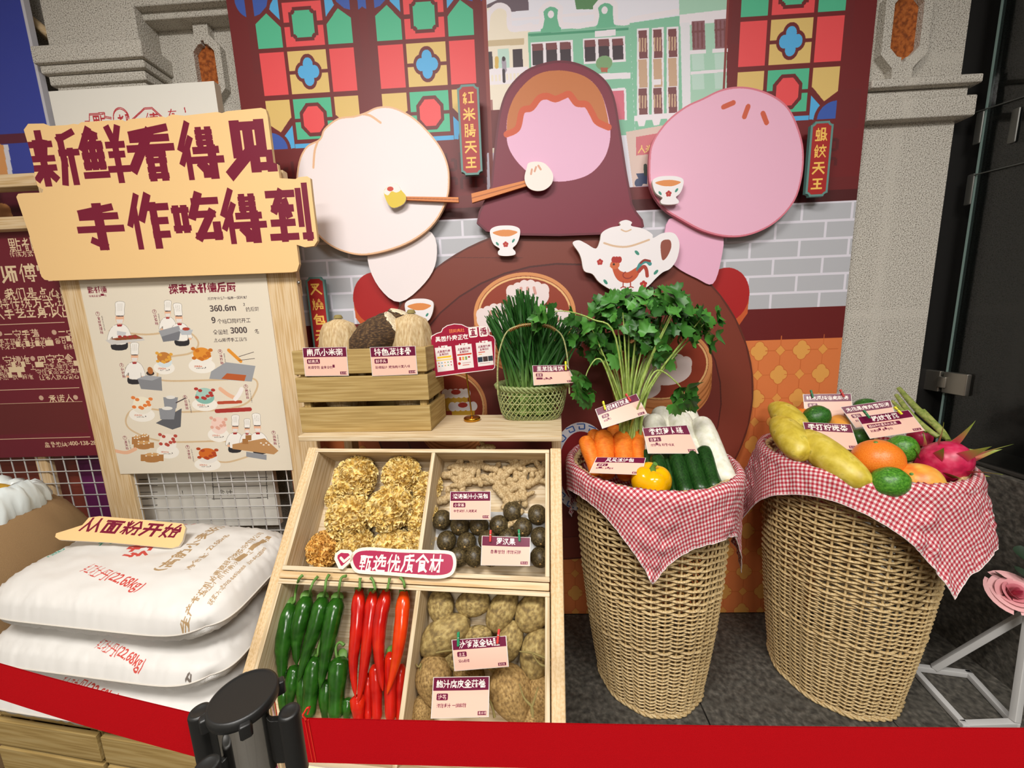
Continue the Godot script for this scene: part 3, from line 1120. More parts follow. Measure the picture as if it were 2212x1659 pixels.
# carved stone frame round a clay insert
func cartouche(parent: Node, at: Vector3, w: float) -> void:
	var h := w * 1.95
	var ring := func(gw: float, gh: float, tip: float) -> PackedVector2Array:
		var c := gw * 0.36
		var q := PackedVector2Array()
		for sy in [-1.0, 1.0]:
			var pts := [Vector2(gw / 2, gh / 2 - c), Vector2(gw / 2 - c * 0.75, gh / 2 - c * 0.2), Vector2(tip, gh / 2 - c * 0.1), Vector2(tip, gh / 2 + tip * 1.3)]
			if sy < 0:
				for p: Vector2 in pts:
					q.append(Vector2(p.x, -p.y))
				pts.reverse()
				for p: Vector2 in pts:
					q.append(Vector2(-p.x, -p.y))
			else:
				for p: Vector2 in pts:
					q.append(Vector2(-p.x, p.y))
				pts.reverse()
				for p: Vector2 in pts:
					q.append(p)
		return q
	var outer: PackedVector2Array = ring.call(w * 1.28, h * 1.2, w * 0.28)
	var inner: PackedVector2Array = ring.call(w * 0.80, h * 0.86, w * 0.06)
	var s := Shape.new()
	var n := outer.size()
	var t := Transform3D(Basis(), at + Vector3(0, 0, 0.03))
	for i in n:       # bevelled stone ring
		var a := outer[i]
		var b := outer[(i + 1) % n]
		var c := inner[(i + 1) % n]
		var d := inner[i]
		s.quad(t * Vector3(a.x, a.y, 0), t * Vector3(b.x, b.y, 0), t * Vector3(c.x, c.y, 0.0), t * Vector3(d.x, d.y, 0.0))
		s.quad(t * Vector3(d.x, d.y, 0), t * Vector3(c.x, c.y, 0), t * Vector3(c.x, c.y, -0.05), t * Vector3(d.x, d.y, -0.05))
	s.rim(outer, 0.03, t)
	part("carved_frame", s, M.granite, parent)
	s = Shape.new()
	s.plate(inner, 0.02, Transform3D(Basis(), at + Vector3(0, 0, 0.008)))
	part("clay_insert", s, M.terracotta, parent)
# ---- printed backdrop and the foam-board cut-outs mounted on it
const BX0 := -1.06
const BX1 := 1.266
const BTOP := 2.64

func mp(px: float, py: float, z := 0.0) -> Vector2:
	var p := on_z(px, py, z)
	return Vector2(p.x, -p.y)

func mpl(pts: Array, z := 0.0) -> PackedVector2Array:
	var q := PackedVector2Array()
	for i in range(0, pts.size(), 2):
		q.append(mp(pts[i], pts[i + 1], z))
	return q

# closed smooth curve through points
static func smooth(pts: PackedVector2Array, n := 6) -> PackedVector2Array:
	var q := PackedVector2Array()
	var k := pts.size()
	for i in k:
		for j in n:
			q.append(pts[i].cubic_interpolate(pts[(i + 1) % k], pts[(i + k - 1) % k], pts[(i + 2) % k], float(j) / n))
	return q

static func smooth_open(pts: PackedVector2Array, n := 6) -> PackedVector2Array:
	var q := PackedVector2Array()
	var k := pts.size()
	for i in k - 1:
		for j in n:
			q.append(pts[i].cubic_interpolate(pts[i + 1], pts[maxi(i - 1, 0)], pts[mini(i + 2, k - 1)], float(j) / n))
	q.append(pts[k - 1])
	return q

static func up(pts: PackedVector2Array) -> PackedVector2Array:
	var q := PackedVector2Array()
	for p in pts:
		q.append(Vector2(p.x, -p.y))
	return q

func grow(pts: PackedVector2Array, d: float) -> PackedVector2Array:
	var r := Geometry2D.offset_polygon(pts, d, Geometry2D.JOIN_ROUND)
	var best := pts
	var size := 0
	for p in r:
		if p.size() > size:
			size = p.size()
			best = p
	return best

func stained_window(cv: Canvas, cx: float) -> void:
	var lead := hexc("6e1f21")
	var red := hexc("ee5053")
	var green := hexc("52bd92")
	var yellow := hexc("e3c173")
	var sky := hexc("55b0e6")
	var blue := hexc("3c5cb0")
	var box := func(x0: float, y0: float, x1: float, y1: float, c: Color) -> void:
		cv.rect(cx + x0, -y0, cx + x1, -y1, c)
	var pg := func(pts: Array, c: Color) -> void:
		var q := []
		for p: Vector2 in pts:
			q.append(Vector2(cx + p.x, -p.y))
		cv.poly(q, c)
	for s in [-1.0, 1.0]:
		# upper light: pointed green pane, sky wedge, blue petal
		pg.call([Vector2(s * 0.18, 2.382), Vector2(s * 0.18, 2.464), Vector2(s * 0.134, 2.497), Vector2(s * 0.086, 2.448), Vector2(s * 0.086, 2.382)], green)
		pg.call([Vector2(s * 0.125, 2.512), Vector2(s * 0.086, 2.472), Vector2(s * 0.086, 2.56)], sky)
		cv.oval(Vector2(cx + s * 0.185, -2.545), 0.062, 0.062, blue)
		cv.line([Vector2(cx + s * 0.19, -2.48), Vector2(cx + s * 0.155, -2.49), Vector2(cx + s * 0.125, -2.515), Vector2(cx + s * 0.11, -2.56)], 0.012, lead)
		box.call(s * 0.18, 2.7, s * 0.21, 2.3, lead)
		# middle: red panes
		box.call(s * 0.18, 2.224, s * 0.086, 2.368, red)
		# lower: yellow pane pointing down, sky wedge, blue petal
		pg.call([Vector2(s * 0.18, 2.208), Vector2(s * 0.086, 2.208), Vector2(s * 0.086, 2.138), Vector2(s * 0.132, 2.094), Vector2(s * 0.18, 2.127)], yellow)
		pg.call([Vector2(s * 0.122, 2.082), Vector2(s * 0.086, 2.118), Vector2(s * 0.086, 2.038), Vector2(s * 0.107, 2.036)], sky)
		cv.oval(Vector2(cx + s * 0.18, -2.036), 0.072, 0.066, blue, PI, TAU)
		cv.line(Canvas.arc(Vector2(cx + s * 0.18, -2.036), 0.072, 0.066, PI, TAU), 0.012, lead)
		box.call(s * 0.18, 2.13, s * 0.262, 2.0, lead)
		cv.line([Vector2(cx + s * 0.086, -2.138), Vector2(cx + s * 0.132, -2.088)], 0.013, lead)
	box.call(-0.085, 2.052, 0.085, 2.036, sky)
	# centre column
	box.call(-0.073, 2.382, 0.073, 2.526, red)
	box.call(-0.073, 2.54, 0.073, 2.64, yellow)
	var notch := func(w: float, h: float, y: float, n: float, c: Color) -> void:
		box.call(-w + n, y - h, w - n, y + h, c)
		box.call(-w, y - h + n, w, y + h - n, c)
		for a in [-1.0, 1.0]:
			for b in [-1.0, 1.0]:
				cv.oval(Vector2(cx + a * (w - n), -(y + b * (h - n))), n * 0.45, n * 0.45, c)
	box.call(-0.073, 2.448, 0.073, 2.462, lead)
	notch.call(0.052, 0.056, 2.455, 0.016, lead)
	notch.call(0.040, 0.044, 2.455, 0.012, green)
	box.call(-0.073, 2.224, 0.073, 2.368, yellow)
	box.call(-0.073, 2.291, 0.073, 2.303, lead)
	for q in [[0.034, lead], [0.022, sky]]:
		for d in [Vector2(0.022, 0), Vector2(-0.022, 0), Vector2(0, 0.026), Vector2(0, -0.026)]:
			cv.oval(Vector2(cx, -2.297) + d, q[0] * 0.86, q[0], q[1])
		cv.oval(Vector2(cx, -2.297), q[0], q[0], q[1])
	box.call(-0.073, 2.066, 0.073, 2.208, green)
	box.call(-0.073, 2.128, 0.086, 2.140, lead)
	for q in [[0.052, 0.058, lead], [0.040, 0.046, red]]:
		var a: float = q[0]
		var b: float = q[1]
		pg.call([Vector2(-a, 2.134 - b * 0.45), Vector2(-a * 0.45, 2.134 - b), Vector2(a * 0.45, 2.134 - b), Vector2(a, 2.134 - b * 0.45), Vector2(a, 2.134 + b * 0.45), Vector2(a * 0.45, 2.134 + b), Vector2(-a * 0.45, 2.134 + b), Vector2(-a, 2.134 + b * 0.45)], q[2])
	# fret below the glass
	var fret := hexc("5c1a1d")
	for k in 3:
		for s in [-1.0, 1.0]:
			var x: float = cx + s * (0.05 + k * 0.055)
			cv.line([Vector2(x, -1.99), Vector2(x, -1.93), Vector2(x + s * 0.035, -1.93), Vector2(x + s * 0.035, -1.965), Vector2(x + s * 0.018, -1.965)], 0.011, fret, false)
			cv.line([Vector2(x, -1.86), Vector2(x, -1.90), Vector2(x + s * 0.035, -1.90), Vector2(x + s * 0.035, -1.875)], 0.011, fret, false)

func street_view(cv: Canvas) -> void:
	cv.rect(-0.107, -2.7, 0.752, -1.78, hexc("e9e7f1"))
	var cream := hexc("efe3cf")
	var sage := hexc("86c2a3")
	var pale := hexc("bfdccf")
	var whit := hexc("eee6ec")
	var dusk := hexc("3f3138")
	var brown := hexc("7b4648")
	var tan := hexc("c9a689")
	var grey := hexc("6c5c66")
	var at := func(pts: Array, c: Color) -> void:
		cv.poly(mpl(pts), c)
	var win := func(x0: float, y0: float, x1: float, y1: float, c: Color, tilt := -0.06) -> void:
		cv.poly(mpl([x0, y0, x1, y0 + (x1 - x0) * tilt, x1 + 2, y1 + (x1 - x0) * tilt, x0 + 2, y1]), c)
	at.call([1052, 10, 1140, -30, 1142, 22, 1052, 30], grey)
	at.call([1238, -20, 1320, -20, 1300, 20, 1245, 20], hexc("5c8a5c"))
	# cream house
	at.call([1052, 18, 1080, 8, 1100, 18, 1104, 60, 1145, 52, 1150, 330, 1064, 330], cream)
	cv.line(smooth_open(mpl([1052, 62, 1056, 30, 1076, 12, 1098, 22, 1104, 62, 1146, 55])), 0.018, whit)
	at.call([1053, 88, 1132, 82, 1132, 96, 1054, 101], hexc("cdb894"))
	win.call(1054, 112, 1063, 150, dusk)
	win.call(1075, 106, 1099, 150, pale)
	win.call(1107, 107, 1128, 148, dusk)
	cv.line(mpl([1055, 156, 1140, 150]), 0.02, whit, false)
	for k in 10:
		cv.line(mpl([1059 + k * 8, 158, 1060 + k * 8, 178]), 0.006, whit, false)
	cv.line(mpl([1057, 180, 1140, 174]), 0.012, whit, false)
	cv.line(mpl([1088, 128, 1090, 152]), 0.016, hexc("a59aa8"))
	cv.line(mpl([1088, 152, 1089, 176]), 0.010, dusk)
	cv.oval(mp(1088, 127), 0.006, 0.008, dusk)
	cv.line(mpl([1073, 126, 1073, 144]), 0.014, hexc("d7b35f"))
	win.call(1058, 216, 1064, 290, hexc("a8736c"))
	# green houses
	at.call([1140, 70, 1360, 50, 1372, 290, 1150, 310], sage)
	at.call([1168, 72, 1168, 22, 1188, 10, 1210, 20, 1212, 68], hexc("6db793"))
	at.call([1288, 62, 1286, 14, 1306, 2, 1328, 12, 1330, 58], hexc("6db793"))
	cv.oval(mp(1190, 31), 0.011, 0.012, whit)
	cv.oval(mp(1306, 22), 0.011, 0.012, whit)
	for q in [[1104, 62, 1168, 57, 1168, 24, 1188, 8, 1211, 18, 1213, 54, 1286, 50, 1286, 16, 1306, 0, 1329, 10, 1331, 48, 1365, 46], [1365, 42, 1468, 24]]:
		cv.line(smooth_open(mpl(q), 2), 0.018, whit)
	cv.line(mpl([1106, 42, 1166, 38]), 0.01, whit, false)
	cv.line(mpl([1214, 34, 1286, 28]), 0.01, whit, false)
	cv.line(mpl([1141, 76, 1236, 70, 1358, 62]), 0.008, hexc("4f9a78"), false)
	for k in [[1149, 95, 3, 29, 47], [1262, 87, 3, 29, 46]]:
		at.call([k[0] - 3, k[1] - 3, k[0] + 88, k[1] - 9, k[0] + 90, k[1] + 46, k[0] - 1, k[1] + 52], whit)
		for j in 3:
			win.call(k[0] + j * 30, k[1] - j * 1.6, k[0] + 23 + j * 30, k[1] + 46 - j * 1.6, dusk)
			win.call(k[0] + j * 30, k[1] - j * 1.6, k[0] + 23 + j * 30, k[1] + 15 - j * 1.6, brown)
	cv.line(mpl([1285, 74, 1330, 70]), 0.02, whit, false)
	cv.oval(mp(1305, 136), 0.03, 0.024, hexc("7da372"))
	at.call([1297, 146, 1313, 146, 1312, 156, 1299, 156], hexc("b5654c"))
	cv.line(mpl([1282, 166, 1362, 163]), 0.02, whit, false)
	at.call([1322, 196, 1348, 194, 1350, 258, 1326, 260], hexc("da6d80"))
	cv.line(mpl([1320, 194, 1350, 192, 1352, 260]), 0.008, whit, false)
	# tall shop house
	at.call([1360, 50, 1468, 34, 1480, 262, 1372, 282], sage)
	for j in 3:
		var x := 1376.0 + j * 32
		at.call([x, 62 - j * 1.5, x + 26, 60 - j * 1.5, x + 26, 250 - j * 1.5, x, 252 - j * 1.5], whit)
		win.call(x + 3, 66 - j * 1.5, x + 21, 127 - j * 1.5, brown)
		win.call(x + 3, 129 - j * 1.5, x + 21, 190 - j * 1.5, tan)
		win.call(x + 3, 192 - j * 1.5, x + 21, 248 - j * 1.5, brown)
		for i in 3:
			cv.line(mpl([x + 6 + i * 6, 82 - j * 1.5, x + 6 + i * 6, 112 - j * 1.5]), 0.006, tan, false)
			cv.line(mpl([x + 6 + i * 6, 206 - j * 1.5, x + 6 + i * 6, 234 - j * 1.5]), 0.006, tan, false)
	at.call([1412, 172, 1428, 171, 1428, 183, 1412, 184], whit)
	cv.line(mpl([1370, 256, 1470, 248]), 0.018, whit, false)
	for j in 3:
		at.call([1376 + j * 32, 258 - j * 2, 1396 + j * 32, 257 - j * 2, 1392 + j * 32, 272 - j * 2, 1380 + j * 32, 273 - j * 2], whit)
	# right house
	at.call([1466, -20, 1570, -20, 1570, 280, 1476, 290], hexc("a9d2bb"))
	at.call([1468, 32, 1572, 20, 1572, 46, 1468, 56], whit)
	at.call([1470, 50, 1490, 48, 1492, 240, 1474, 240], hexc("e6e4ea"))
	for q in [[1494, 46, 1522, 108], [1543, 42, 1569, 105]]:
		win.call(q[0], q[1], q[2], q[3], hexc("8d5f66"))
		for i in 3:
			cv.line(mpl([q[0] + 4 + i * 9, q[1] + 2, q[0] + 5 + i * 9, q[3] - 4]), 0.006, brown, false)
		cv.line(mpl([q[0], q[1] + 23, q[2], q[1] + 21]), 0.006, brown, false)
		cv.line(mpl([q[0] - 4, q[3] + 5, q[2] + 3, q[3] + 3]), 0.012, whit, false)
	for y in [118, 160]:
		win.call(1494, y, 1520, y + 34, pale)
		win.call(1543, y - 2, 1567, y + 32, pale)
	cv.line(mpl([1492, 158, 1570, 152]), 0.01, whit, false)
	# street, shop sign, scooter
	at.call([1352, 285, 1480, 262, 1480, 330, 1420, 400, 1368, 410], hexc("dcc3b8"))
	at.call([1374, 296, 1420, 288, 1412, 332, 1374, 336], hexc("cf7079"))
	cv.text("人米", mp(1378, 314).x, mp(1378, 314).y, 0.028, hexc("f0cf7c"), 0.13)
	cv.oval(mp(1380, 395), 0.016, 0.016, hexc("3f4a6a"))
	at.call([1374, 375, 1398, 374, 1398, 398, 1384, 396], hexc("3f4a6a"))
	cv.line(mpl([1394, 358, 1395, 376]), 0.014, hexc("46524a"))
	at.call([1365, 404, 1420, 398, 1420, 440, 1365, 440], hexc("b9a3b4"))
	at.call([1052, 330, 1075, 330, 1070, 440, 1052, 440], hexc("d9cfe0"))

func build_backdrop() -> void:
	var cv := canvas(1780, 2020, hexc("711d1f"))
	cv.frame(Rect2(BX0, -BTOP, BX1 - BX0, BTOP))
	street_view(cv)
	for x in [-0.782, -0.333, 0.98]:
		stained_window(cv, x)
	cv.rect(-0.118, -2.7, -0.104, -1.75, hexc("8a3a34"))
	cv.rect(0.748, -2.7, 0.756, -1.75, hexc("8a3a34"))
	# sill, brickwork, band, floor tiles: all print
	cv.rect(BX0, -1.835, BX1, -1.75, hexc("6b2021"))
	cv.rect(BX0, -1.79, BX1, -1.75, hexc("4d1516"))
	cv.rect(BX0, -1.75, BX1, -1.358, hexc("dedae4"))
	for r in 6:
		for c in 14:
			var x := BX0 - 0.1 + c * 0.186 + (0.093 if r % 2 else 0.0)
			var y := -1.743 + r * 0.066
			cv.rect(maxf(x, BX0), y, x + 0.177, minf(y + 0.057, -1.358), hexc("b7b8bd"))
	cv.rect(BX0, -1.358, BX1, -1.234, hexc("661a1a"))
	cv.rect(BX0, -1.234, BX1, 0.0, hexc("d97a43"))
	for r in 13:
		for c in 28:
			var p := Vector2(BX0 + c * 0.0835, -1.19 + r * 0.0985)
			if (r + c) % 2 == 0:
				for d in [Vector2(0.016, 0), Vector2(-0.016, 0), Vector2(0, 0.018), Vector2(0, -0.018)]:
					cv.oval(p + d, 0.021, 0.023, hexc("c96a36"))
				for d in [Vector2(0.016, 0), Vector2(-0.016, 0), Vector2(0, 0.018), Vector2(0, -0.018), Vector2.ZERO]:
					cv.oval(p + d, 0.018, 0.02, hexc("e0a050"))
			else:
				cv.line([p + Vector2(-0.06, 0), p + Vector2(0.06, 0)], 0.003, hexc("c96a36"), false)
				cv.line([p + Vector2(0, -0.06), p + Vector2(0, 0.06)], 0.003, hexc("c96a36"), false)
				cv.poly([p + Vector2(-0.022, 0), p + Vector2(0, -0.024), p + Vector2(0.022, 0), p + Vector2(0, 0.024)], hexc("c96a36"))
				cv.poly([p + Vector2(-0.019, 0), p + Vector2(0, -0.021), p + Vector2(0.019, 0), p + Vector2(0, 0.021)], hexc("e09a4c"))
	# stools, print
	for q in [[1567, 632, 52, 62, 1], [812, 640, 50, 60, -1]]:
		var c := mp(q[0], q[1])
		var rx := mp(q[0] + q[2], q[1]).x - c.x
		var ry := mp(q[0], q[1] + q[3]).y - c.y
		cv.poly([c + Vector2(-rx, 0), c + Vector2(rx, 0), c + Vector2(rx * 0.97, ry * 0.75), c + Vector2(rx * 0.5, ry * 1.35), c + Vector2(-rx * 0.5, ry * 1.35), c + Vector2(-rx * 0.97, ry * 0.75)], hexc("c75a2c"))
		cv.oval(c + Vector2(0, ry * 0.1), rx, ry * 0.95, hexc("ab1d1e"))
	var t := thing("backdrop_board", "tall printed backdrop with stained glass windows, street view and grey brickwork", "backdrop")
	var s := Shape.new()
	s.quad(Vector3(BX0, 0, 0), Vector3(BX1, 0, 0), Vector3(BX1, BTOP, 0), Vector3(BX0, BTOP, 0))
	part("printed_face", s, printed(cv, 0.5), t)
	s = Shape.new()
	s.box(Vector3((BX0 + BX1) / 2, BTOP / 2, -0.0125), Vector3(BX1 - BX0 - 0.0004, BTOP - 0.0004, 0.0245))
	part("board", s, M.foam_edge, t)
	table_board()
	food_boards()
	tea_boards()
	plaques()

# a foam board cut to an outline (px points on plane z), with its own print
func cutout(called: String, label: String, category: String, outline: PackedVector2Array, z: float, thick: float, cv: Canvas, r: Rect2, edge: Material, group := "") -> Node3D:
	var o := up(outline)
	var c := r.get_center()
	var t := thing(called, label, category, Vector3(c.x, -r.end.y, z), Basis(), group)
	var shift := Transform3D(Basis(), Vector3(-c.x, r.end.y, 0))
	var s := Shape.new()
	s.plate(o, thick, shift, Rect2(r.position.x, -r.end.y, r.size.x, r.size.y), true)
	part("printed_face", s, printed(cv, 0.5), t)
	s = Shape.new()
	var back := Transform3D(Basis(), shift.origin - Vector3(0, 0, 0.0004))
	s.plate(o, thick - 0.0004, back)
	part("foam_core", s, edge, t)
	return t

func bounds(pts: PackedVector2Array, margin := 0.004) -> Rect2:
	var r := Rect2(pts[0], Vector2.ZERO)
	for p in pts:
		r = r.expand(p)
	return r.grow(margin)

func canvas_over(r: Rect2, ppm: float, back: Color) -> Canvas:
	var cv := canvas(ceili(r.size.x * ppm), ceili(r.size.y * ppm), back)
	cv.frame(r)
	return cv

func steamer(cv: Canvas, c: Vector2, rx: float, ry: float, wall: float) -> void:
	cv.poly(Canvas.arc(c + Vector2(0, wall), rx, ry, 0, PI) + Canvas.arc(c, rx, ry, PI, TAU), hexc("c9814a"))
	for k in 3:
		cv.line(Canvas.arc(c + Vector2(0, wall * (0.25 + k * 0.3)), rx, ry, 0.1, PI - 0.1), 0.006, hexc("a4602f"), false)
	cv.oval(c, rx, ry, hexc("d9925a"))
	cv.oval(c, rx * 0.93, ry * 0.92, hexc("8a3a20"))
	cv.line(Canvas.arc(c, rx * 0.9, ry * 0.88), 0.008, hexc("eab87c"), false)
	cv.oval(c, rx * 0.88, ry * 0.86, hexc("93361d"))

func dumpling(cv: Canvas, c: Vector2, r: float) -> void:
	for k in 6:
		cv.oval(c + Vector2((k - 2.5) * r * 0.3, -r * 0.5 + absf(k - 2.5) * r * 0.1), r * 0.26, r * 0.3, hexc("ecd9d6"))
	cv.oval(c, r, r * 0.62, hexc("ecdbd9"))
	for k in 3:
		cv.line([c + Vector2((k - 1) * r * 0.3, -r * 0.38), c + Vector2((k - 1) * r * 0.36, -r * 0.12)], r * 0.13, hexc("d69b90"))

func table_board() -> void:
	var z := 0.022
	var c := Vector2(0.13, -1.0)
	var out := Canvas.arc(c, 0.79, 0.71, 0, TAU, 0, 90)
	out.remove_at(out.size() - 1)
	var r := bounds(out)
	var cv := canvas_over(r, 900.0, hexc("62301f"))
	cv.oval(c, 0.79, 0.71, hexc("5c271c"))
	cv.oval(c, 0.784, 0.704, hexc("7a3526"))
	cv.oval(c + Vector2(0, 0.02), 0.665, 0.585, hexc("4d1c17"))
	cv.oval(c + Vector2(0, 0.022), 0.66, 0.58, hexc("6f2a22"))
	cv.line(mpl([885, 556, 1130, 557], z), 0.002, hexc("55241a"), false)
	steamer(cv, mp(1133, 680, z), 0.205, 0.165, 0.07)
	dumpling(cv, mp(1140, 640, z), 0.085)
	dumpling(cv, mp(1075, 690, z), 0.085)
	dumpling(cv, mp(1190, 700, z), 0.085)
	steamer(cv, mp(1430, 790, z), 0.2, 0.155, 0.09)
	dumpling(cv, mp(1440, 800, z), 0.1)
	dumpling(cv, mp(1390, 840, z), 0.07)
	steamer(cv, mp(975, 880, z), 0.15, 0.16, 0.06)
	for q in [[985, 852, "cfa02c"], [1000, 880, "cfa02c"]]:
		var p := mp(q[0], q[1], z)
		cv.poly([p + Vector2(-0.05, 0), p + Vector2(0.05, 0), p + Vector2(0.045, 0.07), p + Vector2(-0.045, 0.07)], hexc(q[2]))
		for k in 5:
			cv.oval(p + Vector2((k - 2) * 0.022, -0.004), 0.017, 0.02, hexc("efe6e4"))
		cv.oval(p + Vector2(0, -0.01), 0.02, 0.011, hexc("b13225"))
	# bowl with a blue meander rim and red sauce
	var b := mp(1255, 1010, z)
	cv.oval(b, 0.13, 0.2, hexc("e8e6ea"))
	cv.oval(b, 0.095, 0.16, hexc("8e1f22"))
	for k in 16:
		var a := TAU * k / 16.0
		var p := b + Vector2(cos(a) * 0.112, sin(a) * 0.18)
		var tq := Transform2D(a + PI / 2, p)
		cv.line([tq * Vector2(-0.016, -0.012), tq * Vector2(0.016, -0.012), tq * Vector2(0.016, 0.01), tq * Vector2(-0.006, 0.01), tq * Vector2(-0.006, -0.002)], 0.005, hexc("3c66b0"), false)
	cutout("round_table_board", "large round brown table cut from board, printed with bamboo steamers", "cutout", out, z, 0.02, cv, r, plain(hexc("4a2219"), 0.7))

func food_boards() -> void:
	# plain food shapes in the colours of the three big panels; the cartoon faces are left out
	var z := 0.05
	var out := smooth(mpl([640, 405, 645, 350, 662, 316, 690, 300, 700, 278, 730, 255, 765, 250, 790, 242, 815, 231, 848, 231, 888, 250, 920, 278, 950, 315, 966, 350, 971, 385, 966, 430, 940, 480, 900, 515, 850, 538, 790, 551, 745, 545, 705, 525, 672, 490, 650, 445], z), 4)
	var r := bounds(out)
	var cv := canvas_over(r, 900.0, hexc("efe4e4"))
	var line := hexc("e6b78f")
	cv.line(out, 0.012, line)
	cv.line([out[out.size() - 1], out[0]], 0.012, line)
	cv.line(smooth_open(mpl([780, 246, 800, 250, 822, 265], z)), 0.008, line)
	cv.line(smooth_open(mpl([690, 296, 680, 325, 677, 362], z)), 0.008, line)
	var bun := cutout("bun_board", "big plain white steamed bun shape with tan outline, cut from board", "cutout", out, z, 0.018, cv, r, plain(hexc("e3b48c"), 0.7))
	var s := Shape.new()
	s.plate(up(smooth(mpl([800, 500, 860, 490, 930, 500, 940, 560, 915, 610, 860, 652, 815, 620, 790, 560], z), 4)), 0.008, Transform3D(Basis(), Vector3(-r.get_center().x, r.end.y, -0.019)))
	part("support_board", s, plain(hexc("efe4e4"), 0.55), bun)
	# red rice roll, end on
	z = 0.045
	out = smooth(mpl([1050, 500, 1060, 400, 1070, 300, 1080, 235, 1098, 190, 1135, 152, 1182, 134, 1222, 131, 1263, 142, 1304, 169, 1327, 209, 1341, 287, 1354, 371, 1366, 440, 1369, 500], z), 4)
	r = bounds(out)
	cv = canvas_over(r, 900.0, hexc("7a2036"))
	cv.line(out, 0.016, hexc("651a2b"))
	cv.poly(smooth(mpl([1094, 290, 1098, 243, 1118, 199, 1158, 162, 1209, 152, 1263, 165, 1297, 199, 1315, 256, 1318, 300, 1304, 344, 1270, 378, 1216, 392, 1162, 385, 1125, 358, 1101, 324], z)), hexc("e6b3cf"))
	var wave := smooth_open(mpl([1094, 290, 1118, 277, 1128, 240, 1148, 233, 1165, 212, 1182, 208, 1199, 214, 1216, 208, 1230, 204, 1246, 223, 1267, 226, 1280, 246, 1290, 263, 1315, 275], z))
	var cap := smooth_open(mpl([1315, 275, 1312, 250, 1297, 199, 1263, 165, 1209, 152, 1158, 162, 1118, 199, 1098, 243, 1094, 290], z))
	cv.poly(wave + cap, hexc("c0703a"))
	cv.line(wave, 0.022, hexc("cc552e"))
	cutout("rice_roll_board", "tall maroon arch board with a pink and orange rice roll section", "cutout", out, z, 0.018, cv, r, plain(hexc("541523"), 0.7))
	# pink dumpling
	z = 0.05
	out = smooth(mpl([1402, 345, 1410, 305, 1440, 262, 1480, 230, 1518, 212, 1556, 194, 1595, 187, 1635, 192, 1676, 209, 1706, 236, 1726, 280, 1736, 325, 1733, 381, 1716, 435, 1676, 480, 1625, 506, 1574, 512, 1520, 500, 1473, 476, 1432, 449, 1405, 405], z), 4)
	r = bounds(out)
	cv = canvas_over(r, 900.0, hexc("eab3cb"))
	cv.line(out, 0.012, hexc("d67687"))
	cv.line([out[out.size() - 1], out[0]], 0.012, hexc("d67687"))
	for q in [[1563, 231, 1584, 222], [1608, 252, 1616, 230], [1648, 245, 1656, 265]]:
		cv.line(mpl(q, z), 0.017, hexc("cd5a3c"))
	var pd := cutout("pink_dumpling_board", "big plain pink dumpling shape with three rust pleats, cut from board", "cutout", out, z, 0.018, cv, r, plain(hexc("d07483"), 0.7))
	s = Shape.new()
	s.plate(up(smooth(mpl([1450, 470, 1510, 480, 1565, 500, 1563, 560, 1545, 612, 1510, 600, 1465, 575, 1440, 540], z), 4)), 0.008, Transform3D(Basis(), Vector3(-r.get_center().x, r.end.y, -0.019)))
	part("support_board", s, plain(hexc("e9b0cb"), 0.55), pd)
	# chopsticks with food
	z = 0.066
	for q in [[[858, 424, 990, 426, 991, 437, 858, 431], "orange chopsticks cut from board on the white bun panel"], [[1018, 418, 1166, 382, 1169, 392, 1020, 438], "orange chopsticks cut from board on the maroon arch panel"]]:
		out = mpl(q[0], z)
		r = bounds(out)
		cv = canvas_over(r, 900.0, hexc("d9823f"))
		cv.line([(out[0] + out[3]) * 0.5, (out[1] + out[2]) * 0.5], 0.004, hexc("a85a26"))
		cutout("chopsticks_board", q[1], "cutout", out, z, 0.012, cv, r, plain(hexc("b9672d"), 0.7))
	z = 0.074
	out = smooth(mpl([829, 415, 838, 402, 850, 396, 860, 400, 866, 410, 877, 424, 872, 440, 851, 449, 838, 440], z), 3)
	r = bounds(out)
	cv = canvas_over(r, 1200.0, hexc("dfc23e"))
	cv.poly(smooth(mpl([829, 415, 838, 402, 850, 396, 860, 400, 866, 410, 856, 416, 846, 413, 838, 422], z), 3), hexc("f0e7e2"))
	cv.oval(mp(843, 408, z), 0.012, 0.008, hexc("c8402c"))
	cutout("dumpling_cup_board", "small yellow and white open dumpling cut from board at the chopstick tips", "cutout", out, z, 0.006, cv, r, M.foam_edge)
	out = smooth(mpl([1133, 385, 1138, 362, 1142, 352, 1160, 349, 1178, 354, 1194, 375, 1192, 396, 1176, 410, 1156, 412, 1140, 404], z), 4)
	r = bounds(out)
	cv = canvas_over(r, 1200.0, hexc("efe5dd"))
	for q in [[1147, 376, 1149, 366], [1155, 370, 1158, 361], [1163, 358, 1168, 366]]:
		cv.line(mpl(q, z), 0.007, hexc("d99f85"))
	cutout("small_bun_board", "small white bun with three pleats cut from board, held by chopsticks", "cutout", out, z, 0.006, cv, r, M.foam_edge)

func flower(cv: Canvas, c: Vector2, rr: float) -> void:
	for k in 5:
		cv.oval(c + Vector2(0, -rr * 0.55).rotated(TAU * k / 5.0), rr * 0.45, rr * 0.45, hexc("b32a28"))
	cv.oval(c, rr * 0.2, rr * 0.2, hexc("d98a4a"))

func leaf_mark(cv: Canvas, c: Vector2, rr: float, turn: float) -> void:
	cv.oval(c, rr, rr * 0.5, hexc("3d8b77"), 0, TAU, turn)

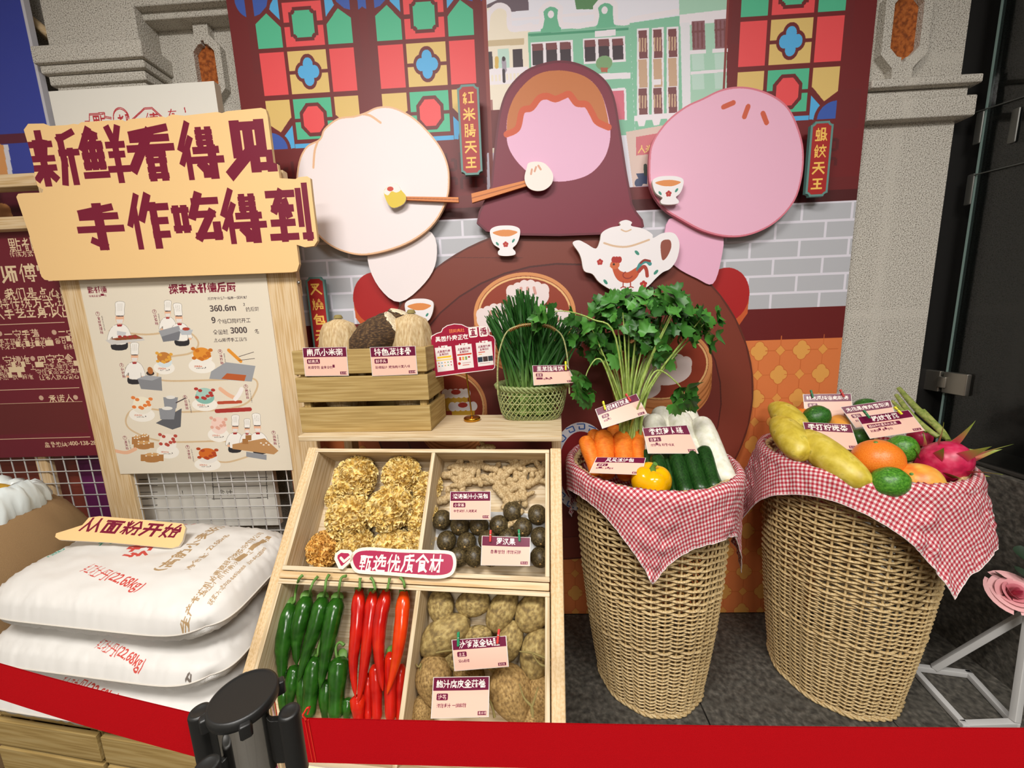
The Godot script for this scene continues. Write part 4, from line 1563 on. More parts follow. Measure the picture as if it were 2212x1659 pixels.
func tea_boards() -> void:
	var n := 0
	for q in [[1059, 487, 1123, 553, 0.05, "white teacup board with a red flower on the rim of the table"], [875, 645, 936, 715, 0.05, "white teacup board printed with tea, behind the wooden crate"], [1410, 380, 1476, 442, 0.074, "white teacup board overlapping the pink dumpling panel"]]:
		var z: float = q[4]
		var x0: float = q[0]
		var y0: float = q[1]
		var w: float = q[2] - q[0]
		var h: float = q[3] - q[1]
		var f := func(a: Array) -> PackedVector2Array:
			var o := []
			for i in range(0, a.size(), 2):
				o.append(x0 + a[i] * w)
				o.append(y0 + a[i + 1] * h)
			return mpl(o, z)
		var out := smooth(f.call([0.0, 0.15, 0.2, 0.03, 0.5, 0.0, 0.8, 0.02, 1.0, 0.13, 0.98, 0.4, 0.88, 0.62, 0.76, 0.74, 0.85, 0.86, 0.82, 0.96, 0.55, 1.0, 0.3, 0.97, 0.26, 0.86, 0.32, 0.76, 0.12, 0.62, 0.02, 0.4]), 4)
		var r := bounds(out)
		var cv := canvas_over(r, 1400.0, hexc("efe9ea"))
		cv.poly(smooth(f.call([0.08, 0.24, 0.3, 0.16, 0.5, 0.14, 0.7, 0.15, 0.92, 0.22, 0.7, 0.34, 0.5, 0.36, 0.3, 0.34])), hexc("dd8b4a"))
		flower(cv, f.call([0.52, 0.62])[0], 0.011)
		leaf_mark(cv, f.call([0.24, 0.6])[0], 0.008, 0.9)
		leaf_mark(cv, f.call([0.78, 0.5])[0], 0.008, -0.9)
		cutout("teacup_board", q[5], "cutout", out, z, 0.012, cv, r, M.foam_edge, "teacups cut from board")
	# teapot
	var z := 0.06
	var out := smooth(mpl([1237, 525, 1250, 519, 1266, 526, 1287, 537, 1296, 520, 1300, 503, 1318, 492, 1340, 487, 1338, 480, 1352, 475, 1365, 480, 1364, 488, 1390, 494, 1409, 506, 1411, 514, 1430, 504, 1450, 502, 1462, 510, 1468, 530, 1462, 560, 1448, 580, 1432, 588, 1418, 600, 1395, 622, 1360, 636, 1325, 628, 1295, 610, 1280, 592, 1262, 585, 1256, 560, 1250, 545], z), 4)
	var r := bounds(out)
	var cv := canvas_over(r, 1300.0, hexc("f0e9ea"))
	cv.line(smooth_open(mpl([1305, 525, 1330, 532, 1360, 532, 1402, 518], z)), 0.007, hexc("d9b798"))
	cv.line(smooth_open(mpl([1342, 496, 1352, 500, 1363, 496], z)), 0.005, hexc("d9b798"))
	cv.poly(smooth(mpl([1428, 524, 1446, 518, 1450, 534, 1440, 556, 1430, 560], z)), hexc("8f4a3a"))
	# the cockerel on its side
	cv.poly(smooth(mpl([1322, 568, 1330, 572, 1340, 585, 1356, 588, 1374, 578, 1384, 574, 1378, 596, 1362, 610, 1344, 610, 1332, 602, 1324, 585], z)), hexc("c2532f"))
	cv.poly(mpl([1324, 570, 1316, 576, 1324, 578], z), hexc("e0b08a"))
	cv.oval(mp(1328, 572, z), 0.018, 0.016, hexc("d06a3c"))
	cv.oval(mp(1326, 571, z), 0.004, 0.004, hexc("2a1a18"))
	for k in 3:
		cv.oval(mp(1326 + k * 6, 561, z), 0.009, 0.012, hexc("ad2a22"))
	cv.line(smooth_open(mpl([1378, 582, 1384, 570, 1396, 564, 1404, 570], z)), 0.014, hexc("3d8b8a"))
	cv.line(smooth_open(mpl([1380, 586, 1390, 576, 1396, 582, 1398, 596], z)), 0.013, hexc("a8382a"))
	cv.line(smooth_open(mpl([1384, 568, 1392, 562, 1404, 564], z)), 0.008, hexc("8f2f26"))
	cv.line(Canvas.arc(mp(1356, 594, z), 0.018, 0.013, 0.4, 4.2), 0.004, hexc("8f2f26"))
	for x in [1346, 1362]:
		cv.line(mpl([x, 608, x, 620], z), 0.004, hexc("a8382a"))
		cv.line(mpl([x - 5, 622, x, 619, x + 6, 621], z), 0.004, hexc("a8382a"))
	flower(cv, mp(1296, 566, z), 0.012)
	flower(cv, mp(1390, 614, z), 0.014)
	leaf_mark(cv, mp(1376, 546, z), 0.011, 0.8)
	leaf_mark(cv, mp(1308, 609, z), 0.011, 0.9)
	leaf_mark(cv, mp(1417, 588, z), 0.011, -0.8)
	cutout("teapot_board", "white teapot board with a red cockerel, flowers and green leaves", "cutout", out, z, 0.014, cv, r, M.foam_edge)

func plaques() -> void:
	for q in [["紅米腸天王", 988, 182, 1042, 378, 0.07, "red hanging plaque with five gold characters beside the maroon arch panel"], ["蝦餃天王", 1742, 262, 1798, 424, 0.055, "red plaque with four gold characters beside the pink dumpling panel"], ["叉燒包天王", 667, 598, 713, 780, 0.05, "red plaque with gold characters over the grey brickwork, half behind crate"]]:
		var z: float = q[5]
		var a := mp((q[1] + q[3]) / 2.0, q[2], z)
		var b := mp((q[1] + q[3]) / 2.0, q[4], z)
		var c := (a + b) * 0.5
		var hh := absf(b.y - a.y) * 0.5
		var hw := (mp(q[3], (q[2] + q[4]) / 2.0, z).x - mp(q[1], (q[2] + q[4]) / 2.0, z).x) * 0.43
		var n := hw * 0.36
		var out := PackedVector2Array()
		for k in 4:
			var sx: float = [1, -1, -1, 1][k]
			var sy: float = [1, 1, -1, -1][k]
			var cc := c + Vector2(sx * hw, sy * hh)
			var arc := []
			for i in 6:
				var t := PI * 0.5 * i / 5.0
				arc.append(cc + Vector2(-sx * n * cos(t), -sy * n * sin(t) * 0.8))
			if k % 2 == 0:
				arc.reverse()
			out.append_array(arc)
		var r := bounds(out)
		var cv := canvas_over(r, 1500.0, hexc("5f8a84"))
		cv.poly(grow(out, -0.007), hexc("a4211f"))
		var count: int = q[0].length()
		var size := minf(hw * 1.25, hh * 2.0 / (count + 0.9) * 0.86)
		var pitch := (hh * 2.0 - n * 2.2) / count
		for i in count:
			cv.glyph(q[0][i], c.x - size / 2, c.y - hh + n * 1.1 + pitch * i + (pitch - size) / 2, size, size, hexc("f2c25c"), 0.13)
		cutout("name_plaque", q[6], "plaque", out, z, 0.014, cv, r, plain(hexc("58807a"), 0.6), "name plaques on the backdrop")
# ---- easels with posters, wire grids, the board standing behind, the panel at the left
func glyph_in(cv: Canvas, ch: String, q: Array, z: float, c: Color, weight: float) -> void:
	# q: px of the box: x0, y0, x1, y1 (top left, bottom right); the backdrop's plane gives the slant
	var a := mp(q[0], q[1], z)
	var b := mp(q[2], q[3], z)
	cv.glyph(ch, minf(a.x, b.x), minf(a.y, b.y), absf(b.x - a.x), absf(b.y - a.y), c, weight)

func post(a: Vector3, b: Vector3, w: float, d: float) -> Shape:
	var s := Shape.new()
	s.box((a + b) / 2, Vector3(w, absf(b.y - a.y), d), Basis(), 0.003)
	return s

func wire_grid(parent: Node, x0: float, x1: float, y0: float, y1: float, z: float, dx := 0.058, dy := 0.054) -> void:
	var up_wire := Shape.new()
	up_wire.tube([Vector3(0, y0, 0), Vector3(0, y1, 0)], 0.0026, 5)
	var um := up_wire.mesh()
	var x := x0
	while x <= x1 + 0.001:
		part("upright_wire", um, M.wire, parent, Vector3(x, 0, z))
		x += dx
	var cross_wire := Shape.new()
	cross_wire.tube([Vector3(x0, 0, 0), Vector3(x1, 0, 0)], 0.0026, 5)
	var cm := cross_wire.mesh()
	var y := y0
	while y <= y1 + 0.001:
		part("cross_wire", cm, M.wire, parent, Vector3(0, y, z + 0.0044))
		y += dy

func build_easels() -> void:
	var z := 0.15
	# main easel: two pine uprights, crossbars, wire grid
	var xl := (on_z(130, 605, z).x + on_z(205, 605, z).x) / 2
	var xr := (on_z(580, 600, z).x + on_z(640, 590, z).x) / 2
	var t := thing("poster_easel", "pine easel with two wide uprights and a wire grid below its poster", "easel", Vector3((xl + xr) / 2, 0, z))
	var h := (xr - xl) / 2
	var last: Node3D = null
	for s in [-1.0, 1.0]:
		last = part("upright", post(Vector3(s * h, 0, 0), Vector3(s * h, 1.9, 0), 0.118, 0.028), M.pine1, t)
	for y in [0.36, 1.5]:
		var sh := Shape.new()
		sh.box(Vector3(0, y, -0.024), Vector3(h * 2 + 0.1, 0.06, 0.02), Basis(), 0.002)
		part("crossbar", sh, M.pine0, t)
	for s in [-1.0, 1.0]:
		var sh := Shape.new()
		sh.box(Vector3(s * h, 0.02, -0.02), Vector3(0.1, 0.03, 0.16), Basis(), 0.003)
		part("foot", sh, M.pine2, t)
	wire_grid(t, -h + 0.06, h - 0.06, 0.42, 0.92, -0.004)
	for q in [[645, 610], [643, 808]]:
		var p := on_z(q[0], q[1], z + 0.015)
		var scr := Shape.new()
		scr.lathe([Vector2(0, 0.004), Vector2(0.005, 0.003), Vector2(0.006, 0.0)], 8, Transform3D(Basis(Vector3.RIGHT, PI / 2), p - t.position))
		part("screw_head", scr, M.steel, last)
	poster(z + 0.0145)
	header_sign(z + 0.05)
	# left easel with the dark red pledge board
	z = 0.1
	var rx := on_z(222, 990, z).x
	var lt := thing("pledge_easel", "pine easel bars and wire grid holding the dark red pledge board", "easel", Vector3(rx - 0.4, 0, z))
	for q in [[0, 395, 0.045], [0, 485, 0.045]]:
		var y := on_z(40, q[1], z + 0.02).y
		var sh := Shape.new()
		sh.box(Vector3(-0.02, y, 0.02), Vector3(0.9, q[2], 0.05), Basis(), 0.003)
		part("crossbar", sh, M.pine0, lt)
	var sh := Shape.new()
	sh.box(Vector3(0.1, on_z(25, 428, z + 0.01).y, 0.005), Vector3(0.06, 0.07, 0.03), Basis(), 0.003)
	part("spacer_block", sh, M.pine1, lt)
	for x in [-0.39, 0.115]:
		part("upright", post(Vector3(x, 0, -0.02), Vector3(x, 2.0, -0.02), 0.05, 0.03), M.pine1, lt)
	wire_grid(lt, -0.36, 0.42, 0.3, on_z(40, 985, z).y + 0.03, -0.004)
	pledge_board(z + 0.006, rx)
	# tall white order-form board behind the main easel
	z = 0.06
	var a := on_z(105, 200, z)
	var b := on_z(462, 175, z)
	var out := PackedVector2Array([Vector2(a.x, -b.y), Vector2(b.x, -b.y), Vector2(b.x, -0.5), Vector2(a.x, -0.5)])
	var r := bounds(out, 0.0)
	var cv := canvas_over(r, 700.0, hexc("e6e2d8"))
	var red := hexc("b5303a")
	for d in [0.0, 3.0]:
		cv.line(mpl([183, 262 + d, 193, 262 + d, 193, 246 + d, 226, 243 + d, 226, 251 + d, 241, 254 + d], z), 0.003, red, false)
		cv.line(Canvas.arc(mp(262, 255 + d, z), 0.03, 0.035, PI, TAU), 0.003, red, false)
		cv.line(mpl([285, 258 + d, 312, 233 + d, 328, 232 + d, 352, 254 + d], z), 0.003, red, false)
	for q in [["點", 198, 250], ["都", 250, 248], ["德", 312, 244]]:
		cv.glyph(q[0], mp(q[1], q[2], z).x, mp(q[1], q[2], z).y, 0.05, 0.05, red, 0.11)
	cv.glyph("有", mp(362, 236, z).x, mp(362, 236, z).y, 0.032, 0.034, red, 0.11)
	cv.line(mpl([398, 232, 401, 243], z), 0.004, red, false)
	var ink := hexc("4a4640")
	for y in [1034, 1052, 1078]:
		cv.line(mpl([458, y, 578, y - 3], z), 0.003, ink, false)
	cv.line(mpl([458, 1020, 462, 1080], z), 0.003, ink, false)
	cv.line(mpl([574, 1018, 578, 1078], z), 0.003, ink, false)
	cv.text("合计", mp(472, 1058, z).x, mp(472, 1058, z).y, 0.026, ink, 0.1, 1.3)
	cv.text("!", mp(392, 1060, z).x, mp(392, 1060, z).y, 0.022, ink)
	for k in 5:
		cv.line(mpl([300, 1036 + k * 14, 340, 1035 + k * 14], z), 0.003, ink, false)
	cutout("order_form_board", "tall white board printed like an order form, standing behind the easel", "board", out, z, 0.03, cv, r, plain(hexc("cbbfa8"), 0.7))
	# blue panel at the far left
	z = 0.0
	var ex := on_z(50, 0, z).x
	out = PackedVector2Array([Vector2(ex - 0.85, -2.8), Vector2(ex, -2.8), Vector2(ex, -0.02), Vector2(ex - 0.85, -0.02)])
	r = bounds(out, 0.0)
	cv = canvas_over(r, 350.0, hexc("3a459f"))
	cv.rect(r.position.x, -mp(0, 290).y * -1.0, ex, mp(0, 312).y, hexc("5c2236"))
	cv.poly(mpl([-120, 312, 12, 312, 20, 345, 26, 382, -120, 392]), hexc("dc9a5c"))
	cv.line(mpl([12, 312, 24, 385]), 0.02, hexc("d9d6de"), false)
	cv.rect(r.position.x, mp(0, 412).y, ex, mp(0, 640).y, hexc("5b1a2a"))
	cv.poly(smooth(mpl([-60, 440, 10, 440, 25, 460, 22, 475, -60, 480])), hexc("d99a5c"))
	cv.rect(r.position.x, mp(100, 960).y, ex, -0.02, hexc("8c3b2a"))
	cv.rect(mp(165, 1000).x, mp(100, 960).y, ex, -0.02, hexc("6f1f5e"))
	cv.line([Vector2(ex - 0.005, -2.8), Vector2(ex - 0.005, -0.02)], 0.012, hexc("c9c6cc"), false)
	cutout("blue_panel", "deep blue printed panel with a white edge beside the stone pilaster", "backdrop", out, z, 0.02, cv, r, plain(hexc("c9c6cc"), 0.7))
	# timber brace behind it
	sh = Shape.new()
	var p0 := on_z(60, 40, -0.06)
	sh.tube([p0 + Vector3(-0.2, 0.15, 0), p0 + Vector3(0.0, 0.0, 0), on_z(112, 82, -0.06)], 0.02, 4)
	tag(part("timber_brace", sh, M.pine0, self), "short timber brace in the gap between blue panel and stone pilaster", "brace")

func header_sign(z: float) -> void:
	var k := 740.0 / 2192.0
	var raw := [152, 830, 180, 792, 280, 790, 320, 806, 430, 800, 470, 792, 500, 796, 520, 782, 640, 774, 780, 766, 800, 778, 830, 762, 1040, 745, 1060, 752, 1100, 732, 1180, 740, 1390, 716, 1420, 724, 1450, 712, 1670, 690, 1700, 700, 1712, 740, 1750, 1040, 1776, 1050, 1790, 1140, 1890, 1146, 1912, 1134, 1965, 1128, 1985, 1140, 2000, 1280, 2032, 1540, 2010, 1574, 1950, 1582, 1898, 1566, 1914, 1690, 1900, 1735, 1870, 1742, 1000, 1772, 330, 1796, 285, 1790, 265, 1770, 225, 1640, 180, 1480, 104, 1260, 116, 1240, 150, 1236, 272, 1232, 276, 1212, 240, 1192, 222, 1130, 215, 1060, 190, 960]
	var px := []
	for v in raw:
		px.append(v * k)
	var out := mpl(px, z)
	var r := bounds(out)
	var cv := canvas_over(r, 1700.0, hexc("eec68a"))
	var ink := hexc("74082c")
	var row := [["新", 176, 815, 522, 1208], ["鲜", 506, 792, 826, 1194], ["看", 812, 780, 1124, 1174], ["得", 1132, 760, 1430, 1164], ["见", 1432, 724, 1758, 1150], ["手", 486, 1266, 794, 1612], ["作", 808, 1226, 1096, 1606], ["吃", 1094, 1222, 1414, 1580], ["得", 1406, 1192, 1704, 1572], ["到", 1706, 1164, 2008, 1560]]
	for q in row:
		# the photograph's boxes slant: take the middle and the mean size
		var m := mp((q[1] + q[3]) / 2.0 * k, (q[2] + q[4]) / 2.0 * k, z)
		var l := mp(q[1] * k, (q[2] + q[4]) / 2.0 * k, z)
		var rr := mp(q[3] * k, (q[2] + q[4]) / 2.0 * k, z)
		var tp := mp((q[1] + q[3]) / 2.0 * k, q[2] * k, z)
		var bt := mp((q[1] + q[3]) / 2.0 * k, q[4] * k, z)
		var w := (rr.x - l.x) * 1.0
		var h := (bt.y - tp.y) * 0.97
		cv.glyph(q[0], m.x - w / 2, m.y - h / 2, w, h, ink, 0.2, Transform2D(), 0.66)
	cutout("header_sign", "big cream foam sign with two lines of heavy maroon characters above the poster", "sign", out, z, 0.012, cv, r, plain(hexc("d9b884"), 0.7))

func poster(z: float) -> void:
	var a := on_z(172, 606, z)
	var b := on_z(628, 1015, z)
	var rt := on_z(576, 597, z).x
	var out := PackedVector2Array([Vector2(a.x, -1.6), Vector2(rt, -1.6), Vector2(rt, -b.y), Vector2(a.x, -b.y)])
	var r := bounds(out, 0.0)
	var cv := canvas_over(r, 1500.0, hexc("e3d8c4"))
	var ink := hexc("473a3c")
	var wine := hexc("7a1230")
	var P := func(x: float, y: float) -> Vector2:      # zoomed px of the photograph to the poster
		return mp(x * 660.0 / 1659.0, 460.0 + y * 660.0 / 1659.0, z)
	var PL := func(q: Array) -> PackedVector2Array:
		var o := PackedVector2Array()
		for i in range(0, q.size(), 2):
			o.append(P.call(q[i], q[i + 1]))
		return o
	var put := func(s: String, x: float, y: float, size: float, c: Color, wt: float, gap := 1.05) -> void:
		var p: Vector2 = P.call(x, y)
		cv.text(s, p.x, p.y, size, c, wt, gap)
	# winding path
	cv.line(smooth_open(PL.call([600, 640, 800, 660, 1000, 640, 1080, 700, 1040, 760, 900, 790, 860, 870, 900, 910, 1200, 905, 1380, 900, 1390, 970, 1300, 1050, 1000, 1080, 760, 1060, 690, 1110, 720, 1180, 900, 1240, 1250, 1240, 1400, 1290, 1250, 1350, 1150, 1340])), 0.007, hexc("d2b690"))
	# headings
	put.call("探索点都德后厨", 915, 388, 0.036, wine, 0.16, 1.02)
	put.call("點都德", 476, 402, 0.024, wine, 0.13)
	put.call("传统方式·现场制作", 486, 446, 0.0085, wine, 0.12)
	put.call("后厨有什么?一起来一探究竟!", 1130, 458, 0.0112, ink, 0.1)
	put.call("360.6m", 1138, 503, 0.030, ink, 0.1)
	put.call("2", 1322, 490, 0.013, ink, 0.1)
	put.call("的后厨", 1336, 512, 0.016, ink, 0.1)
	put.call("9", 1148, 566, 0.030, ink, 0.1)
	put.call("个档口同时开工", 1182, 576, 0.0175, ink, 0.1)
	put.call("全国超", 1158, 634, 0.0185, ink, 0.1)
	put.call("3000", 1250, 622, 0.030, ink, 0.1)
	put.call("名", 1384, 630, 0.0185, ink, 0.1)
	put.call("点心师傅手工现作", 1162, 680, 0.0155, ink, 0.1)
	for q in [["1", "食材处理档", 535, 548], ["2", "拌馅档", 842, 536], ["3", "炒炉档", 664, 826], ["4", "油炸档", 1198, 752], ["5", "肠粉档", 1338, 942], ["6", "熬粥档", 1008, 1000], ["7", "蒸笼档", 682, 1220], ["8", "现包档", 1488, 1192], ["9", "凉菜档", 1022, 1270]]:
		var p: Vector2 = P.call(q[2], q[3])
		cv.line(Canvas.arc(p, 0.0075, 0.0075, 0, TAU, 0, 20), 0.0012, wine, false)
		cv.text(q[0], p.x - 0.003, p.y - 0.006, 0.011, wine)
		cv.text(q[1], p.x - 0.0055, p.y + 0.011, 0.0118, wine, 0.11, 1.1, Transform2D(), true)
		cv.text("新鲜手工点心现作出品", p.x + 0.012, p.y + 0.008, 0.0048, ink, 0.1, 1.15, Transform2D(), true)
	# cooks at work, in print
	var cook := func(x: float, y: float, sc: float, lean: float) -> void:
		var u := func(q: Array) -> PackedVector2Array:
			var o := PackedVector2Array()
			for i in range(0, q.size(), 2):
				var yy: float = q[i + 1]
				o.append(P.call(x + (q[i] + lean * (1.0 - yy / 200.0) * 40.0) * sc, y + yy * sc))
			return o
		var whit := hexc("f1ece4")
		var dim := hexc("8d857d")
		cv.poly(smooth(u.call([-26, 100, 30, 100, 46, 180, 40, 230, -40, 230, -42, 170]), 3), hexc("29262a"))
		var coat := smooth(u.call([-30, 98, 0, 88, 32, 98, 56, 130, 70, 180, 46, 190, 40, 160, 36, 200, -34, 200, -38, 160, -60, 185, -66, 165, -52, 120]), 3)
		cv.poly(coat, whit)
		cv.line(coat, 0.0012, dim, false)
		cv.poly(smooth(u.call([-20, 40, 20, 40, 20, 76, 0, 92, -20, 76]), 3), hexc("e8b492"))
		cv.poly(u.call([-20, 64, 20, 64, 14, 86, -14, 86]), hexc("e4ded8"))
		cv.poly(u.call([-16, 92, 16, 92, 10, 104, -12, 104]), hexc("a02a2c"))
		var hat := smooth(u.call([-22, 44, -24, 6, -26, -28, 0, -36, 26, -28, 24, 6, 22, 44]), 3)
		cv.poly(hat, whit)
		cv.line(hat, 0.0012, dim, false)
		for i in 3:
			cv.line(u.call([-11 + i * 11, -24, -10 + i * 10, 18]), 0.0008, dim, false)
		cv.line(u.call([-20, 46, 20, 46]), 0.0030, hexc("2b2225"), false)
		cv.oval(u.call([-44, 186])[0], 0.006, 0.0045, hexc("e8b492"))
		cv.oval(u.call([54, 190])[0], 0.006, 0.0045, hexc("e8b492"))
	cook.call(652, 515, 0.98, 0.1)
	cv.poly(PL.call([575, 690, 780, 672, 790, 692, 610, 716]), hexc("cfcac4"))
	cv.poly(PL.call([605, 684, 740, 660, 782, 682, 640, 692]), hexc("8a4a28"))
	cv.poly(PL.call([640, 640, 690, 648, 684, 668, 640, 664]), hexc("c8c8ca"))
	for i in 4:
		cv.oval(P.call(655 + i * 28, 672), 0.008, 0.005, hexc("a53430"))
	cook.call(915, 500, 0.72, 0.0)
	cook.call(990, 520, 0.86, -0.6)
	cv.poly(PL.call([865, 640, 975, 612, 985, 640, 880, 672]), hexc("9b9ca0"))
	cv.poly(PL.call([880, 672, 985, 640, 975, 690, 890, 700]), hexc("77787e"))
	cv.oval(P.call(1015, 632), 0.017, 0.008, hexc("a9adb2"))
	cv.poly(PL.call([975, 634, 1052, 634, 1040, 662, 990, 662]), hexc("b9bdc2"))
	cv.oval(P.call(1014, 630), 0.014, 0.006, hexc("b0402c"))
	cook.call(735, 732, 0.84, 0.0)
	cv.poly(PL.call([750, 900, 880, 890, 885, 965, 770, 955]), hexc("85868a"))
	cv.poly(PL.call([750, 900, 800, 880, 880, 890, 830, 910]), hexc("a3a4a8"))
	cv.oval(P.call(820, 870), 0.016, 0.009, hexc("3a2a24"))
	cv.oval(P.call(820, 855), 0.011, 0.014, hexc("b36b34"))
	# dishes
	var dish := func(x: float, y: float, w: float, h: float, bowl: Color, food: Color, bits: Color) -> void:
		w *= 1.25
		h *= 1.2
		cv.oval(P.call(x, y + h * 0.9), w * 0.0006, h * 0.0004, hexc("f1ebe0"))
		cv.oval(P.call(x, y + h * 0.3), w * 0.00045, h * 0.0004, bowl)
		cv.oval(P.call(x, y), w * 0.0004, h * 0.00034, food)
		for i in 9:
			cv.oval(P.call(x + sin(i * 2.4) * w * 0.55, y + cos(i * 1.7) * h * 0.4), w * 0.0001, h * 0.00009, bits)
		cv.text("招牌点心", P.call(x - w * 0.5, y + h * 0.75).x, P.call(x, y + h * 0.85).y, 0.0075, hexc("c4502c"), 0.12)
		cv.text("鲜香手工 出品上桌", P.call(x - w * 0.5, y).x, P.call(x, y + h * 0.85).y + 0.009, 0.0045, ink, 0.1)
	dish.call(895, 785, 56, 52, hexc("d5e0e2"), hexc("c07a35"), hexc("e0a33c"))
	dish.call(1100, 765, 70, 60, hexc("efe9df"), hexc("e0902f"), hexc("c8701e"))
	dish.call(775, 1030, 70, 60, hexc("e9e2d2"), hexc("efe6cd"), hexc("e2803c"))
	dish.call(1115, 980, 68, 55, hexc("86b8aa"), hexc("a6c9bd"), hexc("b3342c"))
	dish.call(1190, 1140, 58, 60, hexc("efd6cb"), hexc("f0cdbf"), hexc("dfa793"))
	dish.call(915, 1230, 62, 60, hexc("efe9df"), hexc("ece1d2"), hexc("b5483a"))
	dish.call(1130, 1305, 72, 55, hexc("e7e2da"), hexc("d06a22"), hexc("b0421c"))
	# fryer, stove, steamers, tables
	cv.poly(PL.call([1150, 860, 1230, 810, 1390, 830, 1370, 915, 1140, 900]), hexc("9a9ca0"))
	cv.poly(PL.call([1235, 870, 1340, 880, 1330, 912, 1205, 900]), hexc("b85a2a"))
	cv.line(PL.call([1245, 745, 1310, 805]), 0.013, hexc("e0922f"))
	cv.line(PL.call([1300, 780, 1380, 755]), 0.002, ink)
	cv.line(PL.call([1300, 800, 1385, 790]), 0.002, ink)
	cv.line(PL.call([1180, 1075, 1360, 1065]), 0.016, hexc("a8302a"))
	cv.line(PL.call([1190, 1030, 1310, 1025]), 0.012, hexc("b84a30"))
	cv.line(smooth_open(PL.call([1200, 955, 1240, 985, 1270, 1000])), 0.016, hexc("e8b492"))
	cv.line(smooth_open(PL.call([1315, 955, 1300, 985, 1280, 1010])), 0.016, hexc("f0e9e4"))
	cv.poly(PL.call([850, 1140, 990, 1060, 985, 1160, 940, 1175]), hexc("5a5b60"))
	for q in [[930, 1000, 40], [912, 1060, 46]]:
		cv.poly(PL.call([q[0] - q[2], q[1], q[0] + q[2], q[1], q[0] + q[2] * 0.8, q[1] + 60, q[0] - q[2] * 0.8, q[1] + 60]), hexc("8d8f94"))
		cv.oval(P.call(q[0], q[1]), q[2] * 0.00047, 0.007, hexc("e4e0d8"))
	cv.line(PL.call([960, 1030, 1010, 1005]), 0.004, ink)
	for q in [[750, 1215, 30, 40], [790, 1205, 24, 50], [785, 1245, 55, 30], [830, 1310, 62, 36]]:
		cv.poly(PL.call([q[0] - q[2], q[1], q[0] + q[2], q[1], q[0] + q[2], q[1] + q[3], q[0] - q[2], q[1] + q[3]]), hexc("b07a44"))
		cv.oval(P.call(q[0], q[1] + q[3]), q[2] * 0.00047, 0.006, hexc("b07a44"))
		cv.oval(P.call(q[0], q[1]), q[2] * 0.00047, 0.007, hexc("cf9d62"))
		for i in 6:
			cv.oval(P.call(q[0] + sin(i * 2.1) * q[2] * 0.6, q[1] + cos(i * 1.3) * 8), 0.0035, 0.0025, hexc("eee6d8"))
	cv.line(smooth_open(PL.call([628, 1290, 690, 1300, 740, 1280])), 0.014, hexc("e8b492"))
	cook.call(1278, 1122, 0.76, 0.1)
	cook.call(1345, 1138, 0.62, 0.0)
	cook.call(1412, 1116, 0.82, -0.5)
	cv.poly(PL.call([1265, 1255, 1440, 1222, 1515, 1290, 1490, 1310, 1265, 1280]), hexc("b98a58"))
	cv.poly(PL.call([1340, 1295, 1450, 1312, 1450, 1340, 1340, 1322]), hexc("8f9196"))
	for i in 5:
		cv.oval(P.call(1420 + i * 14, 1248 + (i % 2) * 10), 0.004, 0.0028, hexc("efe6d6"))
	for q in [[1335, 1225], [1352, 1205]]:
		cv.poly(PL.call([q[0] - 16, q[1], q[0] + 16, q[1], q[0] + 16, q[1] + 28, q[0] - 16, q[1] + 28]), hexc("a5713c"))
	cutout("kitchen_poster", "cream kitchen poster with small cooks, dishes and a maroon heading", "poster", out, z + 0.003, 0.003, cv, r, M.foam_edge)

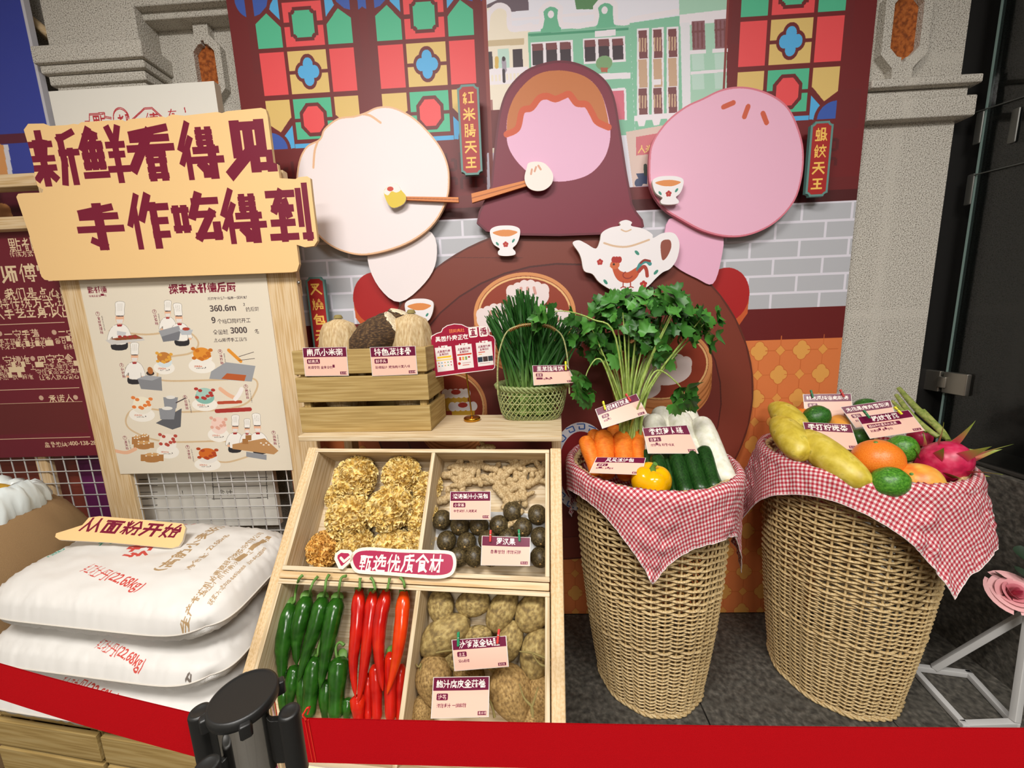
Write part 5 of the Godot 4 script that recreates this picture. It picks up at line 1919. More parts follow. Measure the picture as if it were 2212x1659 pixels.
func pledge_board(z: float, rx: float) -> void:
	var y1 := on_z(0, 495, z).y
	var y0 := on_z(120, 985, z).y
	var out := PackedVector2Array([Vector2(rx - 0.8, -y1), Vector2(rx, -y1), Vector2(rx, -y0), Vector2(rx - 0.8, -y0)])
	var r := bounds(out, 0.0)
	var cv := canvas_over(r, 1200.0, hexc("6b1024"))
	var c := hexc("e2c9a2")
	var put := func(s: String, x: float, y: float, size: float, wt := 0.11, gap := 1.08) -> void:
		var p := mp(x * 660.0 / 1659.0, 460.0 + y * 660.0 / 1659.0, z)
		cv.text(s, p.x, p.y, size, c, wt, gap)
	put.call("點都德", 46, 140, 0.05, 0.1)
	put.call("传统方式·现场", 58, 210, 0.022, 0.11)
	put.call("师傅守艺", 0, 282, 0.07, 0.12)
	put.call("我们是点心师傅", 26, 412, 0.042)
	put.call("坚特传统方式,现作", -44, 466, 0.042)
	put.call("人手艺立身,以出品", -34, 522, 0.042)
	put.call("一守手艺", 26, 636, 0.034)
	put.call("二守鲜材", 318, 634, 0.034)
	put.call("手工现作,手上见功夫", -2, 683, 0.0225)
	put.call("不省工、不偷步、不将就", 0, 712, 0.0225)
	put.call("每日备新鲜", 304, 680, 0.0225)
	put.call("新鲜材", 350, 712, 0.0225)
	put.call("守标准", 20, 776, 0.036)
	put.call("四守安全", 204, 770, 0.036)
	put.call("准,守好火候", 0, 822, 0.0225)
	put.call("品质降低要求", -6, 850, 0.0225)
	put.call("不熬夜放松标准", -10, 878, 0.0225)
	put.call("上岗讲卫生,操作守规范", 168, 820, 0.0225)
	put.call("守住食品安全底线", 200, 848, 0.0225)
	put.call("让客人放心安心", 218, 878, 0.0225)
	put.call("承诺人", 268, 986, 0.033)
	put.call("监督热线:400-138-2828", 246, 1242, 0.0235)
	for q in [[8, 655], [204, 652], [302, 648], [110, 792], [186, 790], [376, 786], [232, 1003], [418, 1000]]:
		cv.oval(mp(q[0] * 0.3978, 460 + q[1] * 0.3978, z), 0.010, 0.010, hexc("c9a58c"))
	for y in [600, 955, 1030, 1222]:
		var p := mp(200 * 0.3978, 460 + y * 0.3978, z)
		cv.rect(rx - 0.78, p.y - 0.0012, rx - 0.02, p.y + 0.0012, c)
	cv.rect(rx - 0.78, mp(60, 460 + 1032 * 0.3978, z).y, rx - 0.02, mp(60, 460 + 1200 * 0.3978, z).y, hexc("621a1c"))
	cutout("pledge_board", "dark red board with cream text in columns, left of the kitchen poster", "sign", out, z + 0.005, 0.005, cv, r, plain(hexc("4d0b19"), 0.6))
# ---- stepped display rack: local frame x along the shelf, y up, z towards the visitor; origin under the shelf's front left corner
var rack_at := Transform3D()
var rack_w := 0.0
const SHELF_Y := 1.0
const SLOPE_S := Vector3(0, -0.8, 0.6)
const SLOPE_N := Vector3(0, 0.6, 0.8)

func slope_basis() -> Basis:
	return rack_at.basis * Basis(Vector3.RIGHT, SLOPE_N, SLOPE_S)

# px -> world point on the slope, off metres above the tray rims
func on_slope(px: float, py: float, off: float) -> Vector3:
	var n := rack_at.basis * SLOPE_N
	return on_plane(px, py, rack_at * (Vector3(0, SHELF_Y - 0.03, 0.0)) + n * off, n)

func build_rack() -> void:
	var l := on_y(643, 942, SHELF_Y)
	var r := on_y(1214, 942, SHELF_Y)
	var u := (r - l).normalized()
	rack_w = (r - l).length()
	rack_at = Transform3D(Basis(u, Vector3.UP, u.cross(Vector3.UP)), Vector3(l.x, 0, l.z))
	var t := thing("display_rack", "stepped pine rack with a top shelf and sloping side rails", "rack", rack_at.origin, rack_at.basis)
	var s := Shape.new()
	s.box(Vector3(rack_w / 2, SHELF_Y - 0.009, -0.135), Vector3(rack_w, 0.018, 0.27), Basis(), 0.002)
	part("top_shelf", s, M.ply0, t)
	var b := Basis(Vector3.RIGHT, SLOPE_N, SLOPE_S)
	for x in [0.045, rack_w - 0.02]:
		s = Shape.new()
		var len := 1.19
		s.box(Vector3(x, SHELF_Y - 0.035, 0.0) + SLOPE_S * len * 0.5 - SLOPE_N * 0.035, Vector3(0.034, 0.055, len), b, 0.003)
		part("side_rail", s, M.pine2, t)
		s = Shape.new()
		s.box(Vector3(x, (SHELF_Y - 0.018) / 2, -0.235), Vector3(0.034, SHELF_Y - 0.018, 0.05), Basis(), 0.003)
		part("back_post", s, M.pine1, t)
		s = Shape.new()
		s.box(Vector3(x, 0.1, 0.16), Vector3(0.024, 0.05, 0.76), Basis(), 0.003)
		part("stretcher", s, M.pine2, t)
	for q in [[0.381, 0.019], [0.785, 0.022]]:
		s = Shape.new()
		s.box(Vector3(rack_w / 2 + 0.01, SHELF_Y - 0.03, 0) + SLOPE_S * q[0] - SLOPE_N * 0.018, Vector3(rack_w - 0.1, 0.03, q[1]), b, 0.002)
		part("crossbar", s, M.pine0, t)
	s = Shape.new()
	s.box(Vector3(rack_w / 2, SHELF_Y - 0.04, -0.235), Vector3(rack_w - 0.1, 0.05, 0.02), Basis(), 0.002)
	part("back_rail", s, M.pine0, t)
	tray(0.012, 0.370, 0.525, "upper")
	tray(0.392, 0.77, 0.54, "lower")
	# slogan plaque and its tag on the crossbar
	slogan()
	lower_signs()

# plywood box lying on the slope, open upward, with one divider
func tray(s0: float, s1: float, split: float, which: String) -> void:
	var b := slope_basis()
	var depth := 0.118
	var x0 := 0.064
	var x1 := rack_w - 0.039
	var o := rack_at * (Vector3(0, SHELF_Y - 0.03, 0) + SLOPE_S * s0 - SLOPE_N * depth)
	var t := thing("plywood_tray", "%s plywood tray of the sloping rack, split in two by a divider" % which, "tray", o, b, "plywood trays of the rack")
	var l := s1 - s0
	var w := 0.012
	var f := Shape.new()
	f.box(Vector3((x0 + x1) / 2, 0.004, l / 2), Vector3(x1 - x0, 0.008, l), Basis(), 0.001)
	part("floor_panel", f, M.ply0, t)
	for z in [w / 2, l - w / 2]:
		f = Shape.new()
		f.box(Vector3((x0 + x1) / 2, depth / 2 + 0.004, z), Vector3(x1 - x0, depth - 0.008, w), Basis(), 0.001)
		part("end_wall", f, M.ply0, t)
	for x in [x0 + w / 2, x1 - w / 2, x0 + (x1 - x0) * split]:
		f = Shape.new()
		f.box(Vector3(x, depth / 2 + 0.004, l / 2), Vector3(w, depth - 0.008, l - 2 * w), Basis(), 0.001)
		part("side_wall" if x != x0 + (x1 - x0) * split else "divider", f, M.ply2, t)

func slogan() -> void:
	var n := rack_at.basis * SLOPE_N
	var base := rack_at * (Vector3(0, SHELF_Y - 0.03, 0)) + n * 0.012
	var flat := func(q: Array) -> PackedVector2Array:
		var o := PackedVector2Array()
		var inv := slope_basis().inverse()
		for i in range(0, q.size(), 2):
			var p: Vector3 = inv * (on_plane(q[i], q[i + 1], base, n) - base)
			o.append(Vector2(p.x, p.z))
		return o
	for k in 2:
		var out: PackedVector2Array
		if k == 0:
			out = smooth(flat.call([757, 1218, 758, 1200, 772, 1186, 800, 1182, 860, 1186, 930, 1188, 970, 1190, 983, 1200, 985, 1222, 976, 1242, 950, 1250, 900, 1248, 840, 1243, 790, 1240, 768, 1236]), 4)
		else:
			out = flat.call([722, 1208, 724, 1196, 736, 1187, 756, 1188, 764, 1198, 762, 1210, 740, 1230, 732, 1229])
		var r := bounds(out, 0.002)
		var cv := canvas_over(r, 2200.0, hexc("f2e6cf"))
		cv.poly(grow(out, -0.0085), hexc("a8224a"))
		if k == 0:
			var a: Vector2 = flat.call([780, 1196])[0]
			var e: Vector2 = flat.call([962, 1196])[0]
			var h: float = flat.call([870, 1238])[0].y - flat.call([870, 1198])[0].y
			var w := (e.x - a.x) / 6.0
			for i in 6:
				cv.glyph("甄选优质食材"[i], a.x + w * i, lerpf(a.y, e.y, i / 6.0) + h * 0.02, w * 0.93, h * 0.98, hexc("f8efdc"), 0.13)
		else:
			cv.line(flat.call([736, 1205, 743, 1213, 756, 1202]), 0.007, hexc("f2e6cf"))
		var t := thing("slogan_plaque" if k == 0 else "tick_badge", "rounded crimson foam plaque with six cream characters across the rack" if k == 0 else "small crimson badge with a white tick on the rack", "sign" if k == 0 else "badge", base, slope_basis() * Basis(Vector3.RIGHT, -PI / 2))
		var s := Shape.new()
		s.plate(up(out), 0.008, Transform3D(), Rect2(r.position.x, -r.end.y, r.size.x, r.size.y), true)
		part("printed_face", s, printed(cv, 0.35), t)
		s = Shape.new()
		s.plate(up(out), 0.0076, Transform3D(Basis(), Vector3(0, 0, -0.0004)))
		part("foam_core", s, M.foam_edge, t)

func lower_signs() -> void:
	for k in 2:
		var x0 := 0.15 + k * 0.38
		var w := 0.36
		var b := rack_at.basis
		var o := rack_at * (Vector3(x0, SHELF_Y - 0.03, 0) + SLOPE_S * 0.755 + SLOPE_N * 0.03)
		var t := thing("ribbon_sign", ["maroon ribbon sign with cream border low on the rack, barrier post side", "maroon ribbon sign with cream border low on the rack, wicker basket side"][k], "sign", o, slope_basis() * Basis(Vector3.RIGHT, -PI / 2), "ribbon signs low on the rack")
		var out := smooth(PackedVector2Array([Vector2(0, 0.01), Vector2(w * 0.1, 0.0), Vector2(w * 0.5, 0.004), Vector2(w * 0.9, -0.004), Vector2(w, 0.012), Vector2(w, 0.08), Vector2(w * 0.9, 0.095), Vector2(w * 0.1, 0.095), Vector2(0, 0.085)]), 4)
		var r := bounds(out)
		var cv := canvas_over(r, 1200.0, hexc("efdcb8"))
		cv.poly(grow(out, -0.008), hexc("7c1440"))
		var s := Shape.new()
		s.plate(up(out), 0.006, Transform3D(), Rect2(r.position.x, -r.end.y, r.size.x, r.size.y), true)
		part("printed_face", s, printed(cv, 0.4), t)
		s = Shape.new()
		s.plate(up(out), 0.0056, Transform3D(Basis(), Vector3(0, 0, -0.0004)))
		part("foam_core", s, M.foam_edge, t)
# ---- produce shapes, price cards, pegs
var rng := RandomNumberGenerator.new()

func depth_of(p: Vector3) -> float:
	return (p - eye).dot(-eye_basis.z)

func px_size(p: Vector3, n: float) -> float:
	return n * depth_of(p) / FOCAL

# closed body on a sphere grid; f(direction) -> radius
func blob(f: Callable, rings := 14, seg := 20) -> Shape:
	var s := Shape.new()
	var rows := []
	for i in rings + 1:
		var th := PI * clampf(float(i) / rings, 0.004, 0.996)
		var row := []
		for j in seg:
			var a := TAU * j / seg
			var d := Vector3(sin(th) * cos(a), -cos(th), -sin(th) * sin(a))
			row.append(d * float(f.call(d)))
		rows.append(row)
	s.grid(rows, true, true)
	return s

func lumpy(r: Vector3, amount: float, freq: float, sd: int, rings := 14, seg := 20) -> Shape:
	var n := noise(freq, FastNoiseLite.TYPE_SIMPLEX_SMOOTH, 2, sd)
	var s := blob(func(_d: Vector3) -> float: return 1.0, rings, seg)
	for i in s.v.size():
		var d := s.v[i].normalized()
		s.v[i] = d * r * (1.0 + amount * n.get_noise_3d(d.x * 10, d.y * 10, d.z * 10))
	return s

# smooth spine through points with matching radii, rounded ends, optional ribs and ripples
func spindle(s: Shape, pts: Array, radii: Array, seg := 14, steps := 5, ribs := 0, rib := 0.0, rough := 0.0, sd := 1) -> void:
	var n := noise(0.9, FastNoiseLite.TYPE_SIMPLEX_SMOOTH, 2, sd)
	var sp := []
	var sr := []
	var k := pts.size()
	for i in k - 1:
		for j in steps:
			var t := float(j) / steps
			sp.append(pts[i].cubic_interpolate(pts[i + 1], pts[maxi(i - 1, 0)], pts[mini(i + 2, k - 1)], t))
			sr.append(maxf(0.0005, cubic_interpolate(radii[i], radii[i + 1], radii[maxi(i - 1, 0)], radii[mini(i + 2, k - 1)], t)))
	sp.append(pts[k - 1])
	sr.append(radii[k - 1])
	var base := s.v.size()
	s.tube(sp, sr, seg, true)
	if ribs or rough > 0:
		var m := sp.size()
		for i in m:
			for j in seg:
				var q := base + i * seg + j
				var c: Vector3 = sp[i]
				var d := s.v[q] - c
				var w := 1.0 + rib * cos(ribs * TAU * j / seg) + rough * n.get_noise_3d(s.v[q].x * 60, s.v[q].y * 60, s.v[q].z * 60)
				s.v[q] = c + d * w

# one rigid body from world points: the node stands at the middle of the points
func world_thing(called: String, label: String, category: String, at: Vector3, group := "") -> Node3D:
	return thing(called, label, category, at, Basis(), group)

func rel(pts: Array, at: Vector3) -> Array:
	var o := []
	for p in pts:
		o.append(p - at)
	return o

var card_logo := "點都德"

# q: px of the corners TL, TR, BR, BL; plane through p with normal n
func card(q: Array, p: Vector3, n: Vector3, title: String, sub: String, words: String, label: String, tsize := 1.0) -> Node3D:
	var c := []
	for i in 4:
		c.append(on_plane(q[i * 2], q[i * 2 + 1], p, n.normalized()))
	var w: float = c[0].distance_to(c[1])
	var h: float = c[0].distance_to(c[3])
	var cv := canvas(360, int(360 * h / w), hexc("ecc2ae"))
	cv.frame(Rect2(0, 0, 1, h / w))
	var hh := h / w
	var wine := hexc("6b1138")
	cv.rect(0, 0, 1, hh * 0.33, wine)
	var count := maxi(title.length(), 3)
	var ts := minf(0.86 / count, hh * 0.26) * tsize
	cv.text(title, 0.5 - ts * 1.04 * title.length() / 2.0, hh * 0.165 - ts * 0.52, ts, hexc("f6ece2"), 0.13, 1.04)
	if sub:
		var ss := hh * 0.125
		var sw := ss * 1.06 * sub.length()
		cv.poly(Canvas.rounded(0.07, hh * 0.40, 0.07 + sw + 0.05, hh * 0.40 + ss * 1.35, 0.02), wine)
		cv.text(sub, 0.095, hh * 0.40 + ss * 0.18, ss, hexc("f3d5c6"), 0.12, 1.06)
		cv.text(words, 0.08, hh * 0.65, hh * 0.105, wine, 0.12, 1.04)
	else:
		cv.text(words, 0.5 - hh * 0.135 * 1.04 * (words.length() - 0.6) / 2.0, hh * 0.46, hh * 0.135, wine, 0.12, 1.04)
	cv.rect(0.82, hh * 0.86, 0.97, hh * 0.96, wine)
	cv.text(card_logo, 0.835, hh * 0.875, hh * 0.07, hexc("f3d5c6"), 0.1, 1.1)
	var at: Vector3 = (c[2] + c[3]) / 2.0
	var t := world_thing("menu_card", label, "card", at, "laminated menu cards")
	c = rel(c, at)
	var s := Shape.new()
	s.quad(c[3], c[2], c[1], c[0])
	var m := printed(cv, 0.28)
	part("printed_face", s, m, t)
	s = Shape.new()
	var nn := n.normalized()
	# clear laminate margin and back
	var mid: Vector3 = (c[0] + c[1] + c[2] + c[3]) / 4.0
	var e := []
	for v: Vector3 in c:
		e.append(v + (v - mid).normalized() * 0.0022 - nn * 0.0004)
	s.quad(e[3], e[2], e[1], e[0])
	s.quad(e[2] - nn * 0.0008, e[3] - nn * 0.0008, e[0] - nn * 0.0008, e[1] - nn * 0.0008)
	for i in 4:
		var a: Vector3 = e[i]
		var b: Vector3 = e[(i + 1) % 4]
		s.quad(a - nn * 0.0008, a, b, b - nn * 0.0008)
	part("laminate", s, plain(hexc("ddd6d0"), 0.25), t)
	return t

# small wooden clothes peg standing on a card's top edge
func peg(px: float, py: float, p: Vector3, n: Vector3, lean: float, colour: String, label: String) -> void:
	n = n.normalized()
	var at := on_plane(px, py, p + n * 0.004, n)
	var upv := (Vector3.UP - n * n.y).normalized()
	var b := Basis(upv.cross(n), upv, n) * Basis(Vector3(0, 0, 1), lean)
	var t := thing("clothes_peg", label, "peg", at, b, "coloured clothes pegs")
	var m := plain(hexc(colour), 0.5)
	for k in [-1.0, 1.0]:
		var s := Shape.new()
		s.box(Vector3(0, 0.0, k * 0.0022), Vector3(0.0055, 0.030, 0.0034), Basis(Vector3.RIGHT, k * 0.05), 0.0008)
		part("jaw", s, m, t)
	var s := Shape.new()
	s.box(Vector3(0, 0.003, 0), Vector3(0.0068, 0.003, 0.009), Basis(), 0.001)
	part("spring", s, M.steel, t)

var skin := {}

func make_skins() -> void:
	if skin:
		return
	skin.potato = mottled([[0.2, hexc("6a5733")], [0.42, hexc("8d7645")], [0.6, hexc("a38c54")], [0.8, hexc("b9a46b")]], 0.008, Vector3(0.8, 0.8, 0.8), 0.8, 5, 41, 3.0)
	skin.jicama = mottled([[0.2, hexc("69502c")], [0.42, hexc("8f7040")], [0.6, hexc("a6864f")], [0.85, hexc("bb9d68")]], 0.012, Vector3(0.9, 0.9, 0.9), 0.85, 4, 43, 4.0)
	skin.ginger = mottled([[0.2, hexc("94794f")], [0.5, hexc("b99f74")], [0.8, hexc("cdb88f")]], 0.02, Vector3(12, 12, 12), 0.75, 4, 45, 3.0)
	skin.monk = mottled([[0.25, hexc("2a2318")], [0.45, hexc("40351f")], [0.6, hexc("54472b")], [0.85, hexc("72633f")]], 0.012, Vector3(0.7, 0.7, 0.7), 0.42, 4, 47, 1.0)
	skin.green = mottled([[0.2, hexc("163c0a")], [0.5, hexc("204f11")], [0.85, hexc("30651b")]], 0.008, Vector3(6, 6, 6), 0.2, 3, 49)
	skin.stem = plain(hexc("5f8a3a"), 0.55)
	skin.red = mottled([[0.2, hexc("a80f0c")], [0.5, hexc("c41a10")], [0.9, hexc("d8300f")]], 0.006, Vector3(5, 5, 5), 0.18, 3, 51)
	skin.orange_red = mottled([[0.2, hexc("cf2a08")], [0.5, hexc("de3d0c")], [0.9, hexc("e2560f")]], 0.006, Vector3(5, 5, 5), 0.18, 3, 52)
	var fungus := mottled([[0.2, hexc("e4bf5c")], [0.5, hexc("f3d988")], [0.8, hexc("f9ebba")]], 0.01, Vector3(0.9, 0.9, 0.9), 0.6, 4, 53)
	fungus.backlight_enabled = true
	fungus.backlight = Color(0.5, 0.38, 0.15)
	skin.fungus = fungus
	var amber := mottled([[0.2, hexc("cd8f34")], [0.5, hexc("e3b056")], [0.8, hexc("f0cd84")]], 0.01, Vector3(0.9, 0.9, 0.9), 0.6, 4, 54)
	amber.backlight_enabled = true
	amber.backlight = Color(0.35, 0.22, 0.08)
	skin.amber = amber
	skin.twig = plain(hexc("8b7c48"), 0.85)
	skin.squash = mottled([[0.2, hexc("a5865a")], [0.45, hexc("bfa273")], [0.6, hexc("ccb48a")], [0.9, hexc("dccaa5")]], 0.012, Vector3(22, 4, 22), 0.65, 4, 55)
	skin.taro = mottled([[0.25, hexc("2e2017")], [0.5, hexc("47321f")], [0.65, hexc("5e452b")], [0.9, hexc("8a6c45")]], 0.015, Vector3(8, 20, 8), 0.9, 5, 57, 6.0)
	skin.taro_cut = mottled([[0.2, hexc("bda77e")], [0.5, hexc("e3d5b6")], [0.9, hexc("efe6d0")]], 0.02, Vector3(9, 9, 9), 0.8, 4, 58)

func fungus_mesh(sd: int) -> ArrayMesh:
	rng.seed = 900 + sd
	var s := Shape.new()
	var core := lumpy(Vector3(0.82, 0.6, 0.82), 0.1, 0.1, sd, 8, 12)
	s.v = core.v; s.uv = core.uv; s.col = core.col; s.idx = core.idx
	var n := 330
	for i in n:
		var y := 1.0 - 1.75 * (i + 0.5) / n
		var a := i * 2.39996
		var rr := sqrt(maxf(0.0, 1.0 - y * y))
		var d := Vector3(cos(a) * rr, y, sin(a) * rr)
		d = (d + Vector3(rng.randf_range(-1, 1), rng.randf_range(-1, 1), rng.randf_range(-1, 1)) * 0.16).normalized()
		var t := d.cross(Vector3(rng.randf_range(-1, 1), rng.randf_range(-1, 1), rng.randf_range(-1, 1))).normalized()
		var w := d.cross(t)
		var base := d * Vector3(0.74, 0.55, 0.74)
		var len := rng.randf_range(0.13, 0.22)
		var hi := rng.randf_range(0.16, 0.34)
		var ph := rng.randf() * TAU
		var rows := []
		for r in 3:
			var row := []
			for c in 6:
				var u := c / 5.0 - 0.5
				var wave := sin(u * 11.0 + ph) * 0.055 * r
				row.append(base + t * u * len * (1.0 + 0.35 * r) + d * Vector3(1, 0.8, 1) * hi * r * 0.5 * (1.0 - 0.5 * u * u) + w * (wave + 0.03 * r * r * sin(ph)))
			rows.append(row)
		s.grid(rows)
	return s.mesh()

func ginger_mesh(sd: int) -> ArrayMesh:
	rng.seed = 500 + sd
	var s := Shape.new()
	var knob := func(a: Vector3, b: Vector3, r: float, k: int) -> void:
		var pts := []
		var rad := []
		for i in 7:
			var t := i / 6.0
			pts.append(a.lerp(b, t) + Vector3(0, 0.004 * sin(t * 5.0 + k), 0))
			var prof: float = [0.35, 0.85, 1.0, 0.86, 1.02, 0.85, 0.3][i]
			rad.append(r * prof)
		spindle(s, pts, rad, 12, 3, 0, 0.0, 0.10, sd * 7 + k)
	var p := Vector3(-0.05, 0, 0)
	var dir := 0.0
	for k in 4:
		dir += rng.randf_range(-0.6, 0.6)
		var q := p + Vector3(cos(dir), 0, sin(dir)) * rng.randf_range(0.032, 0.042)
		knob.call(p - (q - p) * 0.25, q + (q - p) * 0.25, rng.randf_range(0.013, 0.017), k)
		for f in (2 if k % 2 else 1):
			var a := dir + (1.0 if (k + f) % 2 else -1.0) * rng.randf_range(0.8, 1.4)
			var e := q + Vector3(cos(a), rng.randf_range(-0.1, 0.35), sin(a)) * rng.randf_range(0.026, 0.045)
			knob.call(q, e, rng.randf_range(0.008, 0.0125), k + 9 + f)
		p = q
	return s.mesh()

func build_tray_goods() -> void:
	make_skins()
	var b := slope_basis()
	var n := rack_at.basis * SLOPE_N
	# --- snow fungus
	var fungus_spots := ["in the tray's back corner by the easel side wall", "at the back of the tray, second from the easel", "half hidden by the divider at the tray's back", "paler than the rest, on top in the middle", "wide one resting against the palest in the middle row", "squeezed between the palest one and the divider", "AMBER", "just above the tick badge", "just above the slogan plaque's first characters", "low beside the divider above the plaque", "small one underneath the back row"]
	var fm := [fungus_mesh(1), fungus_mesh(2), fungus_mesh(3)]
	var k := 0
	for q in [[768, 1032, 50, -0.02, 0], [868, 1027, 46, -0.02, 0], [922, 1052, 36, -0.04, 0], [842, 1098, 53, 0.0, 0], [756, 1116, 54, -0.02, 0], [908, 1112, 40, -0.035, 0], [700, 1186, 40, -0.03, 1], [768, 1182, 44, -0.03, 0], [846, 1184, 46, -0.03, 0], [902, 1172, 34, -0.04, 0], [735, 1072, 34, -0.05, 0]]:
		var p := on_slope(q[0], q[1], q[3] - 0.042)
		var r := px_size(p, q[2]) * 0.93
		var t := thing("snow_fungus", "frilly amber snow fungus in the corner of the upper tray" if q[4] else "frilly yellow snow fungus " + fungus_spots[k], "fungus", p, b * Basis(Vector3.UP, k * 1.3).scaled(Vector3(r, r, r)), "" if q[4] else "dried snow fungus")
		part("frills", fm[k % 3], skin.amber if q[4] else skin.fungus, t)
		k += 1
	# --- ginger
	var gm := [ginger_mesh(1), ginger_mesh(2), ginger_mesh(3), ginger_mesh(4)]
	k = 0
	for q in [[996, 1020, 0.2], [1034, 1024, 0.6], [1076, 1020, -0.3], [1112, 1024, 0.4], [1150, 1030, 0.7], [985, 1034, -0.2], [1020, 1040, 0.4], [1062, 1052, -0.8], [1098, 1040, -0.9], [1140, 1050, 1.3], [1000, 1060, 2.2], [1078, 1082, -1.2], [970, 1062, 0.8], [1132, 1080, 0.7]]:
		var p := on_slope(q[0], q[1], -0.094 + 0.004 * (k % 4))
		var t := thing("ginger_root", "knobbly tan ginger root at the back of the upper tray", "ginger", p, b * Basis(Vector3.UP, q[2]).scaled(Vector3.ONE * 0.88), "ginger roots")
		part("rhizome", gm[k % 4], skin.ginger, t)
		k += 1
	# --- dark round fruit on a white sheet
	var a0 := on_slope(935, 1106, -0.1075)
	var a1 := on_slope(1186, 1106, -0.1075)
	var a2 := on_slope(1188, 1222, -0.1075)
	var a3 := on_slope(930, 1222, -0.1075)
	var sh := Shape.new()
	var rows := []
	for i in 9:
		var row := []
		for j in 17:
			var p := a0.lerp(a1, j / 16.0).lerp(a3.lerp(a2, j / 16.0), i / 8.0)
			row.append(p + n * 0.003 * (sin(j * 1.9 + i) + cos(i * 2.3 - j * 0.7)) - a0)
		rows.append(row)
	sh.grid(rows)
	var paper := thing("paper_liner", "crumpled white sheet under the dark round fruit", "paper", a0)
	part("sheet", sh, plain(hexc("d8d8d6"), 0.5), paper)
	var mm := lumpy(Vector3(1, 1.06, 1), 0.03, 0.12, 71, 16, 24).mesh()
	var cap := Shape.new()
	cap.lathe([Vector2(0.0, 1.075), Vector2(0.09, 1.075), Vector2(0.11, 1.055), Vector2(0.12, 1.02)], 10)
	var cm := cap.mesh()
	for q in [[1190, 680], [1320, 720], [1457, 720], [1602, 718], [1700, 618], [1880, 642], [1773, 735], [1222, 833], [1367, 842], [1900, 805], [1897, 950], [1310, 948], [1425, 945], [1665, 815], [1520, 825], [1540, 940], [1760, 930]]:
		var p := on_slope(600 + q[0] * 0.2984, 920 + q[1] * 0.2984, -0.08)
		var t := thing("monk_fruit", "dark brown round dried fruit on white paper in the upper tray", "fruit", p, b * Basis(Vector3(1, 0.3, 0).normalized(), rng.randf_range(0.2, 1.6)).scaled(Vector3.ONE * px_size(p, 21.0)), "dark dried fruit")
		part("shell", mm, skin.monk, t)
		part("stem_scar", cm, skin.jicama, t)
	# --- peppers
	var Z := func(x: float, y: float, off: float) -> Vector3:
		return on_slope(520 + x * 0.3345, 1220 + y * 0.3345, off - 0.04)
	var pepper := func(label: String, group: String, stem: Array, spine: Array, r0: float, m: Material, off: float, stubby := false) -> void:
		var at: Vector3 = Z.call(spine[0], spine[1], off)
		r0 *= 1.28 if group.begins_with("green") else 1.15
		var t := world_thing("green_pepper" if group.begins_with("green") else "red_chilli", label, "pepper", at, group)
		var pts := []
		var rad := []
		var c := spine.size() / 2
		for i in c:
			pts.append(Z.call(spine[i * 2], spine[i * 2 + 1], off + (0.004 if i == 1 else 0.0)) - at)
		var full := []
		var steps := 8
		for i in steps + 1:
			var f := float(i) / steps * (c - 1)
			var j := mini(int(f), c - 2)
			full.append(pts[j].cubic_interpolate(pts[j + 1], pts[maxi(j - 1, 0)], pts[mini(j + 2, c - 1)], f - j))
			var u := float(i) / steps
			var prof := 0.55 if i == 0 else (1.0 if u < 0.3 else (lerpf(1.0, 0.62, (u - 0.3) / 0.7) if stubby else lerpf(1.0, 0.16, pow((u - 0.3) / 0.7, 1.4))))
			rad.append(r0 * prof)
		if stubby:
			rad[-1] = r0 * 0.2
		else:
			rad[-1] = r0 * 0.06
		var s := Shape.new()
		spindle(s, full, rad, 14, 4, 3, 0.045, 0.06, int(spine[0]))
		part("flesh", s, m, t)
		if stem:
			s = Shape.new()
			var sp := []
			var sr := []
			var sn := stem.size() / 2
			for i in sn:
				sp.append(Z.call(stem[i * 2], stem[i * 2 + 1], 0.053 if stem[i * 2 + 1] < 165 else off + 0.012) - at)
			sp.append(pts[0])
			for i in sp.size():
				sr.append(0.0035 if i < sp.size() - 1 else 0.0068)
			sr[0] = 0.0044
			spindle(s, sp, sr, 8, 4)
			s.lathe([Vector2(r0 * 0.75, -0.005), Vector2(r0 * 0.6, 0.0), Vector2(r0 * 0.3, 0.003), Vector2(0.002, 0.006)], 10, Transform3D(Basis(Quaternion(Vector3.UP, (sp[-2] - sp[-1]).normalized())), sp[-1] + (sp[-1] - full[1]).normalized() * 0.001))
			part("stalk", s, skin.stem, t)
	var gl := "long shiny green pepper with its stalk over the lower tray's edge"
	var gg := "green peppers"
	pepper.call("first long green pepper from the wall by the flour sacks", gg, [400, 68, 375, 95, 355, 170, 345, 238], [322, 248, 285, 460, 270, 620, 268, 770], 0.0185, skin.green, -0.018)
	pepper.call("second long green pepper from the wall by the flour sacks", gg, [498, 76, 470, 110, 450, 160, 445, 195], [428, 205, 385, 380, 365, 500, 362, 650], 0.0185, skin.green, -0.018)
	pepper.call("third long green pepper from the wall by the flour sacks", gg, [572, 62, 552, 100, 545, 160, 540, 200], [532, 210, 490, 380, 430, 560, 372, 758], 0.0175, skin.green, -0.012)
	pepper.call("fourth long green pepper from the wall by the flour sacks", gg, [682, 72, 650, 85, 636, 150, 632, 208], [625, 216, 585, 400, 548, 600, 512, 805], 0.0185, skin.green, -0.012)
	gl = "short green pepper lying under the long green peppers"
	pepper.call(gl, "green peppers underneath", [], [345, 650, 335, 760, 320, 860, 310, 990], 0.015, skin.green, -0.046)
	pepper.call(gl, "green peppers underneath", [520, 440, 510, 500, 500, 545, 495, 585], [478, 590, 465, 720, 450, 860, 440, 1020], 0.0185, skin.green, -0.036, true)
	pepper.call(gl, "green peppers underneath", [668, 520, 640, 500, 615, 530, 620, 595], [640, 596, 630, 720, 620, 860, 612, 1020], 0.0205, skin.green, -0.03, true)
	pepper.call(gl, "green peppers underneath", [], [410, 700, 405, 800, 402, 900, 400, 1000], 0.014, skin.green, -0.048)
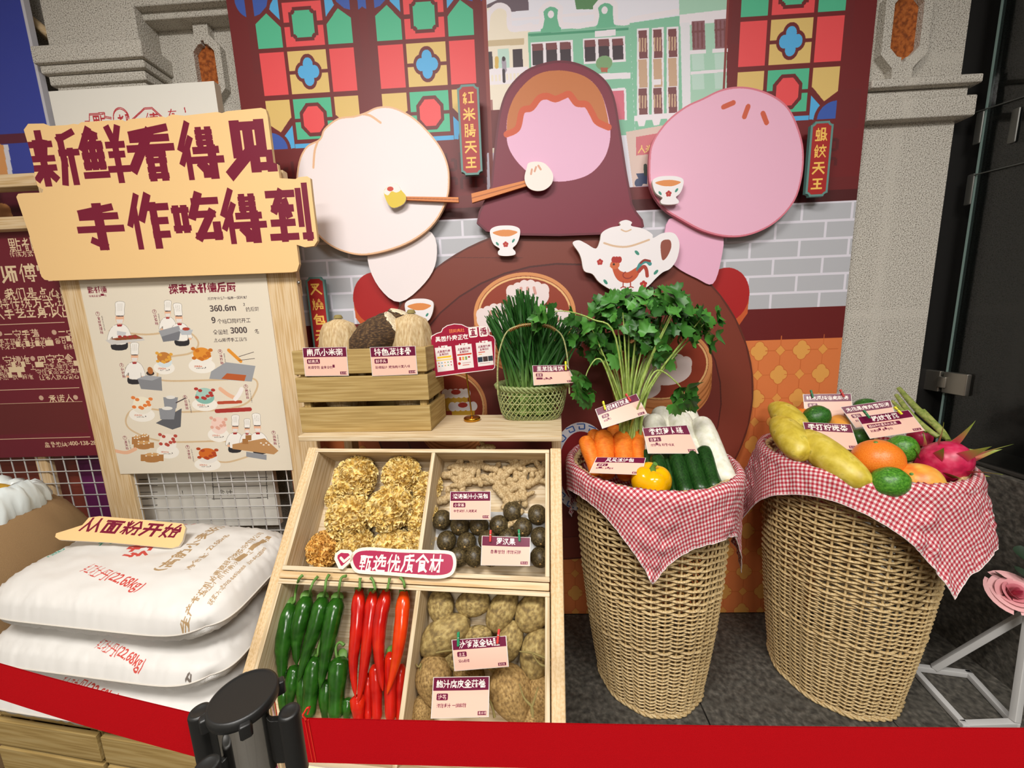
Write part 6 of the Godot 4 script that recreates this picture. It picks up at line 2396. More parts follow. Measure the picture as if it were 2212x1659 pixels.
	pepper.call(gl, "green peppers underneath", [], [560, 740, 552, 840, 548, 940, 545, 1030], 0.0145, skin.green, -0.048)
	pepper.call(gl, "green peppers underneath", [], [694, 860, 690, 920, 688, 980, 686, 1030], 0.0125, skin.green, -0.046)
	pepper.call(gl, "green peppers underneath", [], [285, 760, 280, 840, 278, 930, 276, 1010], 0.012, skin.green, -0.05)
	var rl := "long glossy red chilli hanging by its green stalk in the lower tray"
	var rg := "red chillies"
	pepper.call("first red chilli from the green peppers, hanging by its stalk", rg, [772, 84, 770, 105, 769, 130, 769, 150], [766, 158, 752, 400, 728, 640, 742, 855], 0.0158, skin.red, -0.018)
	pepper.call("second red chilli from the green peppers, hanging by its stalk", rg, [838, 84, 852, 98, 862, 130, 868, 160], [856, 172, 830, 420, 795, 680, 756, 905], 0.0155, skin.red, -0.022)
	pepper.call("third red chilli from the green peppers, with a curled tip", rg, [962, 84, 958, 110, 952, 135, 950, 152], [942, 162, 898, 400, 895, 620, 918, 815], 0.016, skin.red, -0.012)
	pepper.call("orange red chilli leaning beside the tray divider", "red chillies by the divider", [1030, 82, 1050, 105, 1058, 140, 1060, 165], [1056, 172, 1035, 420, 1000, 640, 945, 835], 0.0168, skin.orange_red, -0.014)
	rl = "red chilli in the layer below the hanging chillies"
	pepper.call(rl, "red chillies underneath", [], [755, 840, 758, 900, 762, 960, 766, 1030], 0.016, skin.red, -0.04, true)
	pepper.call(rl, "red chillies underneath", [], [872, 640, 876, 760, 880, 880, 884, 1030], 0.0155, skin.red, -0.044, true)
	pepper.call(rl, "red chillies underneath", [992, 470, 992, 500, 988, 530, 985, 555], [975, 560, 970, 700, 968, 860, 970, 1030], 0.0165, skin.red, -0.036, true)
	pepper.call(rl, "red chillies underneath", [], [822, 700, 822, 800, 824, 900, 826, 1030], 0.0125, skin.red, -0.05, true)
	pepper.call(rl, "red chillies underneath", [], [1035, 640, 1030, 760, 1026, 880, 1024, 1030], 0.0125, skin.red, -0.05, true)
	# --- potatoes and yam beans
	var potato_spots := ["in the tray's top corner touching the divider", "second along the top wall from the divider", "upright one, third along the top wall from the divider", "in the tray's top corner by the outer wall", "largest one, left uncovered beside the pegged card", "peeping out above the pegged card", "half behind the red peg", "wedged against the outer wall under dry stalks", "showing below the pegged card's corner", "between the pegged card and the largest yam bean"]
	k = 0
	var pm := []
	for i in 4:
		pm.append(lumpy(Vector3(1, 0.78, 0.8), 0.075, 0.09, 81 + i, 16, 22).mesh())
	for q in [[1293, 268, 108, 88, 1.2], [1500, 248, 115, 85, -0.15], [1690, 290, 140, 90, -1.05], [1890, 302, 138, 108, -0.75], [1318, 455, 180, 112, -0.55], [1530, 455, 100, 60, -0.2], [1735, 490, 125, 90, -1.2], [1910, 570, 155, 108, -1.3], [1390, 620, 90, 60, 0.2], [1640, 615, 90, 70, 0.6]]:
		var p: Vector3 = Z.call(q[0], q[1], -0.036 if k < 5 else -0.042)
		var r := px_size(p, q[2] * 0.3345)
		var t := thing("potato", "soil-dusted potato " + potato_spots[k], "potato", p, b * Basis(Vector3.UP, -q[4]).scaled_local(Vector3(r, r * 0.85, r * q[3] / q[2] * 1.2)), "potatoes")
		part("tuber", pm[k % 4], skin.potato, t)
		k += 1
	k = 0
	var jm := []
	for i in 2:
		var s := blob(func(d: Vector3) -> float: return 1.0, 18, 26)
		var nz := noise(0.1, FastNoiseLite.TYPE_SIMPLEX_SMOOTH, 2, 95 + i)
		for j in s.v.size():
			var d := s.v[j].normalized()
			var a := atan2(d.z, d.y)
			var lobes := 1.0 + 0.05 * cos(a * 4.0 + i) * (1.0 - absf(d.x))
			var taper := 1.0 - 0.28 * maxf(0.0, d.x) - (0.12 if d.x < -0.9 else 0.0)
			s.v[j] = d * Vector3(1.05, taper * lobes, taper * lobes) * (1.0 + 0.06 * nz.get_noise_3d(d.x * 12, d.y * 12, d.z * 12))
		jm.append(s.mesh())
	for q in [[1245, 740, 138, 1.35, "tan yam bean with dry stalk beside the tray divider"], [1748, 830, 160, 1.1, "largest tan yam bean with a forked dry stalk"], [1475, 700, 105, 0.3, "tan yam bean half hidden between two menu cards"], [1955, 850, 125, 0.9, "rough tan yam bean against the tray's outer wall"], [1880, 990, 110, 0.2, "tan yam bean at the bottom of the lower tray"], [1180, 950, 90, 1.0, "shrivelled yam bean tip in the tray's lower corner"]]:
		var p: Vector3 = Z.call(q[0], q[1], -0.024 if k < 2 else -0.04)
		var r := px_size(p, q[2] * 0.3345)
		var t := thing("yam_bean", q[4], "root", p, b * Basis(Vector3.UP, -q[3]).scaled_local(Vector3(r, r * 0.72, r * 0.86)))
		part("root", jm[k % 2], skin.jicama, t)
		k += 1
	# dry stalks: twigs of the yam beans
	for q in [[[1440, 540, 1440, 600, 1455, 650, 1460, 690], 0.024], [[1260, 568, 1340, 555, 1400, 552, 1440, 560], 0.02], [[1540, 850, 1565, 900, 1550, 940, 1540, 980], 0.03], [[1565, 900, 1600, 870, 1625, 920, 1640, 985], 0.03], [[1800, 560, 1880, 570, 1960, 600, 2025, 620], 0.03], [[1880, 570, 1930, 640, 1990, 660, 2025, 690], 0.03], [[1800, 770, 1830, 860, 1880, 920, 1885, 985], 0.034], [[1920, 790, 1900, 860, 1880, 920, 1882, 960], 0.034], [[1130, 640, 1150, 660, 1165, 640, 1160, 690], 0.01]]:
		var s := Shape.new()
		var pts := []
		var at: Vector3 = Z.call(q[0][0], q[0][1], q[1])
		for i in 4:
			pts.append(Z.call(q[0][i * 2], q[0][i * 2 + 1], q[1] - 0.004 * i) - at)
		spindle(s, pts, [0.0016, 0.0024, 0.003, 0.0034], 6, 4, 0, 0.0, 0.3, k)
		var tw := thing("dry_twig", "thin dry stalk curling over the yam beans", "twig", at, Basis(), "dry stalks")
		part("stalk", s, skin.twig, tw)
	tray_cards()

func tray_cards() -> void:
	var C := func(x: float, y: float) -> Array:
		return [600 + x * 0.2984, 920 + y * 0.2984]
	var D := func(x: float, y: float) -> Array:
		return [520 + x * 0.3345, 1220 + y * 0.3345]
	var n := rack_at.basis * Vector3(0, 0.42, 0.9)
	var p := on_slope(1015, 1118, -0.012)
	card(C.call(1252, 478) + C.call(1538, 476) + C.call(1536, 676) + C.call(1248, 676), p, n, "灌汤姜汁小笼包", "小黄姜", "辛香浓郁 入汤更浓", "pink card with maroon heading standing among the ginger roots")
	p = on_slope(1090, 1222, 0.01)
	n = rack_at.basis * Vector3(0, 0.5, 0.86)
	card(C.call(1482, 798) + C.call(1826, 810) + C.call(1820, 1012) + C.call(1474, 1006), p, n, "罗汉果", "", "自带甘甜 清甜润肺", "pegged pink card lying over the dark round fruit", 0.9)
	peg(600 + 1540 * 0.2984, 920 + 796 * 0.2984, p, n, 0.0, "d23a34", "red peg on the card over the dark round fruit")
	peg(600 + 1748 * 0.2984, 920 + 792 * 0.2984, p, n, 0.08, "1f8a5a", "green peg on the card over the dark round fruit")
	p = on_slope(1040, 1450, 0.012)
	card(D.call(1366, 488) + D.call(1710, 462) + D.call(1726, 656) + D.call(1384, 684), p, n, "沙爹蒸金钱肚", "土豆", "实心粉糯", "pegged pink card resting on the potatoes")
	peg(520 + 1405 * 0.3345, 1220 + 480 * 0.3345, p, n, 0.06, "1f8a5a", "green peg on the card resting on the potatoes")
	peg(520 + 1663 * 0.3345, 1220 + 462 * 0.3345, p, n, -0.1, "d23a34", "red peg on the card resting on the potatoes")
	p = on_slope(990, 1548, 0.02)
	card(D.call(1248, 730) + D.call(1602, 724) + D.call(1596, 980) + D.call(1232, 990), p, n, "鲍汁腐皮金菇卷", "沙葛", "清甜多汁 一抹鲜甜", "pink card standing in front of the yam beans")
# ---- on the top shelf: crate of squash and taro, live-stream sign, basket of chives
func shelf_frame(px: float, py: float) -> Vector3:
	return on_y(px, py, SHELF_Y + 0.0005)

func build_crate() -> void:
	make_skins()
	var a := shelf_frame(652, 935)
	var b := shelf_frame(932, 931)
	var c := shelf_frame(968, 893)
	var u := (b - a).normalized()
	var w := a.distance_to(b)
	var d := minf(0.2, b.distance_to(c))
	var bs := Basis(u, Vector3.UP, u.cross(Vector3.UP))
	var h := on_plane(780, 754, a, bs.z).y - SHELF_Y
	var t := thing("slatted_crate", "weathered yellow slatted wooden crate on the rack's top shelf", "crate", a, bs)
	var th := 0.012
	for k in [[0.0, 0.31], [0.376, 0.68], [0.713, 1.0]]:
		for z in [-th / 2, -d + th / 2]:
			var s := Shape.new()
			s.box(Vector3(w / 2, h * (k[0] + k[1]) / 2, z), Vector3(w, h * (k[1] - k[0]), th), Basis(), 0.002)
			part("slat", s, M.crate0, t)
		for x in [th / 2, w - th / 2]:
			var s := Shape.new()
			s.box(Vector3(x, h * (k[0] + k[1]) / 2, -d / 2), Vector3(th, h * (k[1] - k[0]), d - 2 * th - 0.001), Basis(), 0.002)
			part("slat", s, M.crate2, t)
	for x in [th + 0.012, w - th - 0.012]:
		for z in [-th - 0.012, -d + th + 0.012]:
			var s := Shape.new()
			s.box(Vector3(x, h * 0.48, z), Vector3(0.024, h * 0.96, 0.024), Basis(), 0.002)
			part("corner_post", s, M.crate1, t)
	var s := Shape.new()
	s.box(Vector3(w / 2, 0.006, -d / 2), Vector3(w - 2 * th, 0.01, d - 2 * th))
	part("base_board", s, M.crate0, t)
	var front := t.transform * Vector3(0, 0, 0.002)
	card([654, 752, 747, 750, 752, 811, 660, 812], front, bs.z, "南瓜小米粥", "鲜南瓜", "软糯香甜 金黄全熬它", "pink card on the crate's top slat below a squash")
	card([800, 751, 896, 748, 901, 808, 805, 812], front, bs.z, "特色蒸排骨", "鲜芋头", "粉糯起沙 吸饱肉汁更入味", "pink card on the crate's top slat below the taro")
	# butternut squash
	var mid := t.transform * Vector3(0, 0, -d * 0.5)
	var floor_y := SHELF_Y + 0.0125
	for q in [[736, 684, 44, 0.0, "pale ridged squash standing at the crate's easel end"], [900, 672, 45, 0.05, "pale ridged squash standing beside the dark taro"]]:
		var p := on_plane(q[0], 735, mid, bs.z)
		var top := on_plane(q[0], q[1], mid, bs.z).y
		var r := px_size(p, q[2])
		var lp := t.transform.affine_inverse() * p
		lp.x = clampf(lp.x, r * 1.06 + th + 0.002, w - th - r * 1.06 - 0.002)
		p = t.transform * lp
		var hh := top - floor_y
		var prof := []
		for i in 17:
			var v := i / 16.0
			var rr := pow(maxf(0.0, 1.0 - pow(absf(2.0 * v - 1.0), 3.6)), 0.4)
			prof.append(Vector2(maxf(0.004, r * rr), hh * v))
		prof[-1].y -= 0.004
		s = Shape.new()
		s.lathe(prof, 40, Transform3D(), func(pp: Vector3, an: float) -> Vector3:
			var k := 1.0 + 0.03 * cos(an * 9.0) + 0.02 * sin(an * 4.0 + 1.0)
			return Vector3(pp.x * k, pp.y, pp.z * k))
		var o := thing("butternut_squash", q[4], "squash", Vector3(p.x, floor_y, p.z), Basis(Vector3(0, 0, 1), -q[3]))
		part("flesh", s, skin.squash, o)
		s = Shape.new()
		s.lathe([Vector2(0.016, hh - 0.006), Vector2(0.013, hh + 0.002), Vector2(0.010, hh + 0.006), Vector2(0.0, hh + 0.007)], 9)
		part("stem", s, skin.twig, o)
	# taro: dark barrels with a pale cut end
	for q in [[768, 768, 866, 692, 40, 0.45, "large dark barky taro with a pale cut end leaning in the crate"], [838, 770, 868, 664, 30, 0.72, "second taro with a white cut top behind the larger one"]]:
		var pl := t.transform * Vector3(0, 0, -d * q[5])
		var p0 := on_plane(q[0], q[1], pl, bs.z)
		p0.y = maxf(p0.y, floor_y + 0.045)
		var p1 := on_plane(q[2], q[3], pl, bs.z)
		var r := px_size(p1, q[4])
		var o := world_thing("taro", q[6], "taro", p0)
		var ax: Vector3 = p1 - p0
		s = Shape.new()
		spindle(s, [Vector3.ZERO, ax * 0.12, ax * 0.4, ax * 0.72, ax * 0.9], [r * 0.4, r * 0.85, r * 1.12, r * 1.0, r * 0.8], 22, 6, 0, 0.0, 0.07, 5)
		part("bark", s, skin.taro, o)
		s = Shape.new()
		spindle(s, [ax * 0.885, ax * 0.92, ax * 0.945], [r * 0.83, r * 0.7, r * 0.2], 16, 4, 0, 0.0, 0.1, 8)
		part("cut_end", s, skin.taro_cut, o)

func build_stand_sign() -> void:
	var base := shelf_frame(1020, 908)
	var n := rack_at.basis * Vector3(0.4, 0.05, 1).normalized()
	var t := thing("stand_sign", "small crimson sign with white panels on a brass rod and round foot", "sign", base)
	var s := Shape.new()
	s.lathe([Vector2(0.0, 0.0), Vector2(0.029, 0.0), Vector2(0.03, 0.003), Vector2(0.03, 0.01), Vector2(0.027, 0.013), Vector2(0.008, 0.014), Vector2(0.0045, 0.018)], 32)
	part("foot", s, M.gold, t)
	var head := on_plane(1007, 806, base + n * 0.004, n)
	s = Shape.new()
	s.tube([Vector3(0, 0.014, 0), head - base + Vector3(0, 0.012, 0) - n * 0.006], 0.003, 10)
	part("rod", s, M.gold, t)
	var K := func(x: float, y: float) -> Array:
		return [600 + x * 0.2984, 560 + y * 0.2984]
	var raw := [1102, 600, 1110, 556, 1150, 534, 1182, 524, 1192, 500, 1225, 478, 1275, 466, 1330, 470, 1372, 490, 1390, 492, 1452, 486, 1520, 486, 1530, 510, 1530, 545, 1560, 556, 1574, 580, 1574, 785, 1560, 800, 1300, 832, 1136, 856, 1120, 848]
	var bx := Basis(Vector3.UP.cross(n).normalized(), Vector3.UP, n).orthonormalized()
	var at := on_plane(1000, 760, base + n * 0.006, n)
	var F := func(x: float, y: float) -> Vector2:
		var q: Array = K.call(x, y)
		var p: Vector3 = bx.inverse() * (on_plane(q[0], q[1], at, n) - at)
		return Vector2(p.x, -p.y)
	var out := PackedVector2Array()
	for i in range(0, raw.size(), 2):
		out.append(F.call(raw[i], raw[i + 1]))
	var r := bounds(out, 0.002)
	var cv := canvas_over(r, 3600.0, hexc("f0e8e4"))
	cv.poly(grow(out, -0.0025), hexc("a01838"))
	var lean: float = (F.call(1520, 560) - F.call(1140, 600)).angle()
	var T := func(txt: String, x: float, y: float, size: float, c: Color, wt := 0.13) -> void:
		var p: Vector2 = F.call(x, y)
		cv.text(txt, 0, 0, size, c, wt, 1.04, Transform2D(lean, p))
	T.call("明厨亮灶", 1238, 508, 0.0128, hexc("ee8a4a"))
	T.call("美团外卖正在", 1138, 562, 0.0182, hexc("f7efe8"), 0.14)
	for q in [[1376, 492, "直"], [1452, 486, "播"]]:
		var a: Vector2 = F.call(q[0], q[1])
		var tr := Transform2D(lean, a)
		var bq := []
		for v in Canvas.rounded(0, 0, 0.031, 0.037, 0.006):
			bq.append(tr * v)
		cv.poly(bq, hexc("f4ece4"))
		cv.glyph(q[2], 0.0035, 0.005, 0.024, 0.027, hexc("8c1238"), 0.13, tr)
	for i in 3:
		var a: Vector2 = F.call(1136 + i * 148, 642 - i * 18)
		var tr := Transform2D(lean, Vector2(1.5, 1.5), 0.0, a)
		var B := func(x0: float, y0: float, x1: float, y1: float, c: String) -> void:
			cv.poly([tr * Vector2(x0, y0), tr * Vector2(x1, y0), tr * Vector2(x1, y1), tr * Vector2(x0, y1)], hexc(c))
		B.call(0, 0, 0.038, 0.056, "efe6e2")
		B.call(0.009, -0.003, 0.029, 0.003, "f7f0ea")
		cv.text("第一步", 0.011, -0.002, 0.0045, hexc("a01838"), 0.12, 1.1, tr)
		cv.text("点美团外卖", 0.004, 0.007, 0.0058, hexc("8c1238"), 0.13, 1.05, tr)
		cv.text("直播明厨", 0.008, 0.014, 0.0052, hexc("8c1238"), 0.13, 1.05, tr)
		if i == 0:
			B.call(0.003, 0.021, 0.035, 0.0255, "f0c23a")
			B.call(0.0, 0.028, 0.038, 0.031, "f0d27a")
			for k in 10:
				cv.oval(tr * Vector2(0.005 + (k % 5) * 0.007, 0.036 + (k / 5) * 0.007), 0.0022, 0.0022, hexc(["d0533c", "4f93b8", "e0a03c", "6fae6a", "b8506a"][k % 5]))
		elif i == 1:
			B.call(0.002, 0.021, 0.036, 0.0245, "d0432f")
			for k in 7:
				cv.oval(tr * Vector2(0.008 + (k % 4) * 0.007, 0.03 + (k / 4) * 0.004), 0.004, 0.003, hexc(["c8402c", "e0a33c", "7aa24c", "b5342c"][k % 4]))
			cv.oval(tr * Vector2(0.005, 0.043), 0.005, 0.005, hexc("c8322a"))
			B.call(0.012, 0.042, 0.032, 0.0435, "c9a0a0")
			B.call(0.012, 0.047, 0.028, 0.0485, "d05040")
		else:
			B.call(0.004, 0.022, 0.02, 0.024, "d0432f")
			B.call(0.004, 0.027, 0.012, 0.0285, "e0a33c")
			for k in 3:
				B.call(0.001 + k * 0.0125, 0.034, 0.0125 + k * 0.0125, 0.046, ["2d3b4a", "4a3836", "3a4048"][k])
			B.call(0.004, 0.049, 0.03, 0.0505, "c9a0a0")
	var sh := Transform3D(bx, at - base)
	s = Shape.new()
	s.plate(up(out), 0.004, sh, Rect2(r.position.x, -r.end.y, r.size.x, r.size.y), true)
	part("printed_face", s, printed(cv, 0.3), t)
	s = Shape.new()
	s.plate(up(out), 0.0036, Transform3D(bx, at - base - n * 0.0004))
	part("board", s, M.foam_edge, t)

func build_chive_basket() -> void:
	var c := shelf_frame(1150, 897)
	var t := thing("bamboo_basket", "green woven bamboo basket with a tall arched handle on the shelf", "basket", c, rack_at.basis)
	var R := px_size(c, 74)
	var H := px_size(c, 66)
	var bamboo := mottled([[0.2, hexc("8b8f58")], [0.5, hexc("a7aa70")], [0.8, hexc("bcbd88")]], 0.02, Vector3(10, 10, 10), 0.55, 3, 61)
	var green := mottled([[0.2, hexc("6f7c44")], [0.5, hexc("87935a")], [0.8, hexc("9fa974")]], 0.02, Vector3(10, 10, 10), 0.55, 3, 62)
	var surf := func(a: float, v: float) -> Vector3:     # rounded-square foot swelling to a round rim
		var sq := 1.0 / pow(pow(absf(cos(a)), 4.0) + pow(absf(sin(a)), 4.0), 0.25)
		var k := lerpf(sq, 1.0, v)
		var r := R * lerpf(0.83, 1.0, sin(v * PI * 0.5)) * lerpf(0.9, 1.0, minf(1.0, v * 6.0))
		return Vector3(cos(a) * r * k, H * v, sin(a) * r * k * 0.82)
	for dir in [-1.0, 1.0]:
		var s := Shape.new()
		for i in 44:
			var pts := []
			for j in 11:
				var v := j / 10.0
				var p: Vector3 = surf.call(TAU * i / 44.0 + dir * v * 0.75, v)
				pts.append(p * (1.0 + 0.008 * sin(j * PI + i * PI) * dir))
			s.tube(pts, 0.0026, 4, false, 0.5)
		var w := part("weave", s, bamboo if dir < 0 else green, t)
		w.set_meta("kind", "stuff")
	var s := Shape.new()
	for v in [0.02, 0.3, 0.55, 0.8]:
		var pts := []
		for j in 49:
			pts.append(surf.call(TAU * j / 48.0, v) * Vector3(0.985, 1, 0.985))
		s.tube(pts, 0.002, 4, false)
	part("hoops", s, bamboo, t).set_meta("kind", "stuff")
	s = Shape.new()
	for k in 3:
		var pts := []
		for j in 97:
			var a := TAU * j / 96.0
			var p: Vector3 = surf.call(a, 1.0)
			var ph := a * 16.0 + TAU * k / 3.0
			pts.append(p * (1.0 + 0.045 * cos(ph)) + Vector3(0, 0.006 * sin(ph), 0))
		s.tube(pts, 0.0055, 6, false)
	part("plaited_rim", s, green, t)
	s = Shape.new()
	var base := []
	for j in 24:
		base.append(surf.call(TAU * j / 24.0, 0.015))
	s.fan(base, Vector3(0, 0.0025, 0), true)
	part("woven_base", s, bamboo, t)
	# handle
	var hp := []
	var back := bs_inv(t)
	var plane_n := rack_at.basis.z
	for q in [[1076, 852], [1075, 800], [1080, 755], [1096, 716], [1125, 703], [1160, 700], [1190, 706], [1213, 724], [1223, 756], [1228, 800], [1230, 850]]:
		hp.append(back * on_plane(q[0], q[1], c + plane_n * 0.075, plane_n))
	for dz in [-0.004, 0.004]:
		s = Shape.new()
		var q := []
		for p: Vector3 in hp:
			q.append(p + Vector3(0, 0, dz))
		var rr := []
		for p in q:
			rr.append(0.0028)
		spindle(s, q, rr, 6, 4)
		part("handle_cane", s, bamboo, t)
	s = Shape.new()
	for i in 30:
		var f := 3.2 + i / 29.0 * 3.2
		var p: Vector3 = hp[int(f)].lerp(hp[int(f) + 1], f - int(f))
		var d: Vector3 = (hp[int(f) + 1] - hp[int(f)]).normalized()
		s.tube([p - d * 0.0012, p + d * 0.0012], 0.0085, 8, true, 0.75)
	part("handle_wrap", s, plain(hexc("a8672f"), 0.6), t).set_meta("kind", "stuff")
	# chives
	rng.seed = 77
	var o := thing("chive_bunch", "dense upright bunch of flat green chives in the bamboo basket", "vegetable", c + Vector3(0, 0.012, 0), rack_at.basis)
	s = Shape.new()
	s.coloured = true
	for i in 270:
		var a := rng.randf() * TAU
		var rr := sqrt(rng.randf())
		var p0 := Vector3(cos(a) * rr * R * 0.6, 0.0, sin(a) * rr * R * 0.45)
		var tx := lerpf(1046, 1262, rng.randf())
		var mid := 1.0 - absf(tx - 1130) / 130.0
		var ty := 735 - 105.0 * clampf(mid + 0.12, 0, 1) * rng.randf_range(0.72, 1.06)
		var p1: Vector3 = back * on_plane(tx, ty, c, plane_n) + Vector3(0, -0.012, rng.randf_range(-0.06, 0.055))
		var side := Vector3(cos(a * 3.1), 0, sin(a * 3.1))
		var w := rng.randf_range(0.0042, 0.0068)
		var tone := rng.randf_range(0.8, 1.15)
		var rows := []
		var start := s.v.size()
		for j in 8:
			var v := j / 7.0
			var p := p0.lerp(p1, v) + Vector3((p1.x - p0.x) * 0.25 * (v * v - v), 0.02 * sin(v * PI), 0)
			var ww := w * (0.8 if j < 7 else 0.5)
			var fold := side.cross(Vector3.UP) * w * 0.35
			rows.append([p - side * ww, p + fold, p + side * ww])
		s.grid(rows)
		for j in range(start, s.v.size()):
			var v := int((j - start) / 3) / 7.0
			var green_c := Color(0.028, 0.115, 0.02) * tone
			var pale := Color(0.28, 0.42, 0.10)
			s.col[j] = pale.lerp(green_c, smoothstep(0.0, 0.45, v))
	var m := plain(Color.WHITE, 0.38)
	m.vertex_color_use_as_albedo = true
	part("leaves", s, m, o).set_meta("kind", "stuff")
	var cn := rack_at.basis * Vector3(0.1, 0.15, 1)
	var cp := c + rack_at.basis * Vector3(0.06, 0.09, R * 0.88)
	card([1151, 790, 1224, 789, 1243, 826, 1154, 832], cp, cn, "韭菜脆薄饼", "韭菜", "翠绿纤细 鲜嫩脆爽", "pink card pegged to the bamboo basket's handle")
	peg(1222, 790, cp, cn, 0.0, "e6df2a", "yellow peg on the bamboo basket's card")

func bs_inv(t: Node3D) -> Transform3D:
	return t.transform.affine_inverse()
# ---- two tall wicker baskets lined with gingham and filled
func wicker_basket(label: String, base: Vector3, r0: float, top: Vector3, r1: float) -> void:
	var t := thing("wicker_basket", label, "basket", base)
	var shift := top - base
	var H := shift.y
	var stakes := 34
	var wave := func(a: float) -> float:           # slightly faceted plan
		return 1.0 + 0.012 * cos(a * 10.0)
	var at := func(a: float, y: float, off: float) -> Vector3:
		var v := y / H
		var bulge := 0.012 * sin(v * PI)
		var r := (lerpf(r0, r1, pow(v, 0.85)) + bulge) * float(wave.call(a)) + off
		return Vector3(shift.x * v + cos(a) * r, y, shift.z * v + sin(a) * r)
	var cane := mottled([[0.2, hexc("a98a58")], [0.5, hexc("c6aa78")], [0.8, hexc("dcc698")]], 0.02, Vector3(14, 5, 14), 0.5, 3, 63)
	var seg := stakes * 4
	var rows_lo := Shape.new()
	var rows_hi := Shape.new()
	var y := 0.012
	var k := 0
	while y < H - 0.02:
		var coarse := y > H * 0.52
		var band := absf(y - H * 0.33) < 0.012 or absf(y - H * 0.52) < 0.012 or absf(y - H * 0.8) < 0.010
		var rad := 0.0046 if coarse else 0.0032
		if band:
			rad = 0.0052
		var pts := []
		var s := rows_hi if coarse else rows_lo
		var rows := [[], [], [], []]
		for j in seg:
			var a := TAU * j / seg
			var off := 0.0062 * cos(a * stakes / 2.0 + PI * k)
			var p: Vector3 = at.call(a, y + 0.0012 * sin(a * 5.0 + k), off)
			var out := Vector3(cos(a), 0, sin(a))
			rows[0].append(p + out * rad)
			rows[1].append(p + Vector3(0, rad * 1.05, 0))
			rows[2].append(p - out * rad)
			rows[3].append(p - Vector3(0, rad * 1.05, 0))
		rows.append(rows[0])
		s.grid(rows, true, true)
		y += (0.0118 if coarse else 0.0077) if not band else 0.0118
		k += 1
	part("coarse_weave", rows_hi, cane, t).set_meta("kind", "stuff")
	part("fine_weave", rows_lo, cane, t).set_meta("kind", "stuff")
	for i in stakes:
		var s := Shape.new()
		var pts := []
		for j in 9:
			pts.append(at.call(TAU * i / stakes, H * j / 8.0, 0.0))
		s.tube(pts, 0.0038, 5)
		part("stake", s, cane, t)
	for q in [[H - 0.008, 0.011, "plaited_rim"], [0.008, 0.009, "foot_border"]]:
		var s := Shape.new()
		for m in 3:
			var pts := []
			for j in 121:
				var a := TAU * j / 120.0
				var ph := a * 17.0 + TAU * m / 3.0
				pts.append(at.call(a, q[0] + 0.005 * sin(ph), 0.004 + 0.006 * cos(ph)))
			s.tube(pts, q[1] * 0.55, 5, false)
		part(q[2], s, cane, t)
	var s := Shape.new()
	var ring := []
	for j in 32:
		ring.append(at.call(TAU * j / 32.0, 0.01, -0.004))
	s.fan(ring, Vector3(0, 0.01, 0), true)
	part("base", s, cane, t)

func gingham() -> StandardMaterial3D:
	var im := Image.create_empty(64, 64, false, Image.FORMAT_RGB8)
	im.fill(hexc("e8e0dc"))
	im.fill_rect(Rect2i(0, 0, 32, 64), hexc("d07a80"))
	im.fill_rect(Rect2i(0, 0, 64, 32), hexc("d07a80"))
	im.fill_rect(Rect2i(0, 0, 32, 32), hexc("ad1f30"))
	im.fill_rect(Rect2i(32, 32, 32, 32), hexc("e8e0dc"))
	for i in 64:
		for j in 64:
			var c := im.get_pixel(i, j)
			im.set_pixel(i, j, c.darkened(0.05) if (i + j) % 4 < 2 else c.lightened(0.04))
	var m := plain(Color.WHITE, 0.85)
	m.albedo_texture = ImageTexture.create_from_image(im)
	return m

# square cloth laid over the rim; turn = direction of one corner, shift = how far it is off centre
func gingham_cloth(label: String, c: Vector3, r: float, r_low: float, H: float, half: float, turn: float, shift: Vector2, dip: float, flare: float, m: Material) -> void:
	var t := thing("gingham_cloth", label, "cloth", c - Vector3(0, 0.2, 0))
	var N := 96
	var rows := []
	var uvs := []
	var nz := noise(0.8, FastNoiseLite.TYPE_SIMPLEX_SMOOTH, 2, int(c.x * 100))
	for i in N + 1:
		var row := []
		var uv := []
		for j in N + 1:
			var st := Vector2(i * 2.0 / N - 1.0, j * 2.0 / N - 1.0) * half
			var f := st.rotated(turn - PI / 4) + shift
			var rho := f.length()
			var a := f.angle()
			var w := nz.get_noise_2d(f.x * 22, f.y * 22)
			var p: Vector3
			var R := r + 0.014
			if rho < R:
				var v := rho / R
				p = Vector3(cos(a) * rho, 0.012 - dip * (1.0 - pow(v, 5.0)) + w * 0.008 * v, sin(a) * rho)
			else:
				var h := rho - R
				var bend := 0.026
				var rr := R
				var y := 0.012
				if h < bend * 1.57:
					var th := h / bend
					rr = R + bend * sin(th)
					y = 0.012 - bend * (1.0 - cos(th))
				else:
					var d := h - bend * 1.57
					y = 0.012 - bend - d
					rr = R + bend * maxf(0.35, 1.0 - d * 3.0) - (r - r_low) * d / H + flare * d
					rr += 0.010 * sin(a * 7.0 + w) * smoothstep(0.0, 0.16, d) + w * 0.005
				p = Vector3(cos(a) * rr, y + w * 0.003, sin(a) * rr)
			p.z = maxf(p.z, 0.028 - c.z)
			row.append(p + Vector3(0, 0.2, 0))
			uv.append(st / 0.0128)
		rows.append(row)
		uvs.append(uv)
	var s := Shape.new()
	s.grid(rows, false, true, uvs)
	part("fabric", s, m, t)
	s = Shape.new()
	var hem := []
	for i in N + 1: hem.append(rows[i][0])
	for j in range(1, N + 1): hem.append(rows[N][j])
	for i in range(N - 1, -1, -1): hem.append(rows[i][N])
	for j in range(N - 1, -1, -1): hem.append(rows[0][j])
	s.tube(hem, 0.0014, 4, false)
	part("hem", s, plain(hexc("e0cfcc"), 0.9), t)

